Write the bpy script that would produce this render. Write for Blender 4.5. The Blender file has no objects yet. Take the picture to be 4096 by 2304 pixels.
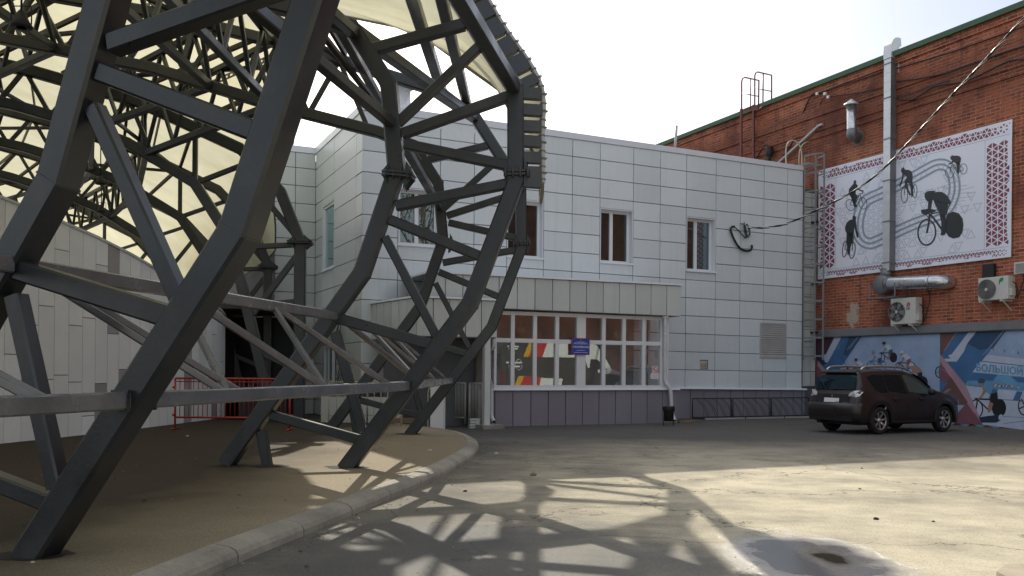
import bpy, bmesh, math, random
from mathutils import Vector, Matrix
rnd = random.Random(7)
C = bpy.context.scene.collection
R = math.radians
V = Vector

# ------------------------------------------------------------------ camera
FPX, CX, CY, YH, H = 3500.0, 2048.0, 1152.0, 1480.0, 1.5
ROLL = R(0.45)
CAM = V((0, 0, H))
def ray(px, py):
    u = (px-CX)/FPX; v = (YH-py)/FPX
    return V((u*math.cos(ROLL)-v*math.sin(ROLL), 1.0, v*math.cos(ROLL)+u*math.sin(ROLL)))
def G(px, py, z=0.0):                 # point of the ground sheet
    d = ray(px, py); t = (z-H)/d.z
    return CAM+d*t
def PY(px, py, y):                    # point of a frontal plane
    d = ray(px, py); return CAM+d*y
cam = bpy.data.cameras.new('camera'); co = bpy.data.objects.new('camera', cam); C.objects.link(co)
co.location = CAM; co.rotation_euler = (Matrix.Rotation(R(90), 4, 'X') @ Matrix.Rotation(ROLL, 4, 'Z')).to_euler()
cam.sensor_width = 36; cam.lens = FPX/4096*36; cam.shift_y = (YH-CY)/4096; cam.clip_end = 3000; cam.clip_start = .05
bpy.context.scene.camera = co
# shift is in the rolled frame; the principal point stays at (CX, YH)

class Wall:                           # a vertical plane: o (x,y), direction angle
    def __init__(s, o, d):
        s.o = V((o[0], o[1], 0)); s.d = V((d[0], d[1], 0)).normalized()
        n = V((s.d.y, -s.d.x, 0))
        if n.dot(CAM-s.o) < 0: n = -n
        s.n = n
    def pt(s, px, py, off=0.0):
        r = ray(px, py); t = ((s.o+s.n*off-CAM).dot(s.n))/r.dot(s.n)
        return CAM+r*t
    def uz(s, px, py, off=0.0):
        p = s.pt(px, py, off); return ((p-s.o).dot(s.d), p.z)
    def P(s, u, z, off=0.0):
        p = s.o+s.d*u+s.n*off; return V((p.x, p.y, z))

# ------------------------------------------------------------------ mesh builder
class MB:
    def __init__(s): s.v = []; s.f = []; s.m = []; s.t = []; s.uv = None; s.sm = []
    def face(s, pts, m=0, t=1.0, sm=False):
        i = len(s.v); s.v += [V(p) for p in pts]; s.f.append(tuple(range(i, i+len(pts)))); s.m.append(m); s.t.append(t); s.sm.append(sm)
    def grid(s, rows, m=0, t=1.0, sm=True, close=False, capa=False, capb=False):
        n = len(rows[0]); b = len(s.v)
        for r in rows: s.v += [V(p) for p in r]
        for i in range(len(rows)-1):
            for j in range(n if close else n-1):
                k = (j+1) % n
                s.f.append((b+i*n+j, b+i*n+k, b+(i+1)*n+k, b+(i+1)*n+j)); s.m.append(m); s.t.append(t); s.sm.append(sm)
        if capa: s.f.append(tuple(b+j for j in reversed(range(n)))); s.m.append(m); s.t.append(t); s.sm.append(False)
        if capb: s.f.append(tuple(b+(len(rows)-1)*n+j for j in range(n))); s.m.append(m); s.t.append(t); s.sm.append(False)
    def prism(s, pts, vec, m=0, t=1.0, mside=None):   # closed polygon extruded by vec
        pts = [V(p) for p in pts]; vec = V(vec); n = len(pts)
        s.face(pts, m, t); s.face([p+vec for p in reversed(pts)], m, t)
        for i in range(n):
            a, b_ = pts[i], pts[(i+1) % n]
            s.face([a, a+vec, b_+vec, b_], m if mside is None else mside, t)
    def box(s, c, sx, sy, sz, rz=0.0, m=0, t=1.0):
        ca, sa = math.cos(rz), math.sin(rz)
        def q(x, y, z): return V((c[0]+x*ca-y*sa, c[1]+x*sa+y*ca, c[2]+z))
        x, y, z = sx/2, sy/2, sz/2
        s.prism([q(-x,-y,-z), q(x,-y,-z), q(x,y,-z), q(-x,y,-z)], (0,0,sz), m, t)
    def bar(s, p0, p1, w, d, side=None, ch=0.0, m=0, t=1.0):   # beam, w along 'side', d across
        p0, p1 = V(p0), V(p1); a = (p1-p0).normalized()
        if side is None: side = V((0,0,1)).cross(a)
        side = V(side); side = side-a*side.dot(a)
        if side.length < 1e-4: side = V((1,0,0))-a*a.x
        if side.length < 1e-4: side = V((0,1,0))
        side.normalize(); o = a.cross(side)
        sec = section(w, d, ch)
        s.grid([[p0+side*x+o*y for x, y in sec], [p1+side*x+o*y for x, y in sec]], m, t, False, True, True, True)
    def sweep(s, pts, nrm, w, d, ch=0.02, m=0, t=1.0, caps=True):  # polyline in a plane of normal nrm, mitred box section
        pts = [V(p) for p in pts]; nrm = V(nrm).normalized(); rows = []
        sec = section(w, d, ch)
        for i, p in enumerate(pts):
            if i == 0: tn = (pts[1]-p).normalized(); k = 1
            elif i == len(pts)-1: tn = (p-pts[i-1]).normalized(); k = 1
            else:
                a = (p-pts[i-1]).normalized(); b = (pts[i+1]-p).normalized(); tn = (a+b).normalized(); k = 1/max(.5, tn.dot(a))
            sd = nrm.cross(tn).normalized()
            rows.append([p+sd*x*k+nrm*y for x, y in sec])
        s.grid(rows, m, t, False, True, caps, caps)
    def tube(s, pts, r, n=8, m=0, t=1.0, caps=True, closed=False):
        pts = [V(p) for p in pts]; rows = []; N = len(pts)
        prev = None
        for i, p in enumerate(pts):
            if closed: a = (pts[(i+1) % N]-pts[i-1])
            else: a = pts[min(i+1, N-1)]-pts[max(i-1, 0)]
            a.normalize()
            if prev is None:
                x = V((0,0,1)).cross(a)
                if x.length < .05: x = V((1,0,0)).cross(a)
            else: x = prev-a*prev.dot(a)
            x.normalize(); prev = x; y = a.cross(x)
            rr = r[i] if isinstance(r, (list, tuple)) else r
            rows.append([p+x*rr*math.cos(2*math.pi*k/n)+y*rr*math.sin(2*math.pi*k/n) for k in range(n)])
        if closed: rows.append(rows[0])
        s.grid(rows, m, t, True, True, caps and not closed, caps and not closed)
    def lathe(s, o, axis, prof, n=20, m=0, t=1.0, x=None, cap=True):       # prof: (r, h) along axis
        o = V(o); axis = V(axis).normalized(); x = V(x) if x else (V((0,0,1)).cross(axis) if abs(axis.z) < .9 else V((1,0,0)))
        x = (x-axis*x.dot(axis)).normalized(); y = axis.cross(x)
        s.grid([[o+axis*h+(x*math.cos(2*math.pi*k/n)+y*math.sin(2*math.pi*k/n))*r for k in range(n)] for r, h in prof], m, t, True, True, cap and prof[0][0] > 1e-4, cap and prof[-1][0] > 1e-4)
    def disc(s, o, nrm, rx, ry, n=24, m=0, t=1.0, x=None):
        o = V(o); nrm = V(nrm).normalized(); x = V(x) if x else V((0,0,1)).cross(nrm); x.normalize(); y = nrm.cross(x)
        s.face([o+x*rx*math.cos(2*math.pi*k/n)+y*ry*math.sin(2*math.pi*k/n) for k in range(n)], m, t)
    def build(s, name, mat, parent=None, local=False, smooth=None):
        me = bpy.data.meshes.new(name)
        base = V((0,0,0))
        if parent is not None and not local:
            q = parent
            while q is not None: base += q.location; q = q.parent
        me.from_pydata([tuple(p-base) for p in s.v], [], s.f)
        mats = mat if isinstance(mat, (list, tuple)) else [mat]
        for mm in mats: me.materials.append(mm)
        me.polygons.foreach_set('material_index', s.m); me.polygons.foreach_set('use_smooth', s.sm)
        ca = me.color_attributes.new('tint', 'FLOAT_COLOR', 'CORNER'); arr = []
        for p, t in zip(me.polygons, s.t): arr += [t, t, t, 1.0]*len(p.vertices)
        ca.data.foreach_set('color', arr)
        if s.uv:
            ul = me.uv_layers.new(name='wall')
            for l in me.loops:
                ul.data[l.index].uv = s.uv(s.v[l.vertex_index])
        bm = bmesh.new(); bm.from_mesh(me)
        bmesh.ops.remove_doubles(bm, verts=bm.verts, dist=1e-5)
        bmesh.ops.recalc_face_normals(bm, faces=bm.faces); bm.to_mesh(me); bm.free()
        o = bpy.data.objects.new(name, me); C.objects.link(o)
        if parent is not None: o.parent = parent
        return o

def section(w, d, ch):
    w, d = w/2, d/2
    if ch <= 0: return [(-w,-d), (w,-d), (w,d), (-w,d)]
    c = min(ch, w*.6, d*.6)
    return [(-w+c,-d), (w-c,-d), (w,-d+c), (w,d-c), (w-c,d), (-w+c,d), (-w,d-c), (-w,-d+c)]

def thing(name, label, cat, loc=(0,0,0), group=None, rz=0.0):
    o = bpy.data.objects.new(name, None); C.objects.link(o); o.location = loc; o.rotation_euler = (0,0,rz)
    o.empty_display_size = .2; o['label'] = label; o['category'] = cat
    if group: o['group'] = group
    return o
def tag(o, label, cat, group=None):
    o['label'] = label; o['category'] = cat
    if group: o['group'] = group
    return o
def struct(o): o['kind'] = 'structure'; return o
def lab(o, label): o['label'] = label; return o

def spline(pts, n=8):                  # Catmull-Rom through pts
    pts = [V(p) for p in pts]; out = []
    for i in range(len(pts)-1):
        p0 = pts[max(i-1,0)]; p1 = pts[i]; p2 = pts[i+1]; p3 = pts[min(i+2,len(pts)-1)]
        for k in range(n):
            t = k/n
            out.append(.5*((2*p1)+(p2-p0)*t+(2*p0-5*p1+4*p2-p3)*t*t+(3*p1-p0-3*p2+p3)*t**3))
    out.append(pts[-1]); return out

def text_mesh(txt, size, o, xdir, ydir, mat, name, parent=None, width=None, extr=0.0, align='CENTER', bold=0.0):
    cu = bpy.data.curves.new(name, 'FONT'); cu.body = txt; cu.size = size; cu.align_x = align; cu.align_y = 'CENTER'; cu.offset = bold; cu.resolution_u = 3
    to = bpy.data.objects.new(name, cu); C.objects.link(to); bpy.context.view_layer.update()
    me = bpy.data.meshes.new_from_object(to.evaluated_get(bpy.context.evaluated_depsgraph_get()))
    bpy.data.objects.remove(to); bpy.data.curves.remove(cu)
    xs = [v.co.x for v in me.vertices] or [0]; k = 1.0
    if width and max(xs)-min(xs) > 1e-6: k = width/(max(xs)-min(xs))
    x, y = V(xdir).normalized(), V(ydir).normalized(); base = V((0,0,0)); q = parent
    while q is not None: base += q.location; q = q.parent
    for v in me.vertices: v.co = V(o)+x*v.co.x*k+y*v.co.y-base
    me.materials.clear(); me.materials.append(mat); me.name = name
    ob = bpy.data.objects.new(name, me); C.objects.link(ob)
    if parent is not None: ob.parent = parent
    return ob

# ------------------------------------------------------------------ materials
def nodes(name):
    m = bpy.data.materials.new(name); m.use_nodes = True; nt = m.node_tree; nt.nodes.clear()
    out = nt.nodes.new('ShaderNodeOutputMaterial'); return m, nt, out
def N(nt, typ, **kw):
    n = nt.nodes.new(typ)
    for k, v in kw.items():
        if k.startswith('i_'): n.inputs[k[2:].replace('_', ' ')].default_value = v
        else: setattr(n, k, v)
    return n
def L(nt, a, b): nt.links.new(a, b)
def noise(nt, scale, detail=4, vec=None, rough=.6):
    n = N(nt, 'ShaderNodeTexNoise'); n.inputs['Scale'].default_value = scale; n.inputs['Detail'].default_value = detail; n.inputs['Roughness'].default_value = rough
    if vec is not None: L(nt, vec, n.inputs['Vector'])
    return n
def ramp(nt, fac, stops):
    r = N(nt, 'ShaderNodeValToRGB'); e = r.color_ramp.elements
    while len(e) < len(stops): e.new(.5)
    for el, (p, c) in zip(e, stops): el.position = p; el.color = (c, c, c, 1) if not isinstance(c, tuple) else (*c, 1)
    L(nt, fac, r.inputs[0]); return r
def mixc(nt, fac, a, b, typ='MIX'):
    m = N(nt, 'ShaderNodeMix', data_type='RGBA', blend_type=typ)
    for inp, v in ((m.inputs[0], fac), (m.inputs[6], a), (m.inputs[7], b)):
        if hasattr(v, 'links') or hasattr(v, 'is_linked'): L(nt, v, inp)
        elif isinstance(v, tuple): inp.default_value = (*v, 1)
        else: inp.default_value = v
    return m.outputs[2]
def math_(nt, op, a, b=None, clamp=False):
    m = N(nt, 'ShaderNodeMath', operation=op, use_clamp=clamp)
    for i, v in enumerate((a, b)):
        if v is None: continue
        if hasattr(v, 'is_linked'): L(nt, v, m.inputs[i])
        else: m.inputs[i].default_value = v
    return m.outputs[0]
def pos(nt): return N(nt, 'ShaderNodeNewGeometry').outputs['Position']
def objc(nt): return N(nt, 'ShaderNodeTexCoord').outputs['Object']

def paint(name, col, rough=.5, var=.15, scale=3.0, bump=.0, bscale=60, metal=0.0, tint=False, dirt=0.0, spec=.5, streak=0.0, coat=0.0):
    m, nt, out = nodes(name); b = N(nt, 'ShaderNodeBsdfPrincipled'); L(nt, b.outputs[0], out.inputs[0])
    p = objc(nt)
    n1 = noise(nt, scale, 5, p); n2 = noise(nt, scale*14, 3, p)
    f = ramp(nt, math_(nt, 'ADD', math_(nt, 'MULTIPLY', n1.outputs[0], .7), math_(nt, 'MULTIPLY', n2.outputs[0], .3)), [(.3, 1-var), (.7, 1+var*.6)])
    c = mixc(nt, 1.0, tuple(col), f.outputs[0], 'MULTIPLY')
    if tint:
        a = N(nt, 'ShaderNodeVertexColor', layer_name='tint'); c = mixc(nt, 1.0, c, a.outputs[0], 'MULTIPLY')
    if streak:
        mp = N(nt, 'ShaderNodeMapping'); mp.inputs['Scale'].default_value = (9, 9, .35); L(nt, pos(nt), mp.inputs[0])
        sn = noise(nt, 1.0, 5, mp.outputs[0], .7); sr = ramp(nt, sn.outputs[0], [(.52, 0.0), (.75, 1.0)])
        c = mixc(nt, math_(nt, 'MULTIPLY', sr.outputs[0], streak), c, tuple(x*.55 for x in col))
    if dirt:
        d = noise(nt, scale*.6, 6, p, .7); dr = ramp(nt, d.outputs[0], [(.5, 0.0), (.72, 1.0)])
        c = mixc(nt, math_(nt, 'MULTIPLY', dr.outputs[0], dirt), c, (.09, .075, .055))
    L(nt, c, b.inputs['Base Color'])
    rr = ramp(nt, n1.outputs[0], [(.3, max(.02, rough-.08)), (.7, min(1, rough+.1))]); L(nt, rr.outputs[0], b.inputs['Roughness'])
    b.inputs['Metallic'].default_value = metal; b.inputs['Specular IOR Level'].default_value = spec
    if coat: b.inputs['Coat Weight'].default_value = coat; b.inputs['Coat Roughness'].default_value = .05
    if bump:
        bn = noise(nt, bscale, 4, p); bp = N(nt, 'ShaderNodeBump'); bp.inputs['Strength'].default_value = bump; bp.inputs['Distance'].default_value = .01
        L(nt, bn.outputs[0], bp.inputs['Height']); L(nt, bp.outputs[0], b.inputs['Normal'])
    return m

M = {}
M['steel'] = paint('dark_grey_steel_paint', (.024, .028, .032), .34, .45, 2.2, .12, 40, dirt=.35, spec=.6, streak=.35)
M['tube'] = paint('grey_tube_paint', (.13, .135, .145), .22, .3, 3, .05, 50, dirt=.03, spec=.9)
M['purlin'] = paint('brown_purlin_paint', (.05, .036, .026), .6, .3, 3)
M['rail'] = paint('galvanised_rail', (.3, .29, .25), .5, .3, 5, metal=.3)
M['bolt'] = paint('bolt_steel', (.05, .05, .055), .4, .3, 9)
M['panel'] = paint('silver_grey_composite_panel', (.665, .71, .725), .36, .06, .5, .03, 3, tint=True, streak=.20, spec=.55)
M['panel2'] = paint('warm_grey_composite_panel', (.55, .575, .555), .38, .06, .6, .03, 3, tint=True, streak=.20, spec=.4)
M['plinth'] = paint('mauve_grey_plinth_panel', (.25, .23, .265), .45, .10, .7, .02, 8, tint=True, dirt=.12)
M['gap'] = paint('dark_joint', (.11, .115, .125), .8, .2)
M['white'] = paint('white_pvc', (.74, .74, .75), .35, .06, 3, dirt=.06)
M['cap'] = paint('white_flashing', (.66, .68, .72), .35, .06, 2)
M['fence_white'] = paint('pale_board', (.60, .62, .62), .45, .08, 2)
M['pipe'] = paint('white_drainpipe', (.60, .61, .62), .38, .12, 4, dirt=.2)
M['beige'] = paint('beige_concrete', (.42, .36, .27), .8, .25, 6)  # plain beige colour of the corner block
M['soil'] = paint('dark_soil', (.022, .016, .011), .95, .5, 20, .5, 60)
M['leaf'] = paint('dead_leaf', (.16, .095, .045), .8, .5, 40)
M['mortar'] = paint('dirty_mortar', (.20, .15, .12), .9, .4, 6)
M['black'] = paint('black_rubber', (.012, .012, .013), .55, .3, 8)
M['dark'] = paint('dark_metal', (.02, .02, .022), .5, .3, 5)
M['galv'] = paint('galvanised_sheet', (.66, .67, .69), .32, .14, 3, .12, 5, metal=.35)
M['galv_side'] = paint('dull_shaded_galvanised', (.22, .22, .235), .45, .2, 3, .1, 5, metal=.5)  # dull galvanised parts; on the duct its darker tone paints in shaded faces
M['foil'] = paint('foil_wrapped_duct', (.62, .63, .66), .22, .2, 5, .5, 18, metal=.9)
M['green'] = paint('green_roof_edge', (.055, .12, .065), .5, .3, 1.5)
M['redsteel'] = paint('red_oxide_paint', (.16, .035, .03), .5, .3, 4)
M['barrier'] = paint('red_barrier_paint', (.42, .035, .03), .4, .3, 4, dirt=.3)
M['cream_rail'] = paint('cream_rail_paint', (.5, .46, .35), .45, .2, 4, dirt=.2)
M['ledge'] = paint('grey_ledge', (.20, .205, .215), .5, .15, 2, dirt=.15)
M['ac'] = paint('ivory_casing', (.62, .61, .56), .4, .07, 3, dirt=.12)
M['ac_dark'] = paint('fan_dark', (.05, .05, .05), .5, .3, 4)
M['ac_mid'] = paint('fan_grille', (.26, .26, .25), .45, .2, 4)
M['magenta'] = paint('magenta_print', (.42, .01, .10), .4, .05)
M['leafgreen'] = paint('green_print', (.02, .30, .10), .4, .05)
M['ink'] = paint('black_print', (.012, .012, .014), .5, .1)
M['bluesign'] = paint('blue_sign', (.012, .055, .36), .3, .08)
M['whiteprint'] = paint('white_print', (.78, .78, .80), .45, .04)
M['redprint'] = paint('red_print', (.55, .02, .02), .45, .05)
M['cage'] = paint('weathered_ladder_paint', (.20, .20, .205), .5, .2)
M['conduit'] = paint('grey_conduit', (.42, .41, .40), .5, .15)
M['cable'] = paint('black_cable', (.014, .013, .016), .55, .3)
M['cable_l'] = paint('silver_cable', (.62, .60, .52), .35, .2, 6, metal=.3)
M['concrete'] = paint('concrete', (.30, .285, .25), .85, .35, 2.5, .35, 25, dirt=.35)
M['kerb'] = paint('kerb_concrete', (.37, .34, .28), .85, .35, 2.2, .6, 22, tint=True, dirt=.40)
M['stone'] = paint('pale_stone', (.48, .45, .40), .8, .2, 30)
M['wood'] = paint('old_timber', (.26, .17, .10), .8, .35, 8)
M['interior'] = paint('brown_interior_wall', (.42, .37, .33), .8, .2, 1)
M['lamp'] = paint('opal_globe', (.5, .42, .3), .3, .1)
M['poster'] = paint('pale_notice', (.55, .6, .66), .5, .1)
def brick_mat(patch):
    m, nt, out = nodes('old_red_brick'); b = N(nt, 'ShaderNodeBsdfPrincipled'); L(nt, b.outputs[0], out.inputs[0])
    uv = N(nt, 'ShaderNodeUVMap', uv_map='wall').outputs[0]
    ds = noise(nt, 2.6, 3, uv); sub = N(nt, 'ShaderNodeVectorMath', operation='SUBTRACT'); L(nt, ds.outputs['Color'], sub.inputs[0]); sub.inputs[1].default_value = (.5, .5, .5)
    sc = N(nt, 'ShaderNodeVectorMath', operation='SCALE'); L(nt, sub.outputs[0], sc.inputs[0]); sc.inputs['Scale'].default_value = .03
    ad = N(nt, 'ShaderNodeVectorMath', operation='ADD'); L(nt, uv, ad.inputs[0]); L(nt, sc.outputs[0], ad.inputs[1])
    br = N(nt, 'ShaderNodeTexBrick'); L(nt, ad.outputs[0], br.inputs['Vector'])
    br.inputs['Scale'].default_value = 1; br.inputs['Brick Width'].default_value = .30; br.inputs['Row Height'].default_value = .098
    br.inputs['Mortar Size'].default_value = .012; br.inputs['Mortar Smooth'].default_value = .25; br.inputs['Bias'].default_value = 0.1
    br.inputs['Color1'].default_value = (.56, .15, .08, 1); br.inputs['Color2'].default_value = (.25, .06, .04, 1); br.inputs['Mortar'].default_value = (.52, .39, .28, 1)
    big = noise(nt, .45, 5, uv); mid = noise(nt, 2.2, 5, uv, .7); fine = noise(nt, 16, 4, uv)
    c = mixc(nt, ramp(nt, mid.outputs[0], [(.42, 0.0), (.62, .75)]).outputs[0], br.outputs[0], (.54, .18, .095))
    c = mixc(nt, ramp(nt, big.outputs[0], [(.48, 0.0), (.66, .8)]).outputs[0], c, (.13, .045, .036))
    # pale mortar patches
    eff = noise(nt, 1.1, 6, uv, .75)
    c = mixc(nt, math_(nt, 'MULTIPLY', ramp(nt, eff.outputs[0], [(.54, 0.0), (.68, 1.0)]).outputs[0], math_(nt, 'ADD', math_(nt, 'MULTIPLY', br.outputs['Fac'], .75), .2)), c, (.50, .38, .26))
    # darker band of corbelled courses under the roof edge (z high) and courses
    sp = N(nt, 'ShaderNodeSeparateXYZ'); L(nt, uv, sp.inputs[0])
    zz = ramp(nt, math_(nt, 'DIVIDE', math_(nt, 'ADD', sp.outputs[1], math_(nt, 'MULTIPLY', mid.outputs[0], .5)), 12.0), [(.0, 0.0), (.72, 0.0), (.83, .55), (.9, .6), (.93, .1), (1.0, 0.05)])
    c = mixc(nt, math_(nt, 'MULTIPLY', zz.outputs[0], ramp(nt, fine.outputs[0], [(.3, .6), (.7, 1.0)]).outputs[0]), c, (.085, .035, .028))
    mp = N(nt, 'ShaderNodeMapping'); mp.inputs['Scale'].default_value = (2.2, .16, 1); L(nt, uv, mp.inputs[0])
    st = noise(nt, 1.3, 5, mp.outputs[0], .7)
    c = mixc(nt, ramp(nt, st.outputs[0], [(.52, 0.0), (.72, .6)]).outputs[0], c, (.11, .045, .036))
    c = mixc(nt, ramp(nt, fine.outputs[0], [(.25, .35), (.6, 0.0)]).outputs[0], c, (.12, .04, .03))
    dx = math_(nt, 'DIVIDE', math_(nt, 'SUBTRACT', sp.outputs[0], patch[0]), .34); dy = math_(nt, 'DIVIDE', math_(nt, 'SUBTRACT', sp.outputs[1], patch[1]), .55)
    dd = math_(nt, 'ADD', math_(nt, 'SQRT', math_(nt, 'ADD', math_(nt, 'MULTIPLY', dx, dx), math_(nt, 'MULTIPLY', dy, dy))), math_(nt, 'MULTIPLY', math_(nt, 'SUBTRACT', noise(nt, 5, 5, uv, .75).outputs[0], .5), 2.6))
    c = mixc(nt, ramp(nt, dd, [(.55, .9), (.8, 0.0)]).outputs[0], c, (.52, .44, .36))
    L(nt, c, b.inputs['Base Color']); b.inputs['Roughness'].default_value = .92; b.inputs['Specular IOR Level'].default_value = .2
    h = math_(nt, 'ADD', math_(nt, 'MULTIPLY', br.outputs['Fac'], -1.0), math_(nt, 'MULTIPLY', fine.outputs[0], .9))
    bp = N(nt, 'ShaderNodeBump'); bp.inputs['Strength'].default_value = .9; bp.inputs['Distance'].default_value = .02; L(nt, h, bp.inputs['Height']); L(nt, bp.outputs[0], b.inputs['Normal'])
    return m


def asphalt_mat():
    m, nt, out = nodes('dusty_asphalt'); b = N(nt, 'ShaderNodeBsdfPrincipled'); L(nt, b.outputs[0], out.inputs[0])
    p = pos(nt); sp = N(nt, 'ShaderNodeSeparateXYZ'); L(nt, p, sp.inputs[0]); X, Y = sp.outputs[0], sp.outputs[1]
    big = noise(nt, .22, 5, p); mid = noise(nt, 1.1, 6, p, .65); fine = noise(nt, 42, 4, p, .7); grit = noise(nt, 160, 2, p)
    # sand dust gathers away from the kerb, thinned there to deepen the shade
    side = ramp(nt, math_(nt, 'DIVIDE', math_(nt, 'ADD', X, math_(nt, 'MULTIPLY', mid.outputs[0], 2.2)), 8.0), [(.05, .26), (.28, .72), (.55, 1.0)])
    dust = math_(nt, 'MULTIPLY', side.outputs[0], ramp(nt, mid.outputs[0], [(.28, .45), (.62, 1.0)]).outputs[0])
    c = mixc(nt, dust, (.088, .083, .078), (.66, .59, .43))
    # asphalt by the building painted darker to deepen its shade
    far = ramp(nt, math_(nt, 'DIVIDE', math_(nt, 'ADD', Y, math_(nt, 'MULTIPLY', big.outputs[0], 4.0)), 30.0), [(.5, 0.0), (.72, 1.0)])
    c = mixc(nt, math_(nt, 'MULTIPLY', far.outputs[0], .92), c, (.066, .060, .058))
    c = mixc(nt, ramp(nt, big.outputs[0], [(.5, 0.0), (.7, .45)]).outputs[0], c, (.07, .066, .062))
    c = mixc(nt, ramp(nt, fine.outputs[0], [(.3, .75), (.46, 0.0)]).outputs[0], c, (.05, .046, .042))
    c = mixc(nt, ramp(nt, fine.outputs[0], [(.6, 0.0), (.76, .55)]).outputs[0], c, (.6, .55, .45))
    # tyre sweeps
    mp = N(nt, 'ShaderNodeMapping'); mp.inputs['Rotation'].default_value = (0, 0, R(-62)); mp.inputs['Scale'].default_value = (.25, 3.2, 1); L(nt, p, mp.inputs[0])
    sw = noise(nt, 1.0, 4, mp.outputs[0]); c = mixc(nt, ramp(nt, sw.outputs[0], [(.55, 0.0), (.75, .28)]).outputs[0], c, (.15, .14, .12))
    # cracks
    vo = N(nt, 'ShaderNodeTexVoronoi', feature='DISTANCE_TO_EDGE'); vo.inputs['Scale'].default_value = .33
    dn = noise(nt, 1.4, 5, p); vm = N(nt, 'ShaderNodeVectorMath', operation='ADD'); L(nt, p, vm.inputs[0])
    vs = N(nt, 'ShaderNodeVectorMath', operation='SCALE'); L(nt, dn.outputs['Color'], vs.inputs[0]); vs.inputs['Scale'].default_value = 1.3; L(nt, vs.outputs[0], vm.inputs[1]); L(nt, vm.outputs[0], vo.inputs['Vector'])
    c = mixc(nt, ramp(nt, vo.outputs['Distance'], [(.0, .85), (.006, 0.0)]).outputs[0], c, (.04, .036, .032))
    # wet puddle, and damp along the kerb with shade painted in
    def blob(cx, cy, rx, ry, wob, nz=mid):
        dx = math_(nt, 'DIVIDE', math_(nt, 'SUBTRACT', X, cx), rx); dy = math_(nt, 'DIVIDE', math_(nt, 'SUBTRACT', Y, cy), ry)
        d = math_(nt, 'SQRT', math_(nt, 'ADD', math_(nt, 'MULTIPLY', dx, dx), math_(nt, 'MULTIPLY', dy, dy)))
        return math_(nt, 'ADD', d, math_(nt, 'MULTIPLY', math_(nt, 'SUBTRACT', nz.outputs[0], .5), wob))
    fmid = noise(nt, 5, 4, p)
    pud = ramp(nt, blob(2.42, 7.0, .74, 1.4, .9, noise(nt, 2.3, 6, p, .65)), [(.5, 1.0), (1.08, 0.0)]); damp_shade = ramp(nt, blob(-.2, 6.9, 2.4, 2.3, .9), [(.55, 1.0), (1.05, 0.0)])
    mud = ramp(nt, blob(2.58, 7.1, .26, .55, .9, fmid), [(.35, 1.0), (1.35, 0.0)])
    wet = math_(nt, 'MAXIMUM', pud.outputs[0], math_(nt, 'MULTIPLY', damp_shade.outputs[0], .75))
    c = mixc(nt, math_(nt, 'MULTIPLY', wet, .8), c, (.055, .060, .070))
    c = mixc(nt, math_(nt, 'MULTIPLY', mud.outputs[0], .9), c, (.010, .008, .006))
    L(nt, c, b.inputs['Base Color'])
    glint = ramp(nt, fine.outputs[0], [(.45, 0.0), (.6, 1.0)])
    r = math_(nt, 'SUBTRACT', .9, math_(nt, 'ADD', math_(nt, 'MULTIPLY', wet, .28), math_(nt, 'MULTIPLY', pud.outputs[0], .45))); r = math_(nt, 'ADD', r, math_(nt, 'MULTIPLY', mud.outputs[0], .5)); L(nt, r, b.inputs['Roughness'])
    L(nt, math_(nt, 'MULTIPLY', math_(nt, 'SUBTRACT', 1.0, mud.outputs[0]), .5), b.inputs['Specular IOR Level'])
    h = math_(nt, 'ADD', math_(nt, 'MULTIPLY', fine.outputs[0], 1.0), math_(nt, 'MULTIPLY', grit.outputs[0], .6))
    bp = N(nt, 'ShaderNodeBump'); bp.inputs['Distance'].default_value = .016; L(nt, math_(nt, 'SUBTRACT', .85, math_(nt, 'MULTIPLY', pud.outputs[0], .80)), bp.inputs['Strength']); L(nt, h, bp.inputs['Height']); L(nt, bp.outputs[0], b.inputs['Normal'])
    gl = N(nt, 'ShaderNodeBsdfGlossy'); gl.inputs['Roughness'].default_value = .17; gl.inputs[0].default_value = (.84, .87, .93, 1); L(nt, bp.outputs[0], gl.inputs['Normal'])
    ms = N(nt, 'ShaderNodeMixShader'); L(nt, math_(nt, 'MULTIPLY', pud.outputs[0], math_(nt, 'SUBTRACT', .56, math_(nt, 'MULTIPLY', mud.outputs[0], .52))), ms.inputs[0]); L(nt, b.outputs[0], ms.inputs[1]); L(nt, gl.outputs[0], ms.inputs[2]); L(nt, ms.outputs[0], out.inputs[0])
    return m
M['asphalt'] = asphalt_mat()

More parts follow.
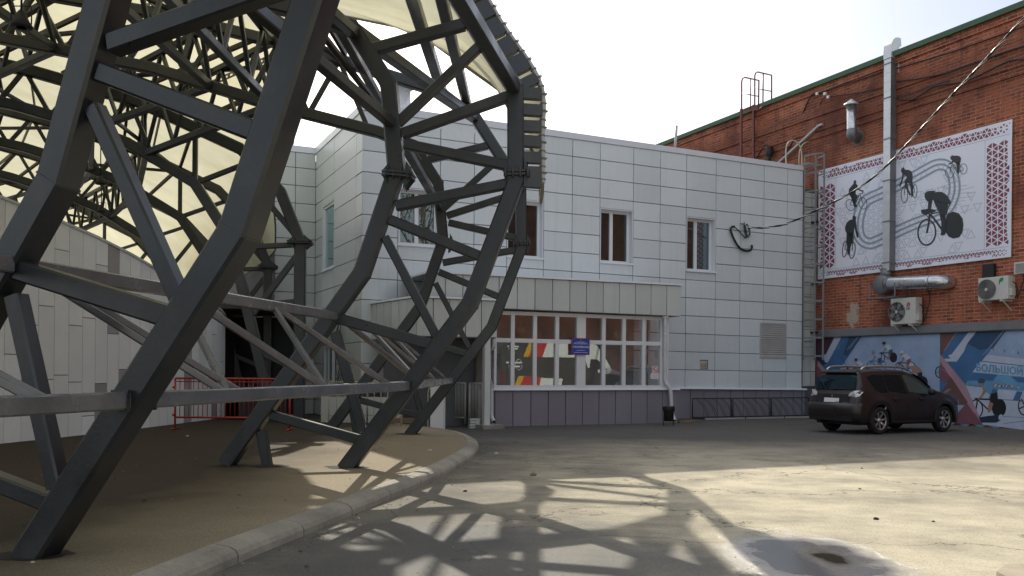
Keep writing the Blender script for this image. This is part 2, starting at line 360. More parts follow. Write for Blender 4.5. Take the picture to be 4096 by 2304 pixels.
def moss_mat():
    m, nt, out = nodes('worn_mossy_paving'); b = N(nt, 'ShaderNodeBsdfPrincipled'); L(nt, b.outputs[0], out.inputs[0])
    p = pos(nt); sp = N(nt, 'ShaderNodeSeparateXYZ'); L(nt, p, sp.inputs[0]); Y = sp.outputs[1]; X = sp.outputs[0]
    mp = N(nt, 'ShaderNodeMapping'); mp.inputs['Scale'].default_value = (.6, 1.7, 1); L(nt, p, mp.inputs[0])
    big = noise(nt, .5, 5, p); mid = noise(nt, 1.6, 6, mp.outputs[0], .7); fine = noise(nt, 55, 4, p, .75)
    c = mixc(nt, ramp(nt, big.outputs[0], [(.35, 0.0), (.68, 1.0)]).outputs[0], (.048, .034, .020), (.036, .028, .020))
    near = ramp(nt, math_(nt, 'DIVIDE', math_(nt, 'ADD', Y, math_(nt, 'MULTIPLY', mid.outputs[0], 5.0)), 20.0), [(.3, 1.0), (.62, 0.0)])
    c = mixc(nt, math_(nt, 'MULTIPLY', near.outputs[0], ramp(nt, mid.outputs[0], [(.36, 0.0), (.58, .9)]).outputs[0]), c, (.027, .031, .013))
    c = mixc(nt, ramp(nt, mid.outputs[0], [(.3, .5), (.45, 0.0)]).outputs[0], c, (.065, .047, .03))
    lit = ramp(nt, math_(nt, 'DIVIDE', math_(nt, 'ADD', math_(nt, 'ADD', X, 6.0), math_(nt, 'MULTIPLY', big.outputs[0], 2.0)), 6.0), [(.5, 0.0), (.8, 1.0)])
    c = mixc(nt, math_(nt, 'MULTIPLY', lit.outputs[0], .9), c, (.36, .30, .205))  # sunlit tone painted into the paving towards the kerb
    c = mixc(nt, ramp(nt, fine.outputs[0], [(.3, .7), (.55, 0.0)]).outputs[0], c, (.055, .042, .028))
    c = mixc(nt, ramp(nt, fine.outputs[0], [(.62, 0.0), (.8, .16)]).outputs[0], c, (.25, .20, .13))
    L(nt, c, b.inputs['Base Color']); b.inputs['Roughness'].default_value = .92; b.inputs['Specular IOR Level'].default_value = .3
    bp = N(nt, 'ShaderNodeBump'); bp.inputs['Strength'].default_value = .6; bp.inputs['Distance'].default_value = .012
    L(nt, math_(nt, 'ADD', fine.outputs[0], math_(nt, 'MULTIPLY', mid.outputs[0], 2.0)), bp.inputs['Height']); L(nt, bp.outputs[0], b.inputs['Normal'])
    return m
M['moss'] = moss_mat()

def membrane_mat():
    m, nt, out = nodes('translucent_cream_membrane'); p = pos(nt)
    n = noise(nt, .9, 7, p, .65); col = mixc(nt, ramp(nt, n.outputs[0], [(.3, 0.0), (.7, 1.0)]).outputs[0], (.70, .66, .45), (.84, .81, .60))
    a = N(nt, 'ShaderNodeBsdfTranslucent'); d = N(nt, 'ShaderNodeBsdfDiffuse'); L(nt, col, a.inputs[0]); L(nt, col, d.inputs[0])
    mx = N(nt, 'ShaderNodeMixShader'); mx.inputs[0].default_value = .54; L(nt, d.outputs[0], mx.inputs[1]); L(nt, a.outputs[0], mx.inputs[2])
    g = N(nt, 'ShaderNodeBsdfGlossy'); g.inputs['Roughness'].default_value = .35; mx2 = N(nt, 'ShaderNodeMixShader'); mx2.inputs[0].default_value = .06
    L(nt, mx.outputs[0], mx2.inputs[1]); L(nt, g.outputs[0], mx2.inputs[2]); L(nt, mx2.outputs[0], out.inputs[0]); return m
M['membrane'] = membrane_mat()

def glass_mat(name, fac, tintc, inner, trans=.35, rough=.012, fres=.6):
    m, nt, out = nodes(name)
    g = N(nt, 'ShaderNodeBsdfGlossy'); g.inputs['Roughness'].default_value = rough; g.inputs[0].default_value = (*tintc, 1)
    wv = noise(nt, .8, 2, pos(nt)); bp = N(nt, 'ShaderNodeBump'); bp.inputs['Strength'].default_value = .02; bp.inputs['Distance'].default_value = .02; L(nt, wv.outputs[0], bp.inputs['Height']); L(nt, bp.outputs[0], g.inputs['Normal'])
    t = N(nt, 'ShaderNodeBsdfTransparent'); d = N(nt, 'ShaderNodeBsdfDiffuse'); d.inputs[0].default_value = (*inner, 1)
    m1 = N(nt, 'ShaderNodeMixShader'); m1.inputs[0].default_value = trans; L(nt, d.outputs[0], m1.inputs[1]); L(nt, t.outputs[0], m1.inputs[2])
    lw = N(nt, 'ShaderNodeLayerWeight'); lw.inputs[0].default_value = .35
    f = math_(nt, 'ADD', math_(nt, 'MULTIPLY', lw.outputs['Fresnel'], fres), fac, True)
    m2 = N(nt, 'ShaderNodeMixShader'); L(nt, f, m2.inputs[0]); L(nt, m1.outputs[0], m2.inputs[1]); L(nt, g.outputs[0], m2.inputs[2]); L(nt, m2.outputs[0], out.inputs[0]); return m
M['glass'] = glass_mat('window_glass', .10, (.75, .95, 1), (.02, .018, .016), .1)
M['porch_glass'] = glass_mat('porch_glass', .21, (.80, .92, .96), (.03, .025, .02), .85)
M['car_glass'] = glass_mat('car_glass', .03, (.4, .8, 1), (.010, .012, .014), .0, .02, .3)
M['car_glass_front'] = glass_mat('front_side_glass', .10, (.7, .9, 1), (.045, .075, .075), .0)
M['tail_glass'] = glass_mat('lamp_glass', .25, (1, 1, 1), (.35, .33, .36), .1, .1)

def tile_mat():
    return paint('pale_stone_tile', (.86, .88, .91), .7, .06, 2, .05, 60, tint=True, dirt=.04)
M['tile'] = tile_mat(); M['tile_d'] = paint('taupe_stone_tile', (.36, .34, .36), .7, .08, 2, .05, 60, tint=True)
M['carpaint'] = paint('dark_brown_car_paint', (.020, .015, .016), .34, .1, 2, coat=.25)
M['carblack'] = paint('black_trim', (.008, .008, .009), .5, .2)
M['tyre'] = paint('tyre_rubber', (.016, .015, .014), .8, .3, 12, .2, 90)
M['rim'] = paint('alloy_rim', (.50, .50, .52), .3, .12, 6, metal=.8)
M['redlamp'] = paint('red_reflector', (.22, .008, .012), .2, .1)
M['vanwhite'] = paint('van_white', (.86, .85, .79), .35, .05)
M['vandark'] = paint('van_dark_grey', (.045, .043, .04), .4, .1)
M['yellow'] = paint('yellow_stripe', (.75, .42, .02), .4, .05)
M['banner_white'] = paint('white_banner_cloth', (.80, .82, .91), .5, .05, .8, .1, 1.2)
M['banner_grey'] = paint('grey_track_print', (.30, .35, .42), .5, .06)
M['banner_faint'] = paint('faint_grey_print', (.60, .62, .72), .5, .05)
M['banner_ink'] = paint('charcoal_print', (.035, .038, .042), .45, .15, 1)
M['maroon'] = paint('maroon_cutout', (.26, .06, .10), .7, .2, 3)
def pr(n, c): M[n] = paint(n, c, .5, .22, 1.6, .25, 1.0)
pr('pale_blue_print', (.32, .42, .60)); pr('blue_print', (.055, .155, .33)); pr('deep_blue_print', (.035, .08, .17)); pr('navy_print', (.02, .035, .075))
pr('sky_blue_print', (.14, .34, .54)); pr('light_print', (.50, .56, .68)); pr('rose_print', (.22, .085, .12)); pr('pink_print', (.42, .26, .32)); pr('plum_print', (.085, .03, .06)); pr('skin_print', (.36, .20, .15)); pr('brown_print', (.15, .075, .07)); pr('teal_print', (.03, .10, .15))
# ------------------------------------------------------------------ walls of the place
MAIN = Wall((0, 25.5), (1, .4536)); PORCH = Wall((0, 23.39), (1, .4536)); BRICK = Wall((14.1, 23.1), (-.483, 1))
M['brick'] = brick_mat(BRICK.uz(3412, 1262))
ISL = .13                                                   # height of the raised paving
# ------------------------------------------------------------------ ground
mb = MB(); n = 24
xs = [-900, -300, -100, -40] + [-30+i*4 for i in range(17)] + [60, 150, 400, 900]
ys = [-600, -100, -30] + [-16+i*4 for i in range(20)] + [80, 150, 400, 1200]
mb.grid([[(x, y, 0) for x in xs] for y in ys], sm=False)
struct(mb.build('asphalt_ground', M['asphalt']))
outer = spline([(-4.2,-6,0), (-3.1,0,0), (-2.55,3.4,0), (-2.12,6.3,0), (-1.77,8.0,0), (-1.38,9.9,0), (-1.0,11.8,0), (-.69,14.1,0), (-.56,16.1,0), (-.71,17.9,0), (-1.15,19.7,0), (-1.78,20.8,0), (-2.4,21.7,0), (-3.4,22.6,0), (-5,23.3,0)], 10)
def offs(c, d):
    o = []
    for i, p in enumerate(c):
        a = (c[min(i+1, len(c)-1)]-c[max(i-1, 0)]).normalized(); o.append(p+V((-a.y, a.x, 0))*d)
    return o
outer0 = outer; outer = offs(outer0, .045); inner = offs(outer0, .265); mid = offs(outer0, .115)
mb = MB()
# kerb stones about 0.9 m long with thin joints
acc = 0; start = 0; segs = []
for i in range(1, len(outer)):
    acc += (outer[i]-outer[i-1]).length
    if acc > 1.0 or i == len(outer)-1: segs.append((start, i)); start = i; acc = 0
for a, b in segs:
    rows = []; dz = rnd.uniform(-.003, .003); dx = rnd.uniform(-.004, .004); tt = rnd.uniform(.78, 1.1)
    pts = list(range(a, b+1))
    for k in pts:
        s = 0.0
        o_, m_, i_ = outer[k].copy(), mid[k].copy(), inner[k].copy()
        if k == a or k == b:
            q = outer[k+1]-outer[k] if k == a else outer[k-1]-outer[k]
            q = q.normalized()*.012; o_ += q; m_ += q; i_ += q
        nn = (o_-i_).normalized()*dx
        rows.append([o_+nn+V((0,0,-.05)), o_+nn+V((0,0,.055+dz)), o_*.72+m_*.28+nn+V((0,0,.092+dz)), m_+V((0,0,ISL-.012+dz)), i_*.8+m_*.2+V((0,0,ISL+.008+dz)), i_+V((0,0,ISL+.006+dz)), i_+V((0,0,-.05))])
    mb.grid(rows, 0, tt, False, True, True, True)
kerb = struct(mb.build('kerb', M['kerb']))
mb = MB()
ring = [p+V((0,0,ISL)) for p in offs(outer0, .26)] + [V((-7,23.9,ISL)), V((-60,26,ISL)), V((-60,-6,ISL))]
# a fan is not convex-safe, so the sheet is laid as strips from the kerb to the far left
rows = []
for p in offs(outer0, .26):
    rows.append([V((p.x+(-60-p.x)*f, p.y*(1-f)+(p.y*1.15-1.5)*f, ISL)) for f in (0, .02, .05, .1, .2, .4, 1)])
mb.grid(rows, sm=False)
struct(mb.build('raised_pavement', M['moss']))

# ------------------------------------------------------------------ curved tiled wall of the track
foot = spline([(-9.9,9,0), (-9.5,12.5,0), (-9.05,15.3,0), (-8.72,16.9,0), (-8.45,18.6,0), (-8.24,20.2,0), (-8.06,22,0), (-7.98,23.2,0), (-8.1,24.6,0), (-8.7,26.2,0)], 30)
ln = [0]
for i in range(1, len(foot)): ln.append(ln[-1]+(foot[i]-foot[i-1]).length)
def atlen(s):
    for i in range(1, len(ln)):
        if ln[i] >= s:
            f = (s-ln[i-1])/(ln[i]-ln[i-1]); return foot[i-1].lerp(foot[i], f)
    return foot[-1].copy()
def ztop(y):
    t = [(9,4.75), (12.5,4.62), (15.3,4.46), (16.6,4.3), (17.9,4.14), (19.1,3.95), (21,3.58), (23,3.2), (26.2,2.7)]
    for (a, za), (b, zb) in zip(t, t[1:]):
        if y <= b: return za+(zb-za)*(y-a)/(b-a)
    return 2.7
w = thing('track_wall', 'curved pale stone wall of tall narrow tiles behind the steel ribs', 'wall', (-8.7, 17, ISL))
mt, md, mc, mg = MB(), MB(), MB(), MB()
s = 0.0; PW = .41; rows = []; capr = []
r2 = random.Random(19)
while s+PW < ln[-1]:
    a, b = atlen(s+.008), atlen(s+PW-.008); tn = (b-a).normalized(); nn = V((tn.y, -tn.x, 0)); za, zb = ztop(a.y), ztop(b.y)
    cuts = [ISL]; z = ISL+r2.uniform(.25, 2.2)
    while z < za-.35: cuts.append(z); z += r2.uniform(.9, 2.5)
    cuts.append(None)
    for k in range(len(cuts)-1):
        z0 = cuts[k]+(.008 if k else 0); z1 = cuts[k+1]
        t0, t1 = (za, zb) if z1 is None else (z1-.008, z1-.008)
        dk = r2.random() < .12
        f = [a+V((0,0,z0)), b+V((0,0,z0)), b+V((0,0,t1)), a+V((0,0,t0))]
        (md if dk else mt).prism([p+nn*.02 for p in f], -nn*.03, 0, r2.uniform(.9, 1.06))
    rows.append([a+V((0,0,ISL-.1))-nn*.012, a+V((0,0,za-.01))-nn*.012])
    capr.append([a+nn*.05+V((0,0,za)), a+nn*.05+V((0,0,za+.05)), a-nn*.25+V((0,0,za+.05)), a-nn*.25+V((0,0,za))])
    s += PW
mg.grid(rows, sm=False); mc.grid(capr, 0, 1, False, True)
mt.build('pale_tiles', M['tile'], w); md.build('dark_tiles', M['tile_d'], w); mg.build('backing', M['gap'], w); mc.build('coping', M['fence_white'], w)

# ------------------------------------------------------------------ grey clad building
bld = thing('grey_building', 'two storey building clad in silver grey metal panels with white framed windows', 'building', (3, 28, 0))
lin = lambda u, u0, v0, u1, v1: v0+(v1-v0)*(u-u0)/(u1-u0)
def row_z(u, k):
    uL, zL = MAIN.uz(2171, 611+77.9*k); uR, zR = MAIN.uz(3206, 747+67.4*k); return lin(u, uL, zL, uR, zR)
def par_z(u, top):
    uL, zL = MAIN.uz(2171, 516 if top else 541); uR, zR = MAIN.uz(3206, 665 if top else 683); return lin(u, uL, zL, uR, zR)
colpx = [1445, 1589, 1757, 1893, 2024, 2171, 2285, 2395.7, 2529, 2636.7, 2741, 2859.4, 2957.5, 3051.7, 3144.4, 3207.5]
cols = [MAIN.uz(p, 1100)[0] for p in colpx]
holes = {1: (757, 981), 4: (800, 1029), 7: (838, 1051), 10: (872, 1084)}     # window head and sill rows by column
vent = (3036, 1290, 3139, 1433)
mb = MB(); GP = .008
rt = random.Random(3)
def panel(W, u0, u1, zf0, zf1, off=.04, m=0):          # zf: functions of u, bottom and top
    f = [W.P(u0+GP, zf0(u0)+GP, off), W.P(u1-GP, zf0(u1)+GP, off), W.P(u1-GP, zf1(u1)-GP, off), W.P(u0+GP, zf1(u0)-GP, off)]
    c = (f[0]+f[2])/2; e = .012
    bk = [W.P(0,0,0)]; g = [p+(c-p).normalized()*e for p in f]
    t = rt.uniform(.91, 1.04); f = [p+W.n*rt.uniform(-.004, .004) for p in f]; g = [p+(c-p).normalized()*e for p in f]
    mb.face(g, m, t)
    for i in range(4):
        j = (i+1) % 4
        mb.face([f[i]-W.n*.012, f[j]-W.n*.012, g[j], g[i]], m, t)
        mb.face([f[i]-W.n*.05, f[j]-W.n*.05, f[j]-W.n*.012, f[i]-W.n*.012], m, t*.8)
for c in range(len(cols)-1):
    u0, u1 = cols[c], cols[c+1]
    for k in range(-1, 12):
        top = (lambda u: par_z(u, False)) if k < 0 else (lambda u, k=k: row_z(u, k))
        bot = lambda u, k=k: row_z(u, k+1)
        if c in holes:
            pxm = (colpx[c]+colpx[c+1])/2
            zh, zs = MAIN.uz(pxm, holes[c][0])[1], MAIN.uz(pxm, holes[c][1])[1]
            zt, zb = top((u0+u1)/2), bot((u0+u1)/2)
            if zb < zh < zt and zt-zh > .1: panel(MAIN, u0, u1, lambda u: zh, top)
            if zb < zs < zt and zs-zb > .1: panel(MAIN, u0, u1, bot, lambda u: zs)
            if zb < zh and zt > zs: continue
        if c >= 13 and k >= 8:
            pass
        panel(MAIN, u0, u1, bot, top)
mb.build('cladding', M['panel'], bld)
uA, uB = cols[0], cols[-1]
mb = MB()
def wallquad(W, u0, u1, z0, z1, off): mb.face([W.P(u0, z0, off), W.P(u1, z0, off), W.P(u1, z1, off), W.P(u0, z1, off)])
# backing behind the joints, left open where the windows stand
segs = [(c, holes.get(c)) for c in range(len(cols)-1)]
for c, h in segs:
    if h is None: wallquad(MAIN, cols[c], cols[c+1], 0, row_z(cols[c], 0)+.3, -.012)
    else:
        pxm = (colpx[c]+colpx[c+1])/2; zh, zs = MAIN.uz(pxm, h[0])[1], MAIN.uz(pxm, h[1])[1]
        wallquad(MAIN, cols[c], cols[c+1], 0, zs, -.012); wallquad(MAIN, cols[c], cols[c+1], zh, row_z(cols[c], 0)+.3, -.012)
mb.build('backing', M['gap'], bld)
mb = MB()                                                   # parapet flashing
for a, b in zip(cols, cols[1:]):
    mb.prism([MAIN.P(a, par_z(a, False), .075), MAIN.P(b, par_z(b, False), .075), MAIN.P(b, par_z(b, True), .075), MAIN.P(a, par_z(a, True), .075)], -MAIN.n*.45)
# left side wall and back wall
cor = MAIN.P(uA, 0, .04); SIDE = Wall((cor.x, cor.y), (-.483, 1)); SIDE.n = V((-1, -.483, 0)).normalized()
lenS = 5.0
for u in range(0, 260):
    p = SIDE.P(u*.02+2, 0); q = (ray(1261, 1100)); 
    if p.x/p.y < q.x/q.y: lenS = u*.02+2; break
inn = SIDE.P(lenS, 0); BACK = Wall((inn.x, inn.y), (-1, -.4536)); BACK.n = V((.4536, -1, 0)).normalized()
LB = abs(BACK.uz(1097, 1100)[0])
zc = lambda k: row_z(uA, k); zt_, zb_ = par_z(uA, True), par_z(uA, False)
mb.prism([SIDE.P(0, zb_, .03), SIDE.P(lenS, zb_, .03), SIDE.P(lenS, zt_, .03), SIDE.P(0, zt_, .03)], -SIDE.n*.3)
mb.prism([BACK.P(-.03, zb_, .03), BACK.P(LB, zb_, .03), BACK.P(LB, zt_, .03), BACK.P(-.03, zt_, .03)], -BACK.n*.3)
mb.build('parapet_flashing', M['cap'], bld)
mb = MB()
wS0, wS1 = SIDE.uz(1336, 900)[0], SIDE.uz(1290, 900)[0]
if wS0 > wS1: wS0, wS1 = wS1, wS0
zs0, zs1 = SIDE.uz(1312, 1076)[1], SIDE.uz(1312, 812)[1]
sc = [0, .62, wS0, wS1, wS1+.95, wS1+1.9, lenS]; sc = sorted(set([x for x in sc if x <= lenS]))
for a, b in zip(sc, sc[1:]):
    for k in range(-1, 15):
        tp, bt = (zb_ if k < 0 else zc(k)), max(.02, zc(k+1))
        if tp < .1: continue
        if abs(a-wS0) < 1e-6:
            if bt < zs1 < tp: panel(SIDE, a, b, lambda u: zs1, lambda u: tp, .0)
            if bt < zs0 < tp: panel(SIDE, a, b, lambda u: bt, lambda u: zs0, .0)
            if bt < zs1 and tp > zs0: continue
        panel(SIDE, a, b, lambda u: bt, lambda u: tp, .0)
bc = [0, LB*.5, LB]
for a, b in zip(bc, bc[1:]):
    for k in range(-1, 15):
        if k < 0 or zc(k) > .1: panel(BACK, a, b, lambda u: max(.02, zc(k+1)), lambda u: (zb_ if k < 0 else zc(k)), .0)
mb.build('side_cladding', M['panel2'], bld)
mb = MB()
for a, b, z0, z1 in ((0, wS0, 0, zt_-.1), (wS1, lenS, 0, zt_-.1), (wS0, wS1, 0, zs0), (wS0, wS1, zs1, zt_-.1)): wallquad(SIDE, a, b, z0, z1, -.052)
wallquad(BACK, 0, LB, 0, zt_-.1, -.052)
# rear walls and roof so that the block is closed
e1 = MAIN.P(uB, 0, 0); e2 = e1+V((-4.5, 9.5, 0)); e3 = BACK.P(LB, 0, 0)+V((-4.5, 9.5, 0)); zr = zb_-.25
for a, b in ((e1, e2), (e2, e3), (e3, BACK.P(LB, 0, 0))):
    mb.face([a, b, b+V((0,0,zr)), a+V((0,0,zr))])
rp = [MAIN.P(uA, zr, -.1), MAIN.P(uB, zr-.15, -.1), V((e2.x, e2.y, zr)), V((e3.x, e3.y, zr)), BACK.P(LB, zr, -.1), V((inn.x, inn.y, zr))]
mb.face(rp)
mb.build('rear_walls_and_roof', M['gap'], bld)
# plinth of the main wall
mb = MB(); zP = lambda u: row_z(u, 12)
pj = [2650, 2759.6, 2813.6, 2867, 2920, 2971, 3022.5, 3073, 3122, 3170.6, 3218]
pu = [MAIN.uz(p, 1600)[0] for p in pj]; pu = [pu[0]-2*(pu[1]-pu[0])*.5] + pu
for a, b in zip(pu, pu[1:]): panel(MAIN, a, b, lambda u: -.05, lambda u: zP(u)-.04, .03)
mb.build('plinth_panels', M['plinth'], bld)
mb = MB(); mb.prism([MAIN.P(pu[0], zP(pu[0])-.035, .13), MAIN.P(pu[-1], zP(pu[-1])-.035, .13), MAIN.P(pu[-1], zP(pu[-1])+.02, .10), MAIN.P(pu[0], zP(pu[0])+.02, .10)], -MAIN.n*.12)
mb.build('plinth_sill', M['cap'], bld)
# stepped-back strip beside the ladder
RET = Wall((MAIN.P(uB, 0, -.09).x, MAIN.P(uB, 0, -.09).y), (1, .4536)); mb = MB()
rw = RET.uz(3262, 1100)[0]; ru0 = .02
for a, b in ((ru0, ru0+(rw-ru0)*.66), (ru0+(rw-ru0)*.66, rw)):
    for k in range(0, 13):
        z1 = row_z(uB, 0)-.15-k*.515
        panel(RET, a, b, lambda u: z1-.515, lambda u: z1, .03)
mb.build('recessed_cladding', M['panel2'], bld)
mb = MB(); mb.face([RET.P(ru0, 0, -.02), RET.P(rw, 0, -.02), RET.P(rw, row_z(uB, 0), -.02), RET.P(ru0, row_z(uB, 0), -.02)])
ce = MAIN.P(uB, 0, .04); mb.prism([ce, ce+MAIN.d*.03, ce+MAIN.d*.03-MAIN.n*.12, ce-MAIN.n*.12], (0, 0, par_z(uB, False)))
mb.build('recess_backing', M['gap'], bld)

def window(W, u0, u1, z0, z1, split, parent, rec=.16, off=.04, fr=.075, mull=.11, panes=None, refl=None):
    t = MB()                                                # reveal, then white frame with mullion, panes
    f0 = off-.004; b0 = -rec
    for (a, b, c_, d_) in ((u0, u0+.03, z0, z1), (u1-.03, u1, z0, z1)):
        t.prism([W.P(a, c_, f0), W.P(b, c_, f0), W.P(b, d_, f0), W.P(a, d_, f0)], -W.n*(f0-b0))
    t.prism([W.P(u0+.03, z1-.03, f0), W.P(u1-.03, z1-.03, f0), W.P(u1-.03, z1, f0), W.P(u0+.03, z1, f0)], -W.n*(f0-b0))
    fo = t.build('window_reveal', M['cap'], parent)
    t = MB()
    t.prism([W.P(u0-.02, z0-.05, off+.05), W.P(u1+.02, z0-.05, off+.05), W.P(u1+.02, z0, off+.035), W.P(u0-.02, z0, off+.035)], -W.n*(off+.03+rec))
    t.build('window_sill', M['cap'], parent)
    a0, a1, c0, c1 = u0+.03, u1-.03, z0, z1-.03
    t = MB(); d = -W.n*.07; q = -rec+.075
    us = [a0]+[a0+(a1-a0)*x for x in split]+[a1]
    def fb(x0, x1, y0, y1): t.prism([W.P(x0, y0, q), W.P(x1, y0, q), W.P(x1, y1, q), W.P(x0, y1, q)], d)
    fb(a0, a0+fr, c0, c1); fb(a1-fr, a1, c0, c1)
    for x in us[1:-1]: fb(x-mull/2, x+mull/2, c0, c1)
    ed = [a0+fr]+sum([[x-mull/2, x+mull/2] for x in us[1:-1]], [])+[a1-fr]
    for i in range(0, len(ed), 2): fb(ed[i], ed[i+1], c0, c0+fr); fb(ed[i], ed[i+1], c1-fr, c1)
    wo = t.build('window_frame', M['white'], parent)
    for i in range(0, len(ed), 2):
        g = MB(); g.face([W.P(ed[i], c0+fr, -rec+.03), W.P(ed[i+1], c0+fr, -rec+.03), W.P(ed[i+1], c1-fr, -rec+.03), W.P(ed[i], c1-fr, -rec+.03)]); g.build('window_pane', M['glass'], wo)
    g = MB(); g.face([W.P(u0, z0, -rec-.25), W.P(u1, z0, -rec-.25), W.P(u1, z1, -rec-.25), W.P(u0, z1, -rec-.25)]); g.build('window_interior', M['interior'], parent)
for c, h in holes.items():
    pxm = (colpx[c]+colpx[c+1])/2; z1, z0 = MAIN.uz(pxm, h[0])[1], MAIN.uz(pxm, h[1])[1]
    window(MAIN, cols[c]+.01, cols[c+1]-.01 if c != 4 else cols[c+1]-.01, z0, z1, [.42] if c != 1 else [.48], bld, rec=.22)
window(SIDE, wS0+.01, wS1-.01, zs0, zs1, [], bld, off=.0, rec=.12)
# louvred vent
u0, z1 = MAIN.uz(vent[0], vent[1]); u1, z0 = MAIN.uz(vent[2], vent[3])
mb = MB(); fr = .06
def vb(a, b, c_, d_, o=.075): mb.prism([MAIN.P(a, c_, o), MAIN.P(b, c_, o), MAIN.P(b, d_, o), MAIN.P(a, d_, o)], -MAIN.n*.04)
vb(u0, u0+fr, z0, z1); vb(u1-fr, u1, z0, z1); vb(u0+fr, u1-fr, z0, z0+fr); vb(u0+fr, u1-fr, z1-fr, z1)
vo = mb.build('vent_frame', M['conduit'], bld); mb = MB(); ns = 15
mb.face([MAIN.P(u0+fr, z0+fr, .043), MAIN.P(u1-fr, z0+fr, .043), MAIN.P(u1-fr, z1-fr, .043), MAIN.P(u0+fr, z1-fr, .043)])
for i in range(ns):
    z = z0+fr+(z1-z0-2*fr)*i/ns; hh = (z1-z0-2*fr)/ns
    mb.prism([MAIN.P(u0+fr, z, .072), MAIN.P(u1-fr, z, .072), MAIN.P(u1-fr, z+hh*.72, .048), MAIN.P(u0+fr, z+hh*.72, .048)], -MAIN.n*.004)
mb.build('vent_louvres', M['conduit'], bld)
# small socket hatch
u0, z1 = MAIN.uz(2796, 1443); u1, z0 = MAIN.uz(2824, 1478)
mb = MB(); mb.prism([MAIN.P(u0, z0, .052), MAIN.P(u1, z0, .052), MAIN.P(u1, z1, .052), MAIN.P(u0, z1, .052)], -MAIN.n*.014)
ha = mb.build('hatch_plate', M['cream_rail'], bld); mb = MB()
mb.prism([MAIN.P(u0-.0, z1, .058), MAIN.P(u1+.03, z1, .058), MAIN.P(u1+.03, z1+.03, .058), MAIN.P(u0, z1+.03, .058)], -MAIN.n*.018)
mb.prism([MAIN.P(u1, z0, .058), MAIN.P(u1+.03, z0, .058), MAIN.P(u1+.03, z1, .058), MAIN.P(u1, z1, .058)], -MAIN.n*.018)
for i in range(4):
    for j in range(3):
        a, b = u0+.04+i*(u1-u0-.05)/4, z0+.03+j*.06; mb.prism([MAIN.P(a, b, .056), MAIN.P(a+.03, b, .056), MAIN.P(a+.03, b+.03, .056), MAIN.P(a, b+.03, .056)], -MAIN.n*.01)
mb.build('hatch_edge', M['gap'], ha)

# ------------------------------------------------------------------ glazed porch
por = thing('entrance_porch', 'glazed entrance porch with white window frames under a grey panelled fascia', 'porch', tuple(PORCH.P(3.2, 0)))
zz = lambda W, px, py: W.uz(px, py)[1]
uu = lambda px: PORCH.uz(px, 1450)[0]
pl, prr = uu(1955), uu(2711); gl, gr = uu(1975), uu(2647)
z_sill = (zz(PORCH, 1975, 1545)+zz(PORCH, 2644, 1551))/2; z_tr = (zz(PORCH, 2055, 1361)+zz(PORCH, 2644, 1376))/2; z_hd = (zz(PORCH, 2055, 1250)+zz(PORCH, 2644, 1277))/2
z_fb = (zz(PORCH, 2135, 1255)+zz(PORCH, 2600, 1262))/2+.03
mb = MB(); jn = [uu(1900+x/2.07) for x in (20, 165, 315, 463, 607, 750, 890, 1027, 1163, 1295, 1425, 1553, 1680)]
for a, b in zip(jn, jn[1:]): panel(PORCH, a, b, lambda u: -.03, lambda u: z_sill-.09, .02)
mb.build('plinth_panels', M['plinth'], por)
mb = MB(); mb.face([PORCH.P(jn[0], 0, -.035), PORCH.P(jn[-1], 0, -.035), PORCH.P(jn[-1], z_sill-.09, -.035), PORCH.P(jn[0], z_sill-.09, -.035)])
rs = PORCH.P(jn[-1]-.01, 0, .015); mb.face([rs, rs-PORCH.n*2.1, rs-PORCH.n*2.1+V((0,0,z_sill-.09)), rs+V((0,0,z_sill-.09))])
mb.build('plinth_core', M['plinth'], por)
mb = MB(); mb.prism([PORCH.P(pl, z_sill-.085, .10), PORCH.P(prr+.03, z_sill-.085, .10), PORCH.P(prr+.03, z_sill-.05, .08), PORCH.P(pl, z_sill-.05, .08)], -PORCH.n*.22); mb.build('sill', M['cap'], por)
# frames
mul = [gl]+[uu(x) for x in (2049, 2138, 2226.6)]; post0, post1 = uu(2305), uu(2340); mul2 = [uu(x) for x in (2413, 2494, 2573)]
mb = MB()
def fbx(a, b, c_, d_, o=.03, dep=.09): mb.prism([PORCH.P(a, c_, o), PORCH.P(b, c_, o), PORCH.P(b, d_, o), PORCH.P(a, d_, o)], -PORCH.n*dep)
hw = .055; vert = [(gl, gl+.07)]+[(x-hw, x+hw) for x in mul[1:]]+[(post0, post1)]+[(x-hw, x+hw) for x in mul2]+[(gr-.07, gr)]
for a, b in vert: fbx(a, b, z_sill-.05, z_hd+.05, .034 if b-a > .12 else .03)
fbx(gr, gr+.22, z_sill-.05, z_hd+.08, .02)
for i in range(len(vert)-1):
    a, b = vert[i][1], vert[i+1][0]
    for c_, d_ in ((z_sill-.05, z_sill+.05), (z_tr-.055, z_tr+.055), (z_hd-.05, z_hd+.05)): fbx(a, b, c_, d_, .026)
fo = mb.build('window_frame', M['white'], por)
for i in range(len(vert)-1):
    a, b = vert[i][1], vert[i+1][0]
    for c_, d_ in ((z_sill+.05, z_tr-.055), (z_tr+.055, z_hd-.05)):
        g = MB(); g.face([PORCH.P(a, c_, -.03), PORCH.P(b, c_, -.03), PORCH.P(b, d_, -.03), PORCH.P(a, d_, -.03)]); g.build('window_pane', M['porch_glass'], fo)
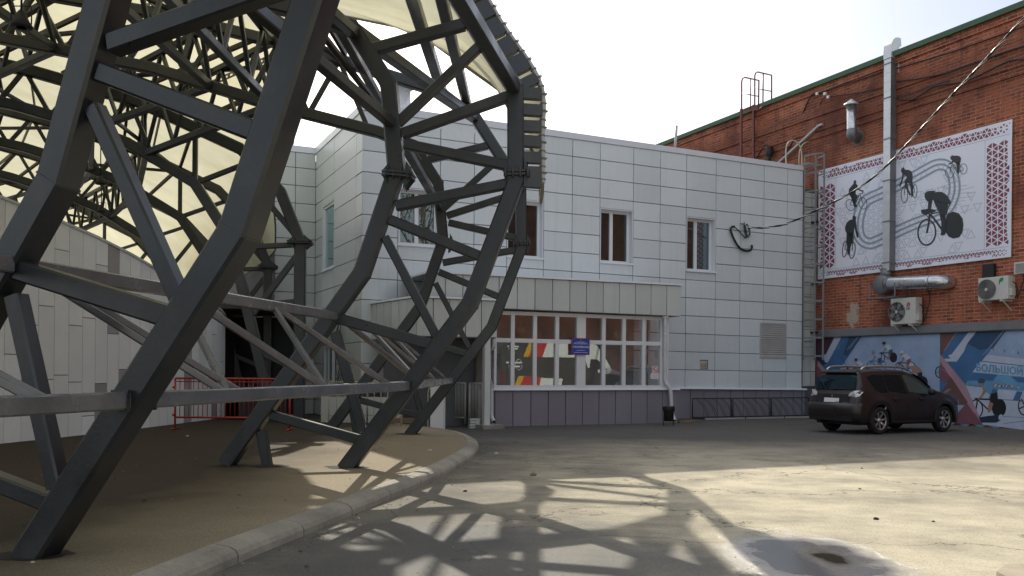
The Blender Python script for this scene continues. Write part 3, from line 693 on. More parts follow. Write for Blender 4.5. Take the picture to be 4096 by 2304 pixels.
# side glazing return on the right and the room inside
mb = MB(); q0 = PORCH.P(gr+.2, 0, 0)
for k in (.0, .95, 1.9): mb.box((q0-PORCH.n*(k+.06)+V((0,0,(z_sill+z_hd)/2))), .07, .07, z_hd-z_sill+.1, math.atan2(.4536, 1))
mb.build('side_frame', M['white'], por)
mb = MB(); A, B = PORCH.P(gl-.3, 0, -1.75), PORCH.P(gr+.15, 0, -1.75)
mb.face([A, B, B+V((0,0,z_hd+.5)), A+V((0,0,z_hd+.5))]); mb.face([PORCH.P(gl-.3, .1, -.1), PORCH.P(gr, .1, -.1), PORCH.P(gr, .1, -1.75), PORCH.P(gl-.3, .1, -1.75)])
mb.face([PORCH.P(gl-.3, 0, -.1), A, A+V((0,0,z_hd+.4)), PORCH.P(gl-.3, z_hd+.4, -.1)])
mb.face([PORCH.P(gl-.3, z_hd+.35, -.1), PORCH.P(gr, z_hd+.35, -.1), PORCH.P(gr, z_hd+.35, -1.75), PORCH.P(gl-.3, z_hd+.35, -1.75)])
mb.build('room_walls', M['interior'], por)
mb = MB()
for a, b in ((.35, 1.1), (4.3, 5.1)):
    mb = MB(); mb.prism([PORCH.P(gl+a, .1, -1.72), PORCH.P(gl+b, .1, -1.72), PORCH.P(gl+b, 2.3, -1.72), PORCH.P(gl+a, 2.3, -1.72)], PORCH.n*.03); mb.build('inner_door', M['conduit'], por)
pass
for px, py in ((2081, 1325), (2461, 1341)):
    p = PORCH.pt(px, py, -1.0); mb = MB(); mb.lathe(p+V((0,0,-.13)), (0,0,1), [(0,0), (.08,.02), (.125,.07), (.14,.13), (.125,.19), (.08,.24), (.05,.26)], 16); mb.tube([p+V((0,0,.12)), V((p.x, p.y, z_hd+.35))], .015, 6); mb.build('ceiling_lamp', M['lamp'], por)
# fascia of the porch
uf0, uf1 = PORCH.uz(1680, 1200, .2)[0], PORCH.uz(2724, 1200, .2)[0]
def fz(u, t):
    ul, zl = PORCH.uz(2067, 1110 if t else 1238, .2); ur, zr2 = PORCH.uz(2712, 1143 if t else 1266, .2); return lin(u, ul, zl, ur, zr2)
fj = [PORCH.uz(1900+x/2.07, 1200, .2)[0] for x in (-400, -250, -105, 45, 195, 345, 492, 637, 780, 918, 1057, 1190, 1322, 1452, 1582, 1700)]
mb = MB()
for a, b in zip(fj, fj[1:]): panel(PORCH, a, b, lambda u: fz(u, False), lambda u: fz(u, True), .24)
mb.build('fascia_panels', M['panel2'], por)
mb = MB(); a, b = fj[0], fj[-1]
mb.prism([PORCH.P(a, fz(a, True), .29), PORCH.P(b+.05, fz(b, True), .29), PORCH.P(b+.05, fz(b, True)+.055, .28), PORCH.P(a, fz(a, True)+.055, .28)], -PORCH.n*2.3)
mb.build('fascia_flashing', M['cap'], por)
mb = MB(); mb.face([PORCH.P(a, fz(a, False)+.02, .185), PORCH.P(b-.02, fz(b, False)+.02, .185), PORCH.P(b-.02, fz(b, True)-.01, .185), PORCH.P(a, fz(a, True)-.01, .185)])
mb.prism([PORCH.P(a, fz(a, False)+.0, .18), PORCH.P(b-.02, fz(b, False)+.0, .18), PORCH.P(b-.02, fz(b, False)+.0, -2), PORCH.P(a, fz(a, False)+.0, -2)], (0, 0, .05))
mb.prism([PORCH.P(b-.035, fz(b, False)+.05, .18), PORCH.P(b-.005, fz(b, False)+.05, .18), PORCH.P(b-.005, fz(b, True), .18), PORCH.P(b-.035, fz(b, True), .18)], -PORCH.n*2.1)
mb.build('soffit', M['ledge'], por)

# lower canopy over the side steps
can = thing('side_canopy', 'low grey panelled canopy on a white post left of the glazed porch', 'canopy', tuple(PORCH.P(-1.5, 0, .5)))
FR = Wall((PORCH.P(0, 0, .62).x, PORCH.P(0, 0, .62).y), (1, .4536))
cf, c1 = FR.pt(1665, 1300), FR.pt(1986, 1300); zt = FR.pt(1665, 1190).z; zbm = FR.pt(1986, 1352).z
e = V((ray(1427, 1300).x, 1, 0))*24.6; fl = V((cf.x, cf.y, 0)); SL = Wall((fl.x, fl.y), (e.x-fl.x, e.y-fl.y)); Ls = (e-fl).length
ztf = CAM.z+ray(1427, 1226).z*24.6; zbf = CAM.z+ray(1427, 1366).z*24.6
mb = MB(); ua, ub = FR.uz(1665, 1300)[0], FR.uz(1986, 1300)[0]; nj = 5
zbl = FR.pt(1665, 1345).z
for i in range(nj): panel(FR, ua+(ub-ua)*i/nj, ua+(ub-ua)*(i+1)/nj, lambda u: lin(u, ua, zbl, ub, zbm), lambda u: zt, .03)
nj = 8
for i in range(nj): panel(SL, Ls*i/nj, Ls*(i+1)/nj, lambda u: lin(u, 0, zbl, Ls, zbf), lambda u: lin(u, 0, zt, Ls, ztf), .03)
mb.build('fascia_panels', M['panel2'], can)
mb = MB()
mb.prism([FR.P(ua-.05, zt, .08), FR.P(ub+.02, zt, .08), FR.P(ub+.02, zt+.05, .07), FR.P(ua-.05, zt+.05, .07)], -FR.n*.3)
mb.prism([SL.P(0, zt, .08), SL.P(Ls, ztf, .08), SL.P(Ls, ztf+.05, .07), SL.P(0, zt+.05, .07)], -SL.n*.3)
mb.build('flashing', M['cap'], can)
mb = MB(); k = -PORCH.n*.8
mb.prism([FR.P(ua, zbl-.01, -.03), FR.P(ub, zbm-.01, -.03), FR.P(ub, zbm-.01, -2.6), SL.P(Ls, zbf-.01, -.1), SL.P(0, zbl-.01, -.03)], (0, 0, .04))
mb.face([FR.P(ua, zbl, -.025), FR.P(ub, zbm, -.025), FR.P(ub, zt, -.025), FR.P(ua, zt, -.025)]); mb.face([SL.P(0, zbl, -.025), SL.P(Ls, zbf, -.025), SL.P(Ls, ztf, -.025), SL.P(0, zt, -.025)])
mb.prism([FR.P(ub-.03, zbm+.03, .0), FR.P(ub-.005, zbm+.03, .0), FR.P(ub-.005, zt, .0), FR.P(ub-.03, zt, .0)], -FR.n*.6)
mb.build('soffit', M['ledge'], can)
gp = G(1944, 1715); mb = MB(); mb.box((gp.x, gp.y, zbm/2), .15, .15, zbm, .42); mb.build('post', M['fence_white'], can)
mb = MB(); mb.box((gp.x+.1, gp.y+.05, .05), .6, .5, .1, .42); mb.build('post_base', M['concrete'], can)
# dark wall behind the steps, inner door, steps
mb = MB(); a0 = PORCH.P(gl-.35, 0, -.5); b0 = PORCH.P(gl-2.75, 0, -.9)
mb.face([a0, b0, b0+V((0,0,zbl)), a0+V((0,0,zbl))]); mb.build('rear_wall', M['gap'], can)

# ------------------------------------------------------------------ brick hall
hall = thing('brick_hall', 'long old red brick hall with a green roof edge on the right', 'building', (12, 27, 0))
mb = MB(); B0, B1 = -48.0, 22.0; zR = (BRICK.uz(4090, 36)[1]+BRICK.uz(2700, 574)[1])/2
mb.uv = lambda p: ((p-BRICK.o).dot(BRICK.d), p.z)
us = [B0+i*1.5 for i in range(48)]; us = [u for u in us if u <= B1]
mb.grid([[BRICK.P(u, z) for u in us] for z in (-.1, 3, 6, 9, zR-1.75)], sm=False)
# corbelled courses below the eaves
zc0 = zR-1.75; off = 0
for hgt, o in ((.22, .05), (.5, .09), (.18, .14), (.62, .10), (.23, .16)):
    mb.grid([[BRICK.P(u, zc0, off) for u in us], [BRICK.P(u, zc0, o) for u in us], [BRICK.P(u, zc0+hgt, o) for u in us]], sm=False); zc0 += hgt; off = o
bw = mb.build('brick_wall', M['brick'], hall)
mb = MB(); mb.prism([BRICK.P(B0, zR-.02, .28), BRICK.P(B1, zR-.02, .28), BRICK.P(B1, zR+.13, .30), BRICK.P(B0, zR+.13, .30)], -BRICK.n*.5); mb.build('roof_edge', M['green'], hall)
mb = MB(); p = [BRICK.P(B0, 0, -.1), BRICK.P(B1, 0, -.1), BRICK.P(B1, 0, -12), BRICK.P(B0, 0, -12)]
for i in (0, 1, 2, 3):
    a, b = p[i], p[(i+1) % 4]; mb.face([a, b, b+V((0,0,zR)), a+V((0,0,zR))])
mb.face([q+V((0,0,zR)) for q in p]); mb.build('hall_body', M['gap'], hall)
uL = BRICK.uz(3256, 1340)[0]; mb = MB(); z0, z1 = (BRICK.uz(3262, 1350)[1]+BRICK.uz(4090, 1323)[1])/2, (BRICK.uz(3262, 1318)[1]+BRICK.uz(4090, 1283)[1])/2
mb.prism([BRICK.P(B0, z0, .14), BRICK.P(uL+.2, z0, .14), BRICK.P(uL+.2, z1-.04, .14), BRICK.P(uL+.2, z1, .03), BRICK.P(B0, z1, .03), BRICK.P(B0, z1-.04, .14)], -BRICK.n*.02)
mb.prism([BRICK.P(B0, z0, .14), BRICK.P(uL+.2, z0, .14), BRICK.P(uL+.2, z0+.03, .14), BRICK.P(B0, z0+.03, .14)], -BRICK.n*.13)
mb.build('metal_ledge', M['ledge'], hall)
LEDGE0 = z0
# ------------------------------------------------------------------ steel canopy: arched lattice ribs
yB = 12.16; kB = yB/FPX
def rz(px, py): p = PY(px, py, yB); return (p.x-PY(1384.5, 1869, yB).x, p.z)
OUT = [(0, .1)]+[rz(*p) for p in ((1887,1218), (2070,735), (2066,372), (1790,-58))]+[(.45,7.42), (-2.2,8.2), (-5,8.85), (-9,9.45), (-14.5,9.95)]
INN = [rz(897,1855)]+[rz(*p) for p in ((1453,1094), (1592,690), (1562,345), (1414,116))]+[(-.7,6.5), (-3,7.05), (-5.4,7.75), (-9,8.4), (-14.5,8.9)]
OUTD = [(0,.1), (0,2.6), (0,4.67), (-.12,5.0), (-.5,5.95), (-1.5,7.0), (-4,8.1), (-6.5,8.75), (-9.5,9.35), (-14.5,9.85)]
INND = [(-.6,.1), (-.88,1.28), (-1.45,3.63), (-1.9,5.0), (-2.6,6.1), (-4.2,7.05), (-5.4,7.5), (-6.9,7.9), (-9.5,8.35), (-14.5,8.85)]
FRM = [((-5.0,.2), -32, 0), ((-3.47,6.34), -17, 0), ((-2.305,12.16), -4, 0), ((-2.167,18.5), 2, 0), ((-5.37,22.1), 5, 1), ((-7.7,27.5), 16, 1), ((-10.8,32.6), 26, 1), ((-14.6,37.3), 36, 1), ((-19.2,41.3), 46, 1), ((-24.6,44.5), 56, 1), ((-31,46.5), 68, 1), ((-38,47.5), 80, 1)]
def fp(fr, q):                       # (r, z) in the plane of a frame
    (x, y), a, k = fr; a = R(a); return V((x+math.cos(a)*q[0], y+math.sin(a)*q[0], q[1]))
def fn(fr): a = R(fr[1]); return V((-math.sin(a), math.cos(a), 0))
def prof(fr, out): return (OUTD if out else INND) if fr[2] else (OUT if out else INN)
def on(pl, f):                       # point at fraction index f of a polyline
    i = min(int(f), len(pl)-2); t = f-i; return (pl[i][0]+(pl[i+1][0]-pl[i][0])*t, pl[i][1]+(pl[i+1][1]-pl[i][1])*t)
def at_r(pl, r):                     # roof point at radius r (taken from the inner end)
    for i in range(len(pl)-1, 0, -1):
        a, b = pl[i], pl[i-1]
        if (a[0]-r)*(b[0]-r) <= 0 and a[0] != b[0]: t = (r-a[0])/(b[0]-a[0]); return (r, a[1]+(b[1]-a[1])*t)
    return pl[-1]
D = 1.59
BR = [((680,1045),(905,1105),.13), ((845,835),(915,1085),.13), ((848,800),(1092,868),.15), ((972,598),(1108,858),.12), ((985,555),(1228,655),.14),
      ((1000,520),(1297,466),.14), ((1022,366),(1300,428),.14), ((1015,340),(1292,249),.14), ((1005,312),(1225,112),.13), ((935,128),(1172,70),.15)]
BR = [(rz(a[0]*D, a[1]*D), rz(b[0]*D, b[1]*D), w) for a, b, w in BR]
def plate(parent, fr, q, tangent, size=.40):
    p = fp(fr, q); t = V((math.cos(R(fr[1]))*tangent[0], math.sin(R(fr[1]))*tangent[0], tangent[1])).normalized(); n = fn(fr); sd = n.cross(t)
    mb = MB()
    for s in (-.022, .022): mb.bar(p+t*(s-.015), p+t*(s+.015), size, size*.86, sd, .06)
    for a in (-.11, 0, .11):
        for sg in (1, -1):
            mb.prism([p+sd*.10*sg+n*a-t*.20, p+sd*size*.49*sg+n*a-t*.03, p+sd*size*.49*sg+n*a+t*.03, p+sd*.10*sg+n*a+t*.20], n*.014)
    for a in (-.13, .13):
        mb.prism([p+n*.10*(1 if a > 0 else -1)+sd*a-t*.17, p+n*size*.43*(1 if a > 0 else -1)+sd*a, p+n*.10*(1 if a > 0 else -1)+sd*a+t*.17], sd*.014)
    o = mb.build('flange_plate', M['steel'], parent)
    mb = MB()
    for a in (-.15, -.05, .05, .15):
        for b in (-.16, .16): mb.lathe(p+sd*a+n*b-t*.065, t, [(.016,0), (.016,.13)], 6)
    mb.build('flange_bolts', M['bolt'], o)
def web(parent, fr, r0, r1, n):
    po, pi = prof(fr, True), prof(fr, False)
    for i in range(n):
        a = r0+(r1-r0)*i/n; b = r0+(r1-r0)*(i+1)/n
        mb = MB(); mb.bar(fp(fr, at_r(pi, a)), fp(fr, at_r(po, (a+b)/2)), .10, .10, fn(fr), .012); mb.build('web_brace', M['steel'], parent)
        mb = MB(); mb.bar(fp(fr, at_r(po, (a+b)/2)), fp(fr, at_r(pi, b)), .10, .10, fn(fr), .012); mb.build('web_brace', M['steel'], parent)
LB = ['dark steel arched rib mostly out of view beside the camera', 'nearest dark steel arched rib leaning across the left foreground', 'dark steel arched rib in the middle with bolted flange plates and cloth edge', 'dark steel arched rib farthest right behind the middle one, its foot by the kerb end']
for i in range(4):
    fr = FRM[i]; t = thing('arched_rib', LB[i], 'steel rib', (fr[0][0], fr[0][1], ISL), 'arched ribs of the canopy')
    n = fn(fr)
    mb = MB(); mb.sweep([fp(fr, q) for q in OUT], n, .225, .225, .022); mb.build('outer_chord', M['steel'], t)
    mb = MB(); mb.sweep([fp(fr, q) for q in INN], n, .225, .225, .022); mb.build('inner_chord', M['steel'], t)
    for a, b, w in BR:
        mb = MB(); mb.bar(fp(fr, a), fp(fr, b), w, w, n, .015); mb.build('brace', M['steel'], t)
    a, b = rz(655*D, 1085*D), rz(672*D, 1171*D); mb = MB(); mb.bar(fp(fr, a), fp(fr, (b[0], .09)), .13, .13, n, .015); mb.build('foot_strut', M['steel'], t)
    for pl in (OUT, INN):                       # weld beads where the chord sections are joined
        for q in pl[1:4]:
            i_ = pl.index(q); ta = (V((*pl[i_+1], 0))-V((*pl[i_-1], 0))).normalized(); tw = V((math.cos(R(fr[1]))*ta.x, math.sin(R(fr[1]))*ta.x, ta.y)); sdv = n.cross(tw)
            mb = MB(); mb.bar(fp(fr, q)-tw*.006, fp(fr, q)+tw*.006, .245, .236, sdv, .024); mb.build('weld_bead', M['bolt'], t)
    rq = random.Random(i)
    for q0 in ((0, 0), (INN[0][0], 0), (rz(672*D, 1171*D)[0], 0)):
        c = fp(fr, q0); mb = MB(); mb.face([V((c.x+math.cos(a)*rq.uniform(.2,.3)*1.15, c.y+math.sin(a)*rq.uniform(.16,.24), ISL+.004)) for a in [k*math.pi/9 for k in range(18)]]); mb.build('soil_gap', M['soil'], t)
    web(t, fr, -.9, -13.5, 10)
    if i >= 2:
        plate(t, fr, rz(2073, 708), (.0, 1), .36); plate(t, fr, rz(1600, 706), (.1, 1), .43)
# welded end plates and bolted cleats on the nearest rib
LBD = ['dark steel lattice column with a bolted flange in front of the recessed building corner', 'dark steel lattice column second in the row behind the red barrier', 'dark steel lattice column third in the shaded row behind the barrier', 'dark steel lattice column fourth in the shaded row', 'dark steel lattice column fifth in the shaded row', 'dark steel lattice column sixth in the shaded row', 'dark steel lattice column seventh in the shaded row behind the track wall', 'dark steel lattice column farthest in the shaded row behind the track wall']
for i in range(4, 12):
    fr = FRM[i]; t = thing('lattice_column', LBD[i-4], 'steel column', (fr[0][0], fr[0][1], ISL), 'lattice columns under the far roof edge'); n = fn(fr)
    mb = MB(); mb.sweep([fp(fr, q) for q in OUTD], n, .28, .25, .025); mb.build('outer_chord', M['steel'], t)
    mb = MB(); mb.sweep([fp(fr, q) for q in INND], n, .26, .24, .025); mb.build('inner_chord', M['steel'], t)
    for a, b, w in (((0,4.45),(-1.2,2.8),.15), ((-.75,5.6),(-.03,4.75),.15), ((-1.85,4.5),(-.1,4.62),.13), ((-1.4,3.05),(0,3.2),.12), ((-1.0,1.9),(0,1.45),.15), ((0,1.3),(-.75,.75),.14), ((-1.9,5.0),(-.9,6.4),.14), ((-2.6,6.1),(-1.2,6.7),.12), ((-2.6,6.1),(-2.6,7.5),.12)):
        mb = MB(); mb.bar(fp(fr, a), fp(fr, b), w, w, n, .015); mb.build('brace', M['steel'], t)
    web(t, fr, -3.6, -13.5, 8)
    plate(t, fr, (0, 4.67), (0, 1), .62); 

# ring members between the ribs: light tubes low down, with a zigzag
UP, LO = rz(1352, 1265), rz(1643, 1543)
RL = ['grey tube ring truss running out of the left edge of the picture', 'grey tube ring truss between the nearest rib and the middle rib', 'grey tube ring truss between the middle rib and the farthest arched rib']
for i in range(3):
    f0, f1 = FRM[i], FRM[i+1]; a0, a1, b0, b1 = fp(f0, UP), fp(f1, UP), fp(f0, LO), fp(f1, LO)
    t = thing('ring_truss', RL[i], 'tube truss', tuple((a0+b1)/2), 'ring trusses linking the ribs')
    e = (a1-a0).normalized()*.1
    mb = MB(); mb.bar(a0+e, a1-e, .10, .12, None, .012); mb.build('upper_tube', M['tube'], t)
    mb = MB(); mb.bar(b0+e, b1-e, .115, .12, None, .012); mb.build('lower_tube', M['tube'], t)
    nn = 3
    for k in range(nn):
        u0 = a0.lerp(a1, (k+.02)/nn); l0 = b0.lerp(b1, min(.97, (k+.62)/nn)); l1 = b0.lerp(b1, max(.03, (k-.38)/nn)); 
        mb = MB(); mb.bar(u0, l0, .055, .055, None, .006); mb.build('diagonal', M['tube'], t)
        mb = MB(); mb.bar(u0.lerp(a1, .02), b0.lerp(b1, (k+.66)/nn) if k else b0.lerp(b1, .25), .055, .055, None, .006); mb.build('diagonal', M['tube'], t)
        if k: 
            mb = MB(); mb.bar(u0, l1, .055, .055, None, .006); mb.build('diagonal', M['tube'], t)
    for p, fr in ((b0, f0), (b1, f1)):
        mb = MB(); td = (b1-b0).normalized()*(1 if p is b0 else -1)
        mb.bar(p+td*.135, p+td*.145, .135, .145); mb.bar(p+td*.15, p+td*.16, .135, .145)
        mb.build('cleat', M['steel'], t)
# structural purlins over the shoulders
def ringpts(f, out=True, dr=0.0, lo=0, hi=len(FRM), sub=4, up=0.0):
    pts = []
    for i in range(lo, hi):
        p = fp(FRM[i], f(FRM[i])); pts.append(p+V((0,0,up)))
    return pts
PURL = [('shoulder purlin', lambda fr: on(prof(fr, True), 3.0), .16, 1, 4), ('upper shoulder purlin', lambda fr: on(prof(fr, True), 4.15), .17, 1, 4), ('ridge side purlin', lambda fr: on(prof(fr, True), 4.75), .19, 1, 4), ('inner ring tube', lambda fr: on(prof(fr, False), 2.55), .13, 0, 4), ('inner upper ring tube', lambda fr: on(prof(fr, False), 4.3), .13, 0, 4)]
for nm, f, wd, lo, hi in PURL:
    pts = ringpts(f, lo=lo, hi=hi); mb = MB()
    for a, b in zip(pts, pts[1:]): mb.bar(a, b, wd, wd, None, .014)
    tag(mb.build('ring_purlin', M['steel']), 'dark steel %s running from rib to rib at the canopy shoulder' % nm, 'purlin', 'ring purlins at the shoulder')
fB, fC, fA, fD = FRM[2], FRM[3], FRM[1], FRM[4]
for a, b, w, l in ((fp(fB, INN[4]), fp(fC, OUT[4]), .17, 'thick dark steel roof brace from the middle rib to the farthest arched rib'), (fp(fA, INN[3]), fp(fB, on(INN, 3.9)), .14, 'dark steel brace between the tops of the nearest and middle ribs'),
        (fp(fB, on(INN, 4.9)), fp(fB, on(INN, 4.9)).lerp(fp(fC, INN[3]), .8), .09, 'thin dark steel hanger crossing the gap of sky')):
    mb = MB(); mb.bar(a, b, w, w, None, .014); tag(mb.build('roof_brace', M['steel']), l, 'brace')

# roof purlins (brown) and membrane clamp rails along the ring, and lower ring trusses
RR = [-1.4, -3.0, -4.6, -6.2, -7.8, -9.4, -11.0, -12.6]
words = ['lowest', 'second', 'third', 'fourth', 'fifth', 'sixth', 'seventh', 'highest']
for k, r in enumerate(RR):
    lo = 0; pts = ringpts(lambda fr, r=r: at_r(prof(fr, True), r-(1.2 if fr[2] else 0)), up=.16); mb = MB()
    for a, b in zip(pts, pts[1:]): mb.bar(a, b, .075, .10, None, 0)
    tag(mb.build('roof_purlin', M['purlin']), '%s brown purlin under the cream roof cloth, counting up from the edge' % words[k], 'purlin', 'brown roof purlins')
for k, r in enumerate([-2.2, -5.4, -8.6]):
    lo, hi = 2, 9
    mb = MB(); mb2 = MB()
    for i in range(2, 11):
        for m in range(10):
            fa, fb = FRM[i], FRM[i+1]; rr = lambda fr: r-(1.2 if fr[2] else 0)
            a, b = fp(fa, at_r(prof(fa, True), rr(fa))), fp(fb, at_r(prof(fb, True), rr(fb))); p, q = a.lerp(b, m/10)+V((0,0,.24)), a.lerp(b, (m+1)/10)+V((0,0,.24)); d = q-p; up = V((0,0,.09))
            mb.bar(p, p+d, .03, .03, None, 0); mb.bar(p-up, p+d-up, .03, .03, None, 0); 
            for x in (.0, .33, .66): mb.bar(p+d*x, p+d*x-up, .05, .03, None, 0)
    tag(mb.build('clamp_rail', M['rail']), '%s pale ladder-like clamp rail under the cream roof cloth' % ['lower', 'middle', 'upper'][k], 'rail', 'clamp rails of the roof cloth')
ring2 = ['low', 'middle', 'highest', 'lowest', 'high']
for k, r in enumerate([-4.2, -7.4, -11.0, -2.9, -9.3]):
    t = None
    for i in range(1, 11):
        fa, fb = FRM[i], FRM[i+1]; rr = lambda fr: r-(.9 if fr[2] else 0)
        ta, tb = fp(fa, at_r(prof(fa, True), rr(fa))), fp(fb, at_r(prof(fb, True), rr(fb))); ba, bb = fp(fa, at_r(prof(fa, False), rr(fa))), fp(fb, at_r(prof(fb, False), rr(fb)))
        if t is None: t = thing('roof_ring_truss', '%s lattice girder running round under the roof cloth' % ring2[k], 'girder', tuple(ba), 'ring girders under the roof')
        mb = MB(); mb.bar(ta, tb, .13, .13, None, .012); mb.build('top_chord', M['steel'], t)
        mb = MB(); mb.bar(ba, bb, .15, .15, None, .012); mb.build('bottom_chord', M['steel'], t)
        nn = 4
        for m in range(nn):
            mb = MB(); mb.bar(ba.lerp(bb, m/nn), ta.lerp(tb, (m+.5)/nn), .08, .08, None, .008); mb.build('web_brace', M['steel'], t)
            mb = MB(); mb.bar(ta.lerp(tb, (m+.5)/nn), ba.lerp(bb, (m+1)/nn), .08, .08, None, .008); mb.build('web_brace', M['steel'], t)
# flat bracing under the cloth between neighbouring frames
brc = MB()
for i in range(1, 11):
    fa, fb = FRM[i], FRM[i+1]
    for k in range(len(RR)-2):
        ra, rb = (RR[k], RR[k+2]) if (i+k) % 2 else (RR[k+2], RR[k]); g = lambda fr, r: fp(fr, at_r(prof(fr, True), r-(1.2 if fr[2] else 0)))
        if k % 2 == 0: brc.bar(g(fa, ra), g(fb, rb), .09, .09, None, .01)
tag(brc.build('roof_bracing', M['steel']), 'crossed dark steel bracing lying flat under the cream roof cloth', 'bracing')

# cream membrane: strip hung from the middle rib and the main roof behind it
def off_prof(pl, k):
    o = []; 
    for i, p in enumerate(pl):
        a = V((*pl[max(i-1, 0)], 0)); b = V((*pl[min(i+1, len(pl)-1)], 0)); t = (b-a).normalized(); n = V((t.y, -t.x, 0)); e = k*(1.0 if p[0] > -.5 and not FRM else 1.0)
        o.append((p[0]+n.x*e, p[1]+n.y*e))
    return o
MO = [OUT[2], on(OUT, 2.5), OUT[3], on(OUT, 3.5), OUT[4]]+OUT[5:]; MO = [(r+.0, z) for r, z in MO]
MOo = off_prof(MO, .36); MD = [OUTD[2], on(OUTD, 2.6), OUTD[3], on(OUTD, 3.5), OUTD[4]]+OUTD[5:]; MDo = off_prof(MD, .40)
def mem(fr): return MDo if fr[2] else MOo
def station(i, t):                   # membrane profile between frames i and i+1
    a, b = FRM[i], FRM[min(i+1, len(FRM)-1)]; pa, pb = mem(a), mem(b)
    return [fp(a, pa[k]).lerp(fp(b, pb[k]), t)-V((0,0,.10*math.sin(math.pi*t))) for k in range(len(pa))]
def dense(pl, s0, n=34):
    out = []; m = len(pl)-1
    for k in range(n+1):
        f = s0+(m-s0)*k/n; i = min(int(f), m-1); q0, q1, q2, q3 = pl[max(i-1,0)], pl[i], pl[i+1], pl[min(i+2,m)]; t = f-i
        out.append(.5*((2*q1)+(q2-q0)*t+(2*q0-5*q1+4*q2-q3)*t*t+(3*q1-q0-3*q2+q3)*t**3))
    return out
roof = thing('canopy_cloth', 'cream translucent roof cloth stretched over the steel ribs', 'canopy', tuple(fp(FRM[2], (0, 7))))
mb = MB(); rows = []
ST = [(2, .02, .05), (2, .15, .15), (2, .3, .35), (2, .42, .7), (2, .50, 1.6), (2, .56, 3.4), (2, .62, 5.1), (2, .70, 5.7), (2, .85, 5.85), (3, .0, 5.9), (3, .3, 5.7), (3, .6, 5.2), (3, .85, 4.7), (4, 0, 4.6), (4, .25, 4.4), (4, .5, 4.1), (4, .75, 3.3)]
for i in range(5, 11): ST += [(i, x/4, .05 if i > 5 else 2.2-x*.6) for x in range(4)]
for i, t, s0 in ST: rows.append(dense(station(i, t), s0))
mb.grid(rows, sm=True); mb.build('roof_sheet', M['membrane'], roof)
mb = MB(); rows = [dense(station(i, t), s0) for i, t, s0 in ((0, 0, 1.0), (0, .5, 1.3), (1, 0, 2.0), (1, .3, 2.8), (1, .6, 3.6), (1, .85, 4.1), (2, .0, 4.4), (2, .02, 4.4))]
mb.grid(rows, sm=True); mb.build('roof_sheet', M['membrane'], roof)
edge = [p for p in dense(station(2, .02), .0, 60)]
et = edge[:44]; mb = MB(); mb.tube(et, .038, 8); eo = mb.build('edge_tube', M['conduit'], roof)
mb = MB(); k = 0
for i in range(1, 43):
    a = (et[i+1]-et[i]).normalized()
    mb.lathe(et[i]-a*.02, a, [(.045,0), (.052,.01), (.045,.025)], 8)
    if i % 2 == 0:
        x = V((0,0,1)).cross(a).normalized(); y = a.cross(x); mb.tube([et[i]+(x*math.cos(q)+y*math.sin(q))*.06 for q in [j*math.pi/6 for j in range(13)]], .008, 5)
mb.build('edge_lacing', M['ledge'], eo)
j = 0
for i in range(0, 44, 2):
    wst = .15 if i < 16 else .25
    a = et[i]; fr = FRM[2]; best = min((fp(fr, on(OUT, 1.9+q*.02)) for q in range(200)), key=lambda p: (p-a).length)
    mb = MB(); mb.bar(best, a+(best-a).normalized()*.03, .12, wst, fn(fr), .0); mb.build('edge_bracket', M['steel'], roof)
# bottom and inner hems
hem = [dense(station(i, t), s0)[0] for i, t, s0 in ST]
for q in range(len(hem)-1):
    mb = MB(); mb.bar(hem[q], hem[q+1], .05, .05, None, 0); mb.build('hem_rail', M['rail'], roof)

# hanging flood lamps under the roof
def flood(px, py, y, label):
    p = PY(px, py, y); t = thing('flood_lamp', label, 'lamp', tuple(p), 'lamps hung under the roof')
    mb = MB(); mb.lathe(p, (0,0,1), [(0,.01), (.13,.0), (.15,.03), (.10,.10), (.06,.2), (.03,.24)], 16); mb.build('housing', M['black'], t)
    mb = MB(); mb.lathe(p, (0,0,1), [(.0,.005), (.12,.005)], 16); mb.build('lens', M['poster'], t)
    mb = MB(); mb.tube([p+V((0,0,.22)), p+V((0,0,1.1))], .014, 6); mb.tube([p+V((-.14,0,.05)), p+V((-.14,0,.3)), p+V((.14,0,.3)), p+V((.14,0,.05))], .01, 5); mb.build('hanger', M['black'], t)
flood(85, 112, 12.0, 'black flood lamp hanging in the top left corner under the roof')
flood(402, 738, 24.0, 'small black flood lamp hanging behind the nearest rib, upper of two')
flood(405, 850, 26.5, 'small black flood lamp hanging behind the nearest rib, lower of two')
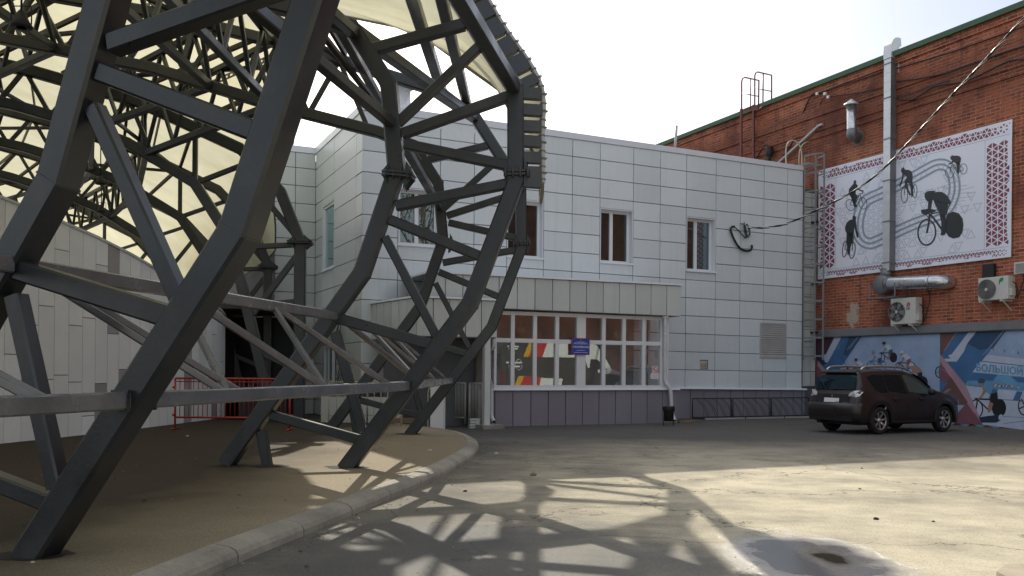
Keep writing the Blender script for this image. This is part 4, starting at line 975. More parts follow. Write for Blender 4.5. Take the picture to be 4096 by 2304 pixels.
# ------------------------------------------------------------------ things by the grey building
def pipe(label, pts, r, name='downpipe', m='pipe', funnel=False):
    t = thing(name, label, 'drainpipe', tuple(pts[-1]), 'white downpipes of the porch')
    sp = []
    for i, p in enumerate(pts):
        p = V(p)
        if 0 < i < len(pts)-1:
            a, b = V(pts[i-1]), V(pts[i+1]); d1 = min(.09, (a-p).length*.45); d2 = min(.09, (b-p).length*.45)
            q0, q1 = p+(a-p).normalized()*d1, p+(b-p).normalized()*d2
            for k in range(5): s = k/4; sp.append(q0*(1-s)**2+p*2*s*(1-s)+q1*s*s)
        else: sp.append(p)
    mb = MB(); mb.tube(sp, r, 12, caps=False); mb.build('pipe', M[m], t)
    mb = MB()
    for k in (1, 3):
        if k < len(pts)-1:
            a, b = V(pts[k]), V(pts[k+1]); q = a.lerp(b, .15 if k == 1 else .85); ax = (b-a).normalized(); mb.lathe(q, ax, [(r+.001,0), (r+.007,.005), (r+.007,.04), (r+.001,.045)], 12)
    mb.build('collar', M[m], t)
    e = V(pts[-1]); mb = MB(); mb.disc(e+(V(pts[-1])-V(pts[-2])).normalized()*-.004, V(pts[-1])-V(pts[-2]), r*.93, r*.93, 12); mb.build('mouth', M['black'], t)
    if funnel:
        mb = MB(); p = V(pts[0]); mb.prism([p+V((-.09,-.07,.0)), p+V((.09,-.07,.0)), p+V((.09,.09,.0)), p+V((-.09,.09,.0))], (0,0,.12)); mb.build('hopper', M[m], t)
        mb = MB(); mb.box((p.x, p.y+.02, p.z+.22), .11, .1, .16, .4); mb.build('outlet', M['black'], t)
P_ = PORCH.pt
pipe('white downpipe with swan-neck beside the canopy post at the left of the porch', [FR.pt(1976, 1356, -.08), P_(1976, 1390, .55), P_(1956, 1402, .28), P_(1956, 1518, .28), P_(1966, 1545, .12), P_(1966, 1668, .12), P_(1976, 1687, .25)], .052)
pipe('white downpipe at the right corner of the porch above the litter bin', [P_(2660, 1272, .12), P_(2660, 1300, .12), P_(2660, 1526, .08), P_(2682, 1556, .2), P_(2688, 1655, .2), P_(2699, 1682, .34)], .055, funnel=True)
# litter bin
g = G(2674, 1703); bn = thing('litter_bin', 'black litter bin lined with a bag at the foot of the right downpipe', 'bin', tuple(g))
mb = MB(); mb.lathe(g+V((0,0,.13)), (0,0,1), [(0,0), (.135,0), (.15,.36), (.155,.38), (.13,.38), (.12,.3)], 20); mb.build('bucket', M['dark'], bn)
mb = MB(); rr = random.Random(2)
mb.lathe(g+V((0,0,.40)), (0,0,1), [(.158,.0), (.175,.05), (.165,.10), (.172,.125), (.14,.13), (.12,.05)], 18)
for i, v in enumerate(mb.v): v.z += rr.uniform(-.018, .018)
mb.build('bag', M['black'], bn)
for sx in (-1, 1):
    mb = MB(); a = .43; dx, dy = math.cos(a)*.16*sx, math.sin(a)*.16*sx; mb.tube([g+V((dx,dy,0)), g+V((dx,dy,.46))], .012, 6); mb.tube([g+V((dx-.02,dy-.1,.01)), g+V((dx+.02,dy+.1,.01))], .012, 6); mb.build('leg', M['dark'], bn)
# blue name plate
sg = thing('name_plate', 'blue name plate with white Cyrillic lettering on the central white porch post', 'sign', tuple(P_(2322, 1390, .06)))
o_ = .075; us0, z1 = PORCH.uz(2288, 1361.5, o_); us1, z0 = PORCH.uz(2357, 1419, o_); z1 = z0+(us1-us0)*.82; W_, H_ = us1-us0, z1-z0
mb = MB(); mb.prism([PORCH.P(us0, z0, o_), PORCH.P(us1, z0, o_), PORCH.P(us1, z1, o_), PORCH.P(us0, z1, o_)], -PORCH.n*.03); mb.build('plate', M['bluesign'], sg)
mb = MB(); e = .008
for a, b, c_, d_ in ((us0-e, us1+e, z0-e, z0), (us0-e, us1+e, z1, z1+e), (us0-e, us0, z0, z1), (us1, us1+e, z0, z1)): mb.prism([PORCH.P(a, c_, o_+.004), PORCH.P(b, c_, o_+.004), PORCH.P(b, d_, o_+.004), PORCH.P(a, d_, o_+.004)], -PORCH.n*.034)
mb.build('rim', M['redprint'], sg)
text_mesh('ТУЛЬСКИЙ ВЕЛОТРЕК', .07, PORCH.P((us0+us1)/2, z0+H_*.46, o_+.003), PORCH.d, (0,0,1), M['whiteprint'], 'lettering', sg, W_*.93, bold=.0012)
mb = MB()
for f, a, b in ((.78, .28, .72), (.72, .12, .88), (.66, .09, .91), (.26, .25, .75), (.13, .12, .55), (.13, .58, .90)):
    x = a
    while x < b:
        wd = rnd.uniform(.03, .07); q = min(b, x+wd); zq = z0+H_*f; mb.face([PORCH.P(us0+W_*x, zq-.005, o_+.003), PORCH.P(us0+W_*q, zq-.005, o_+.003), PORCH.P(us0+W_*q, zq+.005, o_+.003), PORCH.P(us0+W_*x, zq+.005, o_+.003)]); x = q+.012
mb.build('small_print', M['whiteprint'], sg)
mb = MB(); cx = PORCH.P((us0+us1)/2, z0+H_*.89, o_+.003)
mb.face([cx+PORCH.d*x+V((0,0,z)) for x, z in ((0,-.028), (.022,-.012), (.022,.022), (-.022,.022), (-.022,-.012))]); mb.build('crest', M['redprint'], sg)
# no smoking notice
ns = thing('no_smoking_sign', 'small white no-smoking notice with red ring inside the right porch pane', 'sign', tuple(P_(2620, 1490)))
def plate_px(W, x0, y0, x1, y1, off, mat, name, par, th=.004):
    a, zt = W.uz(x0, (y0+y1)/2, off)[0], W.uz((x0+x1)/2, y0, off)[1]; b, zb = W.uz(x1, (y0+y1)/2, off)[0], W.uz((x0+x1)/2, y1, off)[1]
    m_ = MB(); m_.prism([W.P(a, zb, off), W.P(b, zb, off), W.P(b, zt, off), W.P(a, zt, off)], -W.n*th); return m_.build(name, mat, par), (a+b)/2, (zt+zb)/2, b-a, zt-zb
pp, uc, zc_, w_, h_ = plate_px(PORCH, 2609, 1466, 2631, 1493, -.02, M['whiteprint'], 'pictogram_plate', ns)
mb = MB(); rr_ = w_*.46; K = 28; c0 = PORCH.P(uc, zc_, -.017)
for i in range(K):
    a, b = 2*math.pi*i/K, 2*math.pi*(i+1)/K; f = lambda q, r: c0+PORCH.d*math.cos(q)*r+V((0,0,math.sin(q)*r)); mb.face([f(a,rr_*.8), f(a,rr_), f(b,rr_), f(b,rr_*.8)])
for s in (.075,): mb.face([c0+PORCH.d*(-.7*rr_-.01)+V((0,0,.6*rr_)), c0+PORCH.d*(-.6*rr_)+V((0,0,.7*rr_+.01)), c0+PORCH.d*(.7*rr_+.01)+V((0,0,-.6*rr_)), c0+PORCH.d*(.6*rr_)+V((0,0,-.7*rr_-.01))])
mb.build('red_ring', M['redprint'], ns)
mb = MB(); c2 = c0-PORCH.n*.001; mb.face([c2+PORCH.d*x*rr_+V((0,0,z*rr_)) for x, z in ((-.5,-.05), (.2,-.05), (.2,.08), (-.5,.08))]); mb.face([c2+PORCH.d*x*rr_+V((0,0,z*rr_)) for x, z in ((.3,.05), (.45,.3), (.3,.5), (.4,.3))]); mb.build('cigarette', M['ink'], ns)
pp, uc, zc_, w_, h_ = plate_px(PORCH, 2603, 1494, 2635, 1515, -.02, M['whiteprint'], 'text_plate', ns)
text_mesh('НЕ КУРИТЬ', .05, PORCH.P(uc, zc_+h_*.18, -.017), PORCH.d, (0,0,1), M['redprint'], 'lettering', ns, w_*.8)
text_mesh('NO SMOKING', .05, PORCH.P(uc, zc_-h_*.2, -.017), PORCH.d, (0,0,1), M['redprint'], 'lettering', ns, w_*.84)
no = thing('paper_notice', 'pale paper notice taped inside the right porch glazing', 'notice', tuple(P_(2590, 1470, -.3)))
for i, q in enumerate(((2580, 1395, 2600, 1405), (2586, 1460, 2600, 1488), (2618, 1400, 2632, 1432))): plate_px(PORCH, *q, -.06, M['poster'], 'sheet', no)
# bicycle racks against the plinth
def rack(x0, x1, label):
    a, b = MAIN.uz(x0, 1600, .35)[0]+.02, MAIN.uz(x1, 1600, .35)[0]-.02; t = thing('bicycle_rack', label, 'bike rack', tuple(MAIN.P((a+b)/2, 0, .6)), 'bike racks along the plinth')
    zt = .64; mb = MB()
    mb.tube([MAIN.P(a, .02, .35), MAIN.P(a, zt, .35), MAIN.P(b, zt, .35), MAIN.P(b, .02, .35)], .02, 6); mb.tube([MAIN.P(a, .04, .35), MAIN.P(b, .04, .35)], .02, 6); mb.build('rear_frame', M['dark'], t)
    mb = MB(); mb.bar(MAIN.P(a, .03, 1.0), MAIN.P(b, .03, 1.0), .04, .05); mb.build('front_rail', M['conduit'], t)
    for e in (a, b):
        mb = MB(); mb.bar(MAIN.P(e, .03, .35), MAIN.P(e, .03, 1.0), .03, .03); mb.build('side_rail', M['dark'], t)
    mb = MB()
    for k in range(5):
        for d in (0, .07): u = a+.12+(b-a-.24)*k/4+d; mb.tube([MAIN.P(u, zt, .36), MAIN.P(u, .4, .75), MAIN.P(u, .05, 1.0)], .006, 5)
    mb.build('wheel_loops', M['dark'], t)
rack(2768, 2928, 'black wire bicycle rack nearest the porch, against the mauve plinth')
rack(2930, 3082, 'black wire bicycle rack in the middle of the three against the plinth')
rack(3084, 3236, 'black wire bicycle rack nearest the parked car against the plinth')
g = G(2743, 1690); mb = MB(); mb.box((g.x, g.y, .03), .5, .16, .05, .4); tag(mb.build('plank', M['wood']), 'short pale plank lying on the asphalt right of the porch', 'plank')
# black hose, bundle of wires and bracket on the facade
def mp_(px, py, off=.1): return MAIN.pt(px, py, off)
z8 = lambda x, y: (2820+x/7.244, 850+y/7.244)
ho = [z8(*q) for q in ((855,415), (800,410), (755,450), (745,520), (775,620), (830,750), (900,880), (990,1010), (1100,1085), (1220,1110), (1320,1090), (1360,1020), (1350,940))]
mb = MB(); mb.tube(spline([mp_(x, y, .12) for x, y in ho], 6), .036, 10); tag(mb.build('black_hose', M['black']), 'thick black hose curled in a hook shape on the grey facade', 'hose')
wb = thing('wire_bundle', 'tangled bundle of black wires on a bracket where the twisted cable meets the facade', 'cable', tuple(mp_(*z8(1200, 500), .05)))
mb = MB(); mb.bar(mp_(*z8(1135, 285), .1), mp_(*z8(1135, 360), .1), .02, .02); mb.bar(mp_(*z8(1015, 325), .08), mp_(*z8(1150, 335), .08), .02, .02); mb.bar(mp_(*z8(1160, 380), .05), mp_(*z8(1160, 380), .3), .05, .05); mb.build('bracket', M['dark'], wb)
mb = MB(); r3 = random.Random(5)
for k in range(7):
    c = [(1135+r3.uniform(-5,30), 360), (1140+r3.uniform(-10,60), 480+r3.uniform(-30,30)), (1170+r3.uniform(-20,50), 620), (1215+r3.uniform(-20,30), 700+r3.uniform(-10,25)), (1280+r3.uniform(-20,30), 640+r3.uniform(-20,20)), (1290+r3.uniform(-40,20), 520), (1250+r3.uniform(-20,20), 400), (1215, 340+r3.uniform(-15,25)), (1180, 385)]
    mb.tube(spline([mp_(*z8(*q), .12+.03*(k % 3)) for q in c], 5), .007+.004*(k % 2), 5)
for d in (0, 14): mb.tube(spline([mp_(*z8(*q), .12) for q in ((855,420), (930,480+d), (1010,560+d), (1100,660+d), (1160,720+d), (1200,760))], 5), .012, 6)
mb.build('wires', M['cable'], wb)
# twisted overhead cable
pth = [(2992,911), (3060,911), (3140,897), (3210,868), (3290,830), (3370,790), (3450,742), (3530,678), (3600,607), (3680,520), (3790,400), (3900,283), (4000,175), (4130,30), (4260,-130)]
cp = [CAM+ray(x, y)*(28.4-(x-2992)/1104*6.6) for x, y in pth]; cpd = spline(cp, 60)
tc_ = thing('twisted_cable', 'twisted black and silver cable slung from the facade to the brick hall', 'cable', tuple(cp[0]))
tot = 0; st = [[], [], []]
for i, p in enumerate(cpd):
    if i: tot += (p-cpd[i-1]).length
    a = (cpd[min(i+1, len(cpd)-1)]-cpd[max(i-1, 0)]).normalized(); x = V((0,0,1)).cross(a).normalized(); y = a.cross(x)
    for k in range(3): q = tot*2*math.pi/.62+k*2.094; st[k].append(p+(x*math.cos(q)+y*math.sin(q))*.017)
for k, m_, nm in ((0, 'cable', 'black_strand'), (1, 'cable_l', 'silver_strand'), (2, 'cable', 'black_strand')):
    mb = MB(); mb.tube(st[k], .0165, 6); mb.build(nm, M[m_], tc_)
# cream hoops at the roof hatch and the caged ladder
for lbl, q in (('cream hoop handrail at the roof edge, left one of the pair', [(3144,655), (3144,600), (3152,572), (3170,562), (3192,572), (3206,605), (3208,668)]), ('cream hoop handrail at the roof edge, right one of the pair behind the ladder', [(3196,662), (3198,610), (3210,580), (3232,568), (3256,580), (3268,615), (3268,668)])):
    mb = MB(); mb.tube(spline([mp_(x, y, -.05 if 'left' in lbl else -.5) for x, y in q], 5), .024, 8); tag(mb.build('hoop_handrail', M['cream_rail']), lbl, 'handrail', 'hoop handrails at the roof edge')
la = thing('cage_ladder', 'grey steel ladder with safety cage in the corner between the two buildings', 'ladder', tuple(RET.P(.3, 2, .3)))
l0, l1 = RET.uz(3216, 1000, .22)[0], RET.uz(3264, 1000, .22)[0]; zt_l = RET.uz(3240, 628, .22)[1]; zb_l = RET.uz(3240, 1440, .22)[1]; cu_, rad = (l0+l1)/2, (l1-l0)/2
for u in (l0, l1): mb = MB(); mb.bar(RET.P(u, zb_l, .22), RET.P(u, zt_l, .22), .035, .03); mb.build('side_rail', M['cage'], la)
z = zb_l+.15
while z < zt_l: mb = MB(); mb.tube([RET.P(l0, z, .22), RET.P(l1, z, .22)], .011, 6); mb.build('rung', M['cage'], la); z += .3
arc = lambda z, r=1.0: [RET.P(cu_+rad*1.08*math.cos(q)*-1, z, .22+.62*max(0, math.sin(q))) for q in [math.pi*i/12 for i in range(13)]]
z = zt_l; zs_ = []
while z > zb_l-.05: zs_.append(z); z -= .62
for z in zs_: mb = MB(); a = arc(z); mb.grid([[p-V((0,0,.025)) for p in a], [p+V((0,0,.025)) for p in a]], sm=True); mb.build('cage_hoop', M['cage'], la)
for i in (3, 6, 9): mb = MB(); mb.bar(arc(zb_l)[i], arc(zt_l)[i], .04, .008); mb.build('cage_strip', M['cage'], la)
for z in (zt_l-2.2, zt_l-4.3, zt_l-6.0): mb = MB(); mb.bar(RET.P(l1, z, .02), RET.P(l1, z, .3), .08, .07); mb.build('wall_bracket', M['dark'], la)
mb = MB(); zz_ = zt_l-.28
for k in range(5): mb.bar(RET.P(l0-.05, zz_, .05+k*.09), RET.P(l1+.05, zz_, .05+k*.09), .03, .03)
mb.build('platform', M['conduit'], la)
# roof stack behind the parapet and the thin mast
q = MAIN.P(0, 0)
p0 = PY(1612, 420, 31.0); sk = thing('roof_vent_stack', 'silver roof vent stack with wide cap seen through the ribs above the parapet', 'vent', (p0.x, p0.y, 8))
zb = CAM.z+ray(1612, 425).z*31; zt = CAM.z+ray(1612, 335).z*31; mb = MB(); mb.lathe((p0.x, p0.y, 8), (0,0,1), [(.27,0), (.27,zt-8)], 20); mb.build('shaft', M['galv'], sk)
mb = MB(); mb.lathe((p0.x, p0.y, zt-.12), (0,0,1), [(.30,-.1), (.52,.02), (.52,.26), (.45,.30), (.35,.32), (0,.34)], 20); mb.build('cap', M['galv'], sk)
mb = MB(); a, b = PY(2698, 590, 32.5), PY(2706, 503, 32.5); mb.tube([a-V((0,0,.6)), b], .05, 8); tag(mb.build('roof_mast', M['conduit']), 'thin tilted pole standing on the grey roof beside the brick hall', 'pole')

# ------------------------------------------------------------------ steps, railings and bits under the side canopy
def rail(label, pts_top, zlow, n, m='cream_rail', r=.018, rb=.010, grp=None, name='railing', base=0.0):
    t = thing(name, label, 'railing', tuple(V((*pts_top[0][:2], base))), grp)
    for a, b in zip(pts_top, pts_top[1:]):
        a, b = V(a), V(b); mb = MB(); mb.tube([a, b], r, 8); mb.build('top_rail', M[m], t)
        lo = V((0,0,zlow)); mb = MB(); mb.tube([a-lo, b-lo], r*.8, 6); mb.build('lower_rail', M[m], t)
        for k in range(n+1): p = a.lerp(b, k/n); mb = MB(); mb.tube([p, p-lo], rb, 6); mb.build('baluster', M[m], t)
        for p in (a, b): mb = MB(); mb.tube([p, V((p.x, p.y, base-.03))], r*1.1, 8); mb.build('post', M[m], t)
def at(px, py, y): return PY(px, py, y)
rail('cream tubular ramp railing behind the middle ribs', [at(1316, 1530, 21.6), at(1470, 1527, 21.4), at(1606, 1533, 21.2)], .82, 5, base=.05)
rail('grey baluster railing right beside the white canopy post', [at(1878, 1533, 22.9), at(1930, 1534, 22.7)], .92, 9, 'conduit', .02, .011, 'grey baluster railings at the steps', base=.1)
rail('grey baluster railing left of the canopy post by the dark doorway', [at(1812, 1531, 23.4), at(1862, 1532, 23.1)], .92, 9, 'conduit', .02, .011, 'grey baluster railings at the steps', base=.1)
rail('pale baluster railing of the upper steps under the canopy', [at(1500, 1440, 24.6), at(1640, 1392, 24.9), at(1706, 1390, 25.0)], .9, 9, 'cream_rail', .018, .010, None, base=.8)
# landing and steps
def onl(px, y, z): p = ray(px, 1500)*y; return V((p.x, y, z))
mb = MB(); a, b = onl(1480, 24.0, 0), onl(1720, 24.0, 0); mb.prism([a, b, b+V((-.3,1.6,0)), a+V((-.3,1.6,0))], (0,0,.8)); ld = struct(mb.build('landing', M['concrete']))
mb = MB()
for k in range(4): a, b = onl(1722+k*22, 23.8, 0), onl(1744+k*22, 23.8, 0); mb.prism([a, b, b+V((0,1.4,0)), a+V((0,1.4,0))], (0,0,.64-k*.16))
struct(mb.build('steps', M['concrete']))
mb = MB(); a, b = onl(1285, 22.3, 0), onl(1610, 22.3, 0); mb.prism([a, b, b+V((0,.15,0)), a+V((0,.15,0))], (0,0,.78)); tag(mb.build('ramp_wall', M['panel2']), 'low grey wall of the ramp behind the cream railing', 'wall')
g = G(1748, 1727); cb = thing('white_cabinet', 'upright white cabinet at the end of the ramp railing', 'cabinet', tuple(g))
mb = MB(); mb.box((g.x, g.y+.15, .56), .36, .3, 1.12, .1); mb.build('body', M['fence_white'], cb); mb = MB(); mb.box((g.x-.005, g.y+.0, .56), .30, .02, 1.0, .1); mb.build('door', M['white'], cb)
mb = MB(); mb.tube(spline([at(1712, 1722, 21.2), at(1712, 1600, 21.2), at(1716, 1556, 21.2), at(1730, 1545, 21.2), at(1760, 1546, 21.2)], 6), .018, 8); tag(mb.build('end_rail', M['cream_rail']), 'cream bent tube rail hugging the white cabinet', 'railing')
g = G(1896, 1712); mb = MB(); mb.box((g.x, g.y, .12), .25, .2, .24, .3); 
cr = thing('white_crate', 'small white slatted crate on the step by the canopy post', 'crate', tuple(g)); mb.build('box', M['fence_white'], cr)
mb = MB()
for k in range(3): mb.box((g.x-.03, g.y-.115, .05+k*.075), .2, .012, .012, .3)
mb.build('slots', M['gap'], cr)
a, b = G(1545, 1716), G(1700, 1712); mb = MB(); mb.bar(a+V((0,0,.2)), b+V((0,0,.2)), .14, .12); tag(mb.build('timber_beam', M['wood']), 'weathered timber beam lying at the foot of the ramp wall', 'beam')
# doorway of the recess, windows low on the side wall
mb = MB(); a, b = onl(1508, 25.8, .8), onl(1560, 25.8, .8); dr = thing('side_door', 'dark framed side door at the top of the steps under the canopy', 'door', tuple(a)); mb.prism([a, b, b+V((0,0,2.05)), a+V((0,0,2.05))], (0,.06,0)); mb.build('leaf', M['conduit'], dr)
mb = MB(); mb.prism([a+V((.06,-.02,.9)), b+V((-.06,-.02,.9)), b+V((-.06,-.02,1.9)), a+V((.06,-.02,1.9))], (0,.02,0)); mb.build('door_glass', M['glass'], dr)
for W, x0, y0, x1, y1 in ((SIDE, 1336, 1380, 1300, 1527), (BACK, 1098, 1403, 1136, 1500)):
    a, b = sorted((W.uz(x0, (y0+y1)/2, .05)[0], W.uz(x1, (y0+y1)/2, .05)[0])); window(W, a, b, W.uz((x0+x1)/2, y1, .05)[1], W.uz((x0+x1)/2, y0, .05)[1], [.5], bld, rec=-.02, off=.08, fr=.05, mull=.06)
mb = MB(); r4 = random.Random(8)
for k in range(5): mb.tube(spline([SIDE.P(2.0+r4.uniform(-.2,.2), 3.0, .06), SIDE.P(2.1+r4.uniform(-.4,.4), 2.2, .12), SIDE.P(1.9+r4.uniform(-.4,.4), 1.6, .1), SIDE.P(2.1+r4.uniform(-.3,.5), 1.0, .08)], 6), .008, 5)
tag(mb.build('loose_wires', M['cable']), 'loose dark wires hanging on the side wall behind the ribs', 'cable')
# red barrier
gb = thing('red_barrier', 'red tubular steel crowd barrier at the far end of the raised paving', 'barrier', tuple(G(930, 1718, ISL)))
a, b = G(700, 1718, ISL), G(1158, 1721, ISL); b = a+(b-a).normalized()*min((b-a).length, 2.7); zt = a.z+1.13; zl = a.z+.27
for p in (a, b): mb = MB(); mb.tube([p, V((p.x, p.y, zt))], .024, 8); mb.tube([p+V((0,-.25,.02)), p+V((0,.25,.02))], .02, 6); mb.build('post', M['barrier'], gb)
for z in (zt, zl, zt-.07): mb = MB(); mb.tube([V((a.x,a.y,z)), V((b.x,b.y,z))], .022 if z != zt-.07 else .012, 8); mb.build('rail', M['barrier'], gb)
for k in range(1, 25): p = a.lerp(b, k/25); mb = MB(); mb.tube([V((p.x,p.y,zl)), V((p.x,p.y,zt))], .009, 6); mb.build('bar', M['barrier'], gb)
for p in (a, b):
    for z in (zl+.05, zt-.2): mb = MB(); mb.box((p.x-.03 if p is a else p.x+.03, p.y, z), .06, .03, .05); mb.build('hook', M['barrier'], gb)
# dark box added for shaded gap behind barrier, and the pale block beyond
st_ = thing('shade_gap_box', 'dark box added for the shaded gap behind the red barrier', 'shade box', (-8.2, 26, 0))
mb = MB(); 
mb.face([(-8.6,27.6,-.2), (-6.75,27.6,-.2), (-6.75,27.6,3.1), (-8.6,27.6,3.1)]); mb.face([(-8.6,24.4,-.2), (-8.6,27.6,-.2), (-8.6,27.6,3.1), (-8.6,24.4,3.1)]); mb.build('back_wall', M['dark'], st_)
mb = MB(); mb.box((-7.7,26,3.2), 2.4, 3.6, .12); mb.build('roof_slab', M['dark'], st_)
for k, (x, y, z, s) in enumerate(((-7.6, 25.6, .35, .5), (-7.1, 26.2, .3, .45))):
    cr_ = thing('storage_box', 'dark storage box on the %s of the dark gap behind the barrier' % ('left' if k == 0 else 'right'), 'box', (x, y, z-.3)); mb = MB(); mb.box((x, y, z), s*1.5, s, .6, .3); mb.build('body', M['steel'], cr_); mb = MB(); mb.box((x, y, z+.33), s*1.56, s*1.05, .06, .3); mb.build('lid', M['black'], cr_)
fb_ = thing('far_block', 'pale ochre building beyond the columns left of the recessed corner', 'building', (-14, 52, 0))
mb = MB(); mb.box((-17, 55, 4.4), 11, 6, 8.8, .15); mb.build('wall', M['cream_rail'], fb_)
for k in range(4):
    for z in (1.8, 5.4):
        mb = MB(); mb.box((-21+k*2.6, 51.5+k*.39-.05, z), 1.2, .2, 1.6, .15); f_ = mb.build('window', M['white'], fb_); mb = MB(); mb.box((-21+k*2.6, 51.38+k*.39-.05, z), 1.0, .03, 1.4, .15); mb.build('pane', M['glass'], f_)
# stones and scraps
rs_ = random.Random(11)
def stone(px, py, s, z, label, m='stone'):
    p = G(px, py, z); mb = MB(); n = 7
    mb.lathe(p-V((0,0,.005)), (0,0,1), [(s*.8,0), (s,s*.3), (s*.7,s*.8), (0,s*.95)], n)
    for v in mb.v: v.x += rs_.uniform(-.2,.2)*s; v.y += rs_.uniform(-.2,.2)*s; v.z += rs_.uniform(-.1,.1)*s
    tag(mb.build('loose_stone', M[m]), label, 'stone', 'loose stones on the ground')
stone(1720, 1806, .045, ISL, 'small pale stone on the raised paving near the kerb bend'); stone(1986, 1818, .05, 0, 'pale two-tone stone on the shaded asphalt outside the kerb bend'); stone(2133, 1902, .05, 0, 'brown stone at the edge of the lattice shadow', 'wood')
stone(1432, 2074, .022, 0, 'tiny white pebble beside the kerb at the bottom'); stone(750, 1745, .03, ISL, 'small white stone in front of the red barrier'); stone(458, 1915, .02, ISL, 'dark scrap on the mossy paving', 'dark'); stone(132, 2250, .016, ISL, 'white crumb beside the foot of the nearest rib')
stone(3504, 2078, .03, 0, 'black scrap on the sunlit dust above the puddle', 'black'); stone(3733, 2087, .018, 0, 'small dark clod at the right end of the puddle rim', 'dark'); stone(3440, 1957, .022, 0, 'dark crumb on the sunlit asphalt', 'dark'); stone(3447, 1874, .02, 0, 'dark crumb near the building shadow line', 'dark'); stone(1860, 1966, .03, 0, 'reddish twig-like scrap on the sunlit patch', 'redsteel')
# concrete block in the bottom right corner
g = G(4112, 2362); cbk = MB(); cbk.prism([g+V((-.12,.0,0)), g+V((.5,-.1,0)), g+V((.55,.5,0)), g+V((.1,.45,0)), g+V((-.11,.2,0))], (0,0,.085)); tag(cbk.build('concrete_block', M['beige']), 'pale concrete block poking in at the bottom right corner', 'block')

# leaf litter on the raised paving and grit along the kerb
rl_ = random.Random(31); mb = MB()
for k in range(520):
    if k < 330: x, y, z = -1.4-abs(rl_.gauss(0, 4.2)), rl_.uniform(3.5, 19.5), ISL+.006
    else:
        i = rl_.randrange(20, len(outer0)-12); p = outer0[i]; a = (outer0[i+1]-outer0[i]).normalized(); dd = abs(rl_.gauss(0, .22)); x, y, z = p.x+a.y*dd, p.y-a.x*dd, .006
    s_ = rl_.uniform(.010, .030); a = rl_.uniform(0, 6.28); u, v = V((math.cos(a), math.sin(a), rl_.uniform(-.3,.3)))*s_, V((-math.sin(a), math.cos(a), rl_.uniform(-.3,.5)))*s_*.6
    c = V((x, y, z+.004)); mb.face([c-u, c-v*.8, c+u, c+v])
o = mb.build('leaf_litter', M['leaf']); o['kind'] = 'stuff'
mb = MB()
for k in range(520):
    i = rl_.randrange(8, len(outer0)-8); p = outer0[i]; a = (outer0[i+1]-outer0[i]).normalized(); dd = abs(rl_.gauss(0, .12))*(1 if k < 330 else 14); x, y = p.x+a.y*dd+rl_.uniform(-.05,.05), p.y-a.x*dd
    s_ = rl_.uniform(.004, .012) if k < 330 else rl_.uniform(.004, .009); q = [V((x+math.cos(b)*s_, y+math.sin(b)*s_, .0)) for b in (0, 2.1, 4.2)]; t_ = V((x, y, s_*1.1))
    for j in range(3): mb.face([q[j], q[(j+1) % 3], t_])
o = mb.build('grit', M['concrete']); o['kind'] = 'stuff'
# ------------------------------------------------------------------ things on the brick hall
bp_ = lambda px, py, off=.06: BRICK.pt(px, py, off)
z18 = lambda x, y: (2696+x/1.811, y/1.811)
z19 = lambda x, y: (3096+x/1.932, 1050+y/1.932)
# tall rectangular duct
du = thing('air_duct', 'tall square silver air duct with a curved cowl rising above the green roof edge', 'duct', tuple(bp_(3556, 1085)))
oF = .34; u0 = BRICK.uz(3532.5, 700, oF)[0]; u1 = BRICK.uz(3560, 700, oF)[0]; zb = BRICK.uz(3546, 1082, oF)[1]; zt = BRICK.uz(3546, 238, oF)[1]; ob = .08
mb = MB(); mb.face([BRICK.P(u0, zb, oF), BRICK.P(u1, zb, oF), BRICK.P(u1, zt, oF), BRICK.P(u0, zt, oF)]); mb.face([BRICK.P(u0, zb, ob), BRICK.P(u0, zb, oF), BRICK.P(u0, zt, oF), BRICK.P(u0, zt, ob)])
mb.face([BRICK.P(u1, zb, ob), BRICK.P(u0, zb, ob), BRICK.P(u0, zt, ob), BRICK.P(u1, zt, ob)])
mb.face([BRICK.P(u1, zb, ob), BRICK.P(u1, zb, oF), BRICK.P(u1, zt, oF), BRICK.P(u1, zt, ob)], 1); mb.face([BRICK.P(u0, zb, ob), BRICK.P(u0, zb, oF), BRICK.P(u1, zb, oF), BRICK.P(u1, zb, ob)], 1)  # side and bottom faces carry painted shade
mb.build('shaft', [M['galv'], M['galv_side']], du)
ua, ub = min(u0, u1), max(u0, u1)
mb = MB()
for py in (258, 394, 558, 724, 888, 1052):
    z = BRICK.uz(3546, py, oF)[1]; e = .02; a = [BRICK.P(ua-e, z, ob), BRICK.P(ua-e, z, oF+e), BRICK.P(ub+e, z, oF+e), BRICK.P(ub+e, z, ob)]; mb.prism(a, (0,0,.035))
mb.build('joint_bands', M['galv_side'], du)
mb = MB(); z = zt; nz = int((zt-zb)/.28)
for k in range(nz): z = zb+(k+.5)*(zt-zb)/nz; mb.prism([BRICK.P(ua+.02, z, oF+.002), BRICK.P(ub-.02, z, oF+.002), BRICK.P(ub-.02, z+.012, oF+.002), BRICK.P(ua+.02, z+.012, oF+.002)], BRICK.n*.004)
mb.build('stiffening_ribs', M['galv'], du)
cz = [(oF+.01, 0), (oF+.01, .25), (oF-.01, .42), (oF-.08, .56), (oF-.16, .63), (oF-.28, .66), (oF-.42, .66), (oF-.44, .42), (oF-.36, .36), (oF-.30, .28), (ob, .2), (ob, 0)]
mb = MB(); mb.prism([BRICK.P(ua-.015, zt+.02+h, o) for o, h in cz], BRICK.d*(ub-ua+.03)); mb.build('cowl', M['galv'], du)
mb = MB(); mb.bar(BRICK.P(ua-.1, zt-.45, .1), BRICK.P(ua-.1, zt+.05, .1), .07, .02); mb.build('strap', M['conduit'], du)
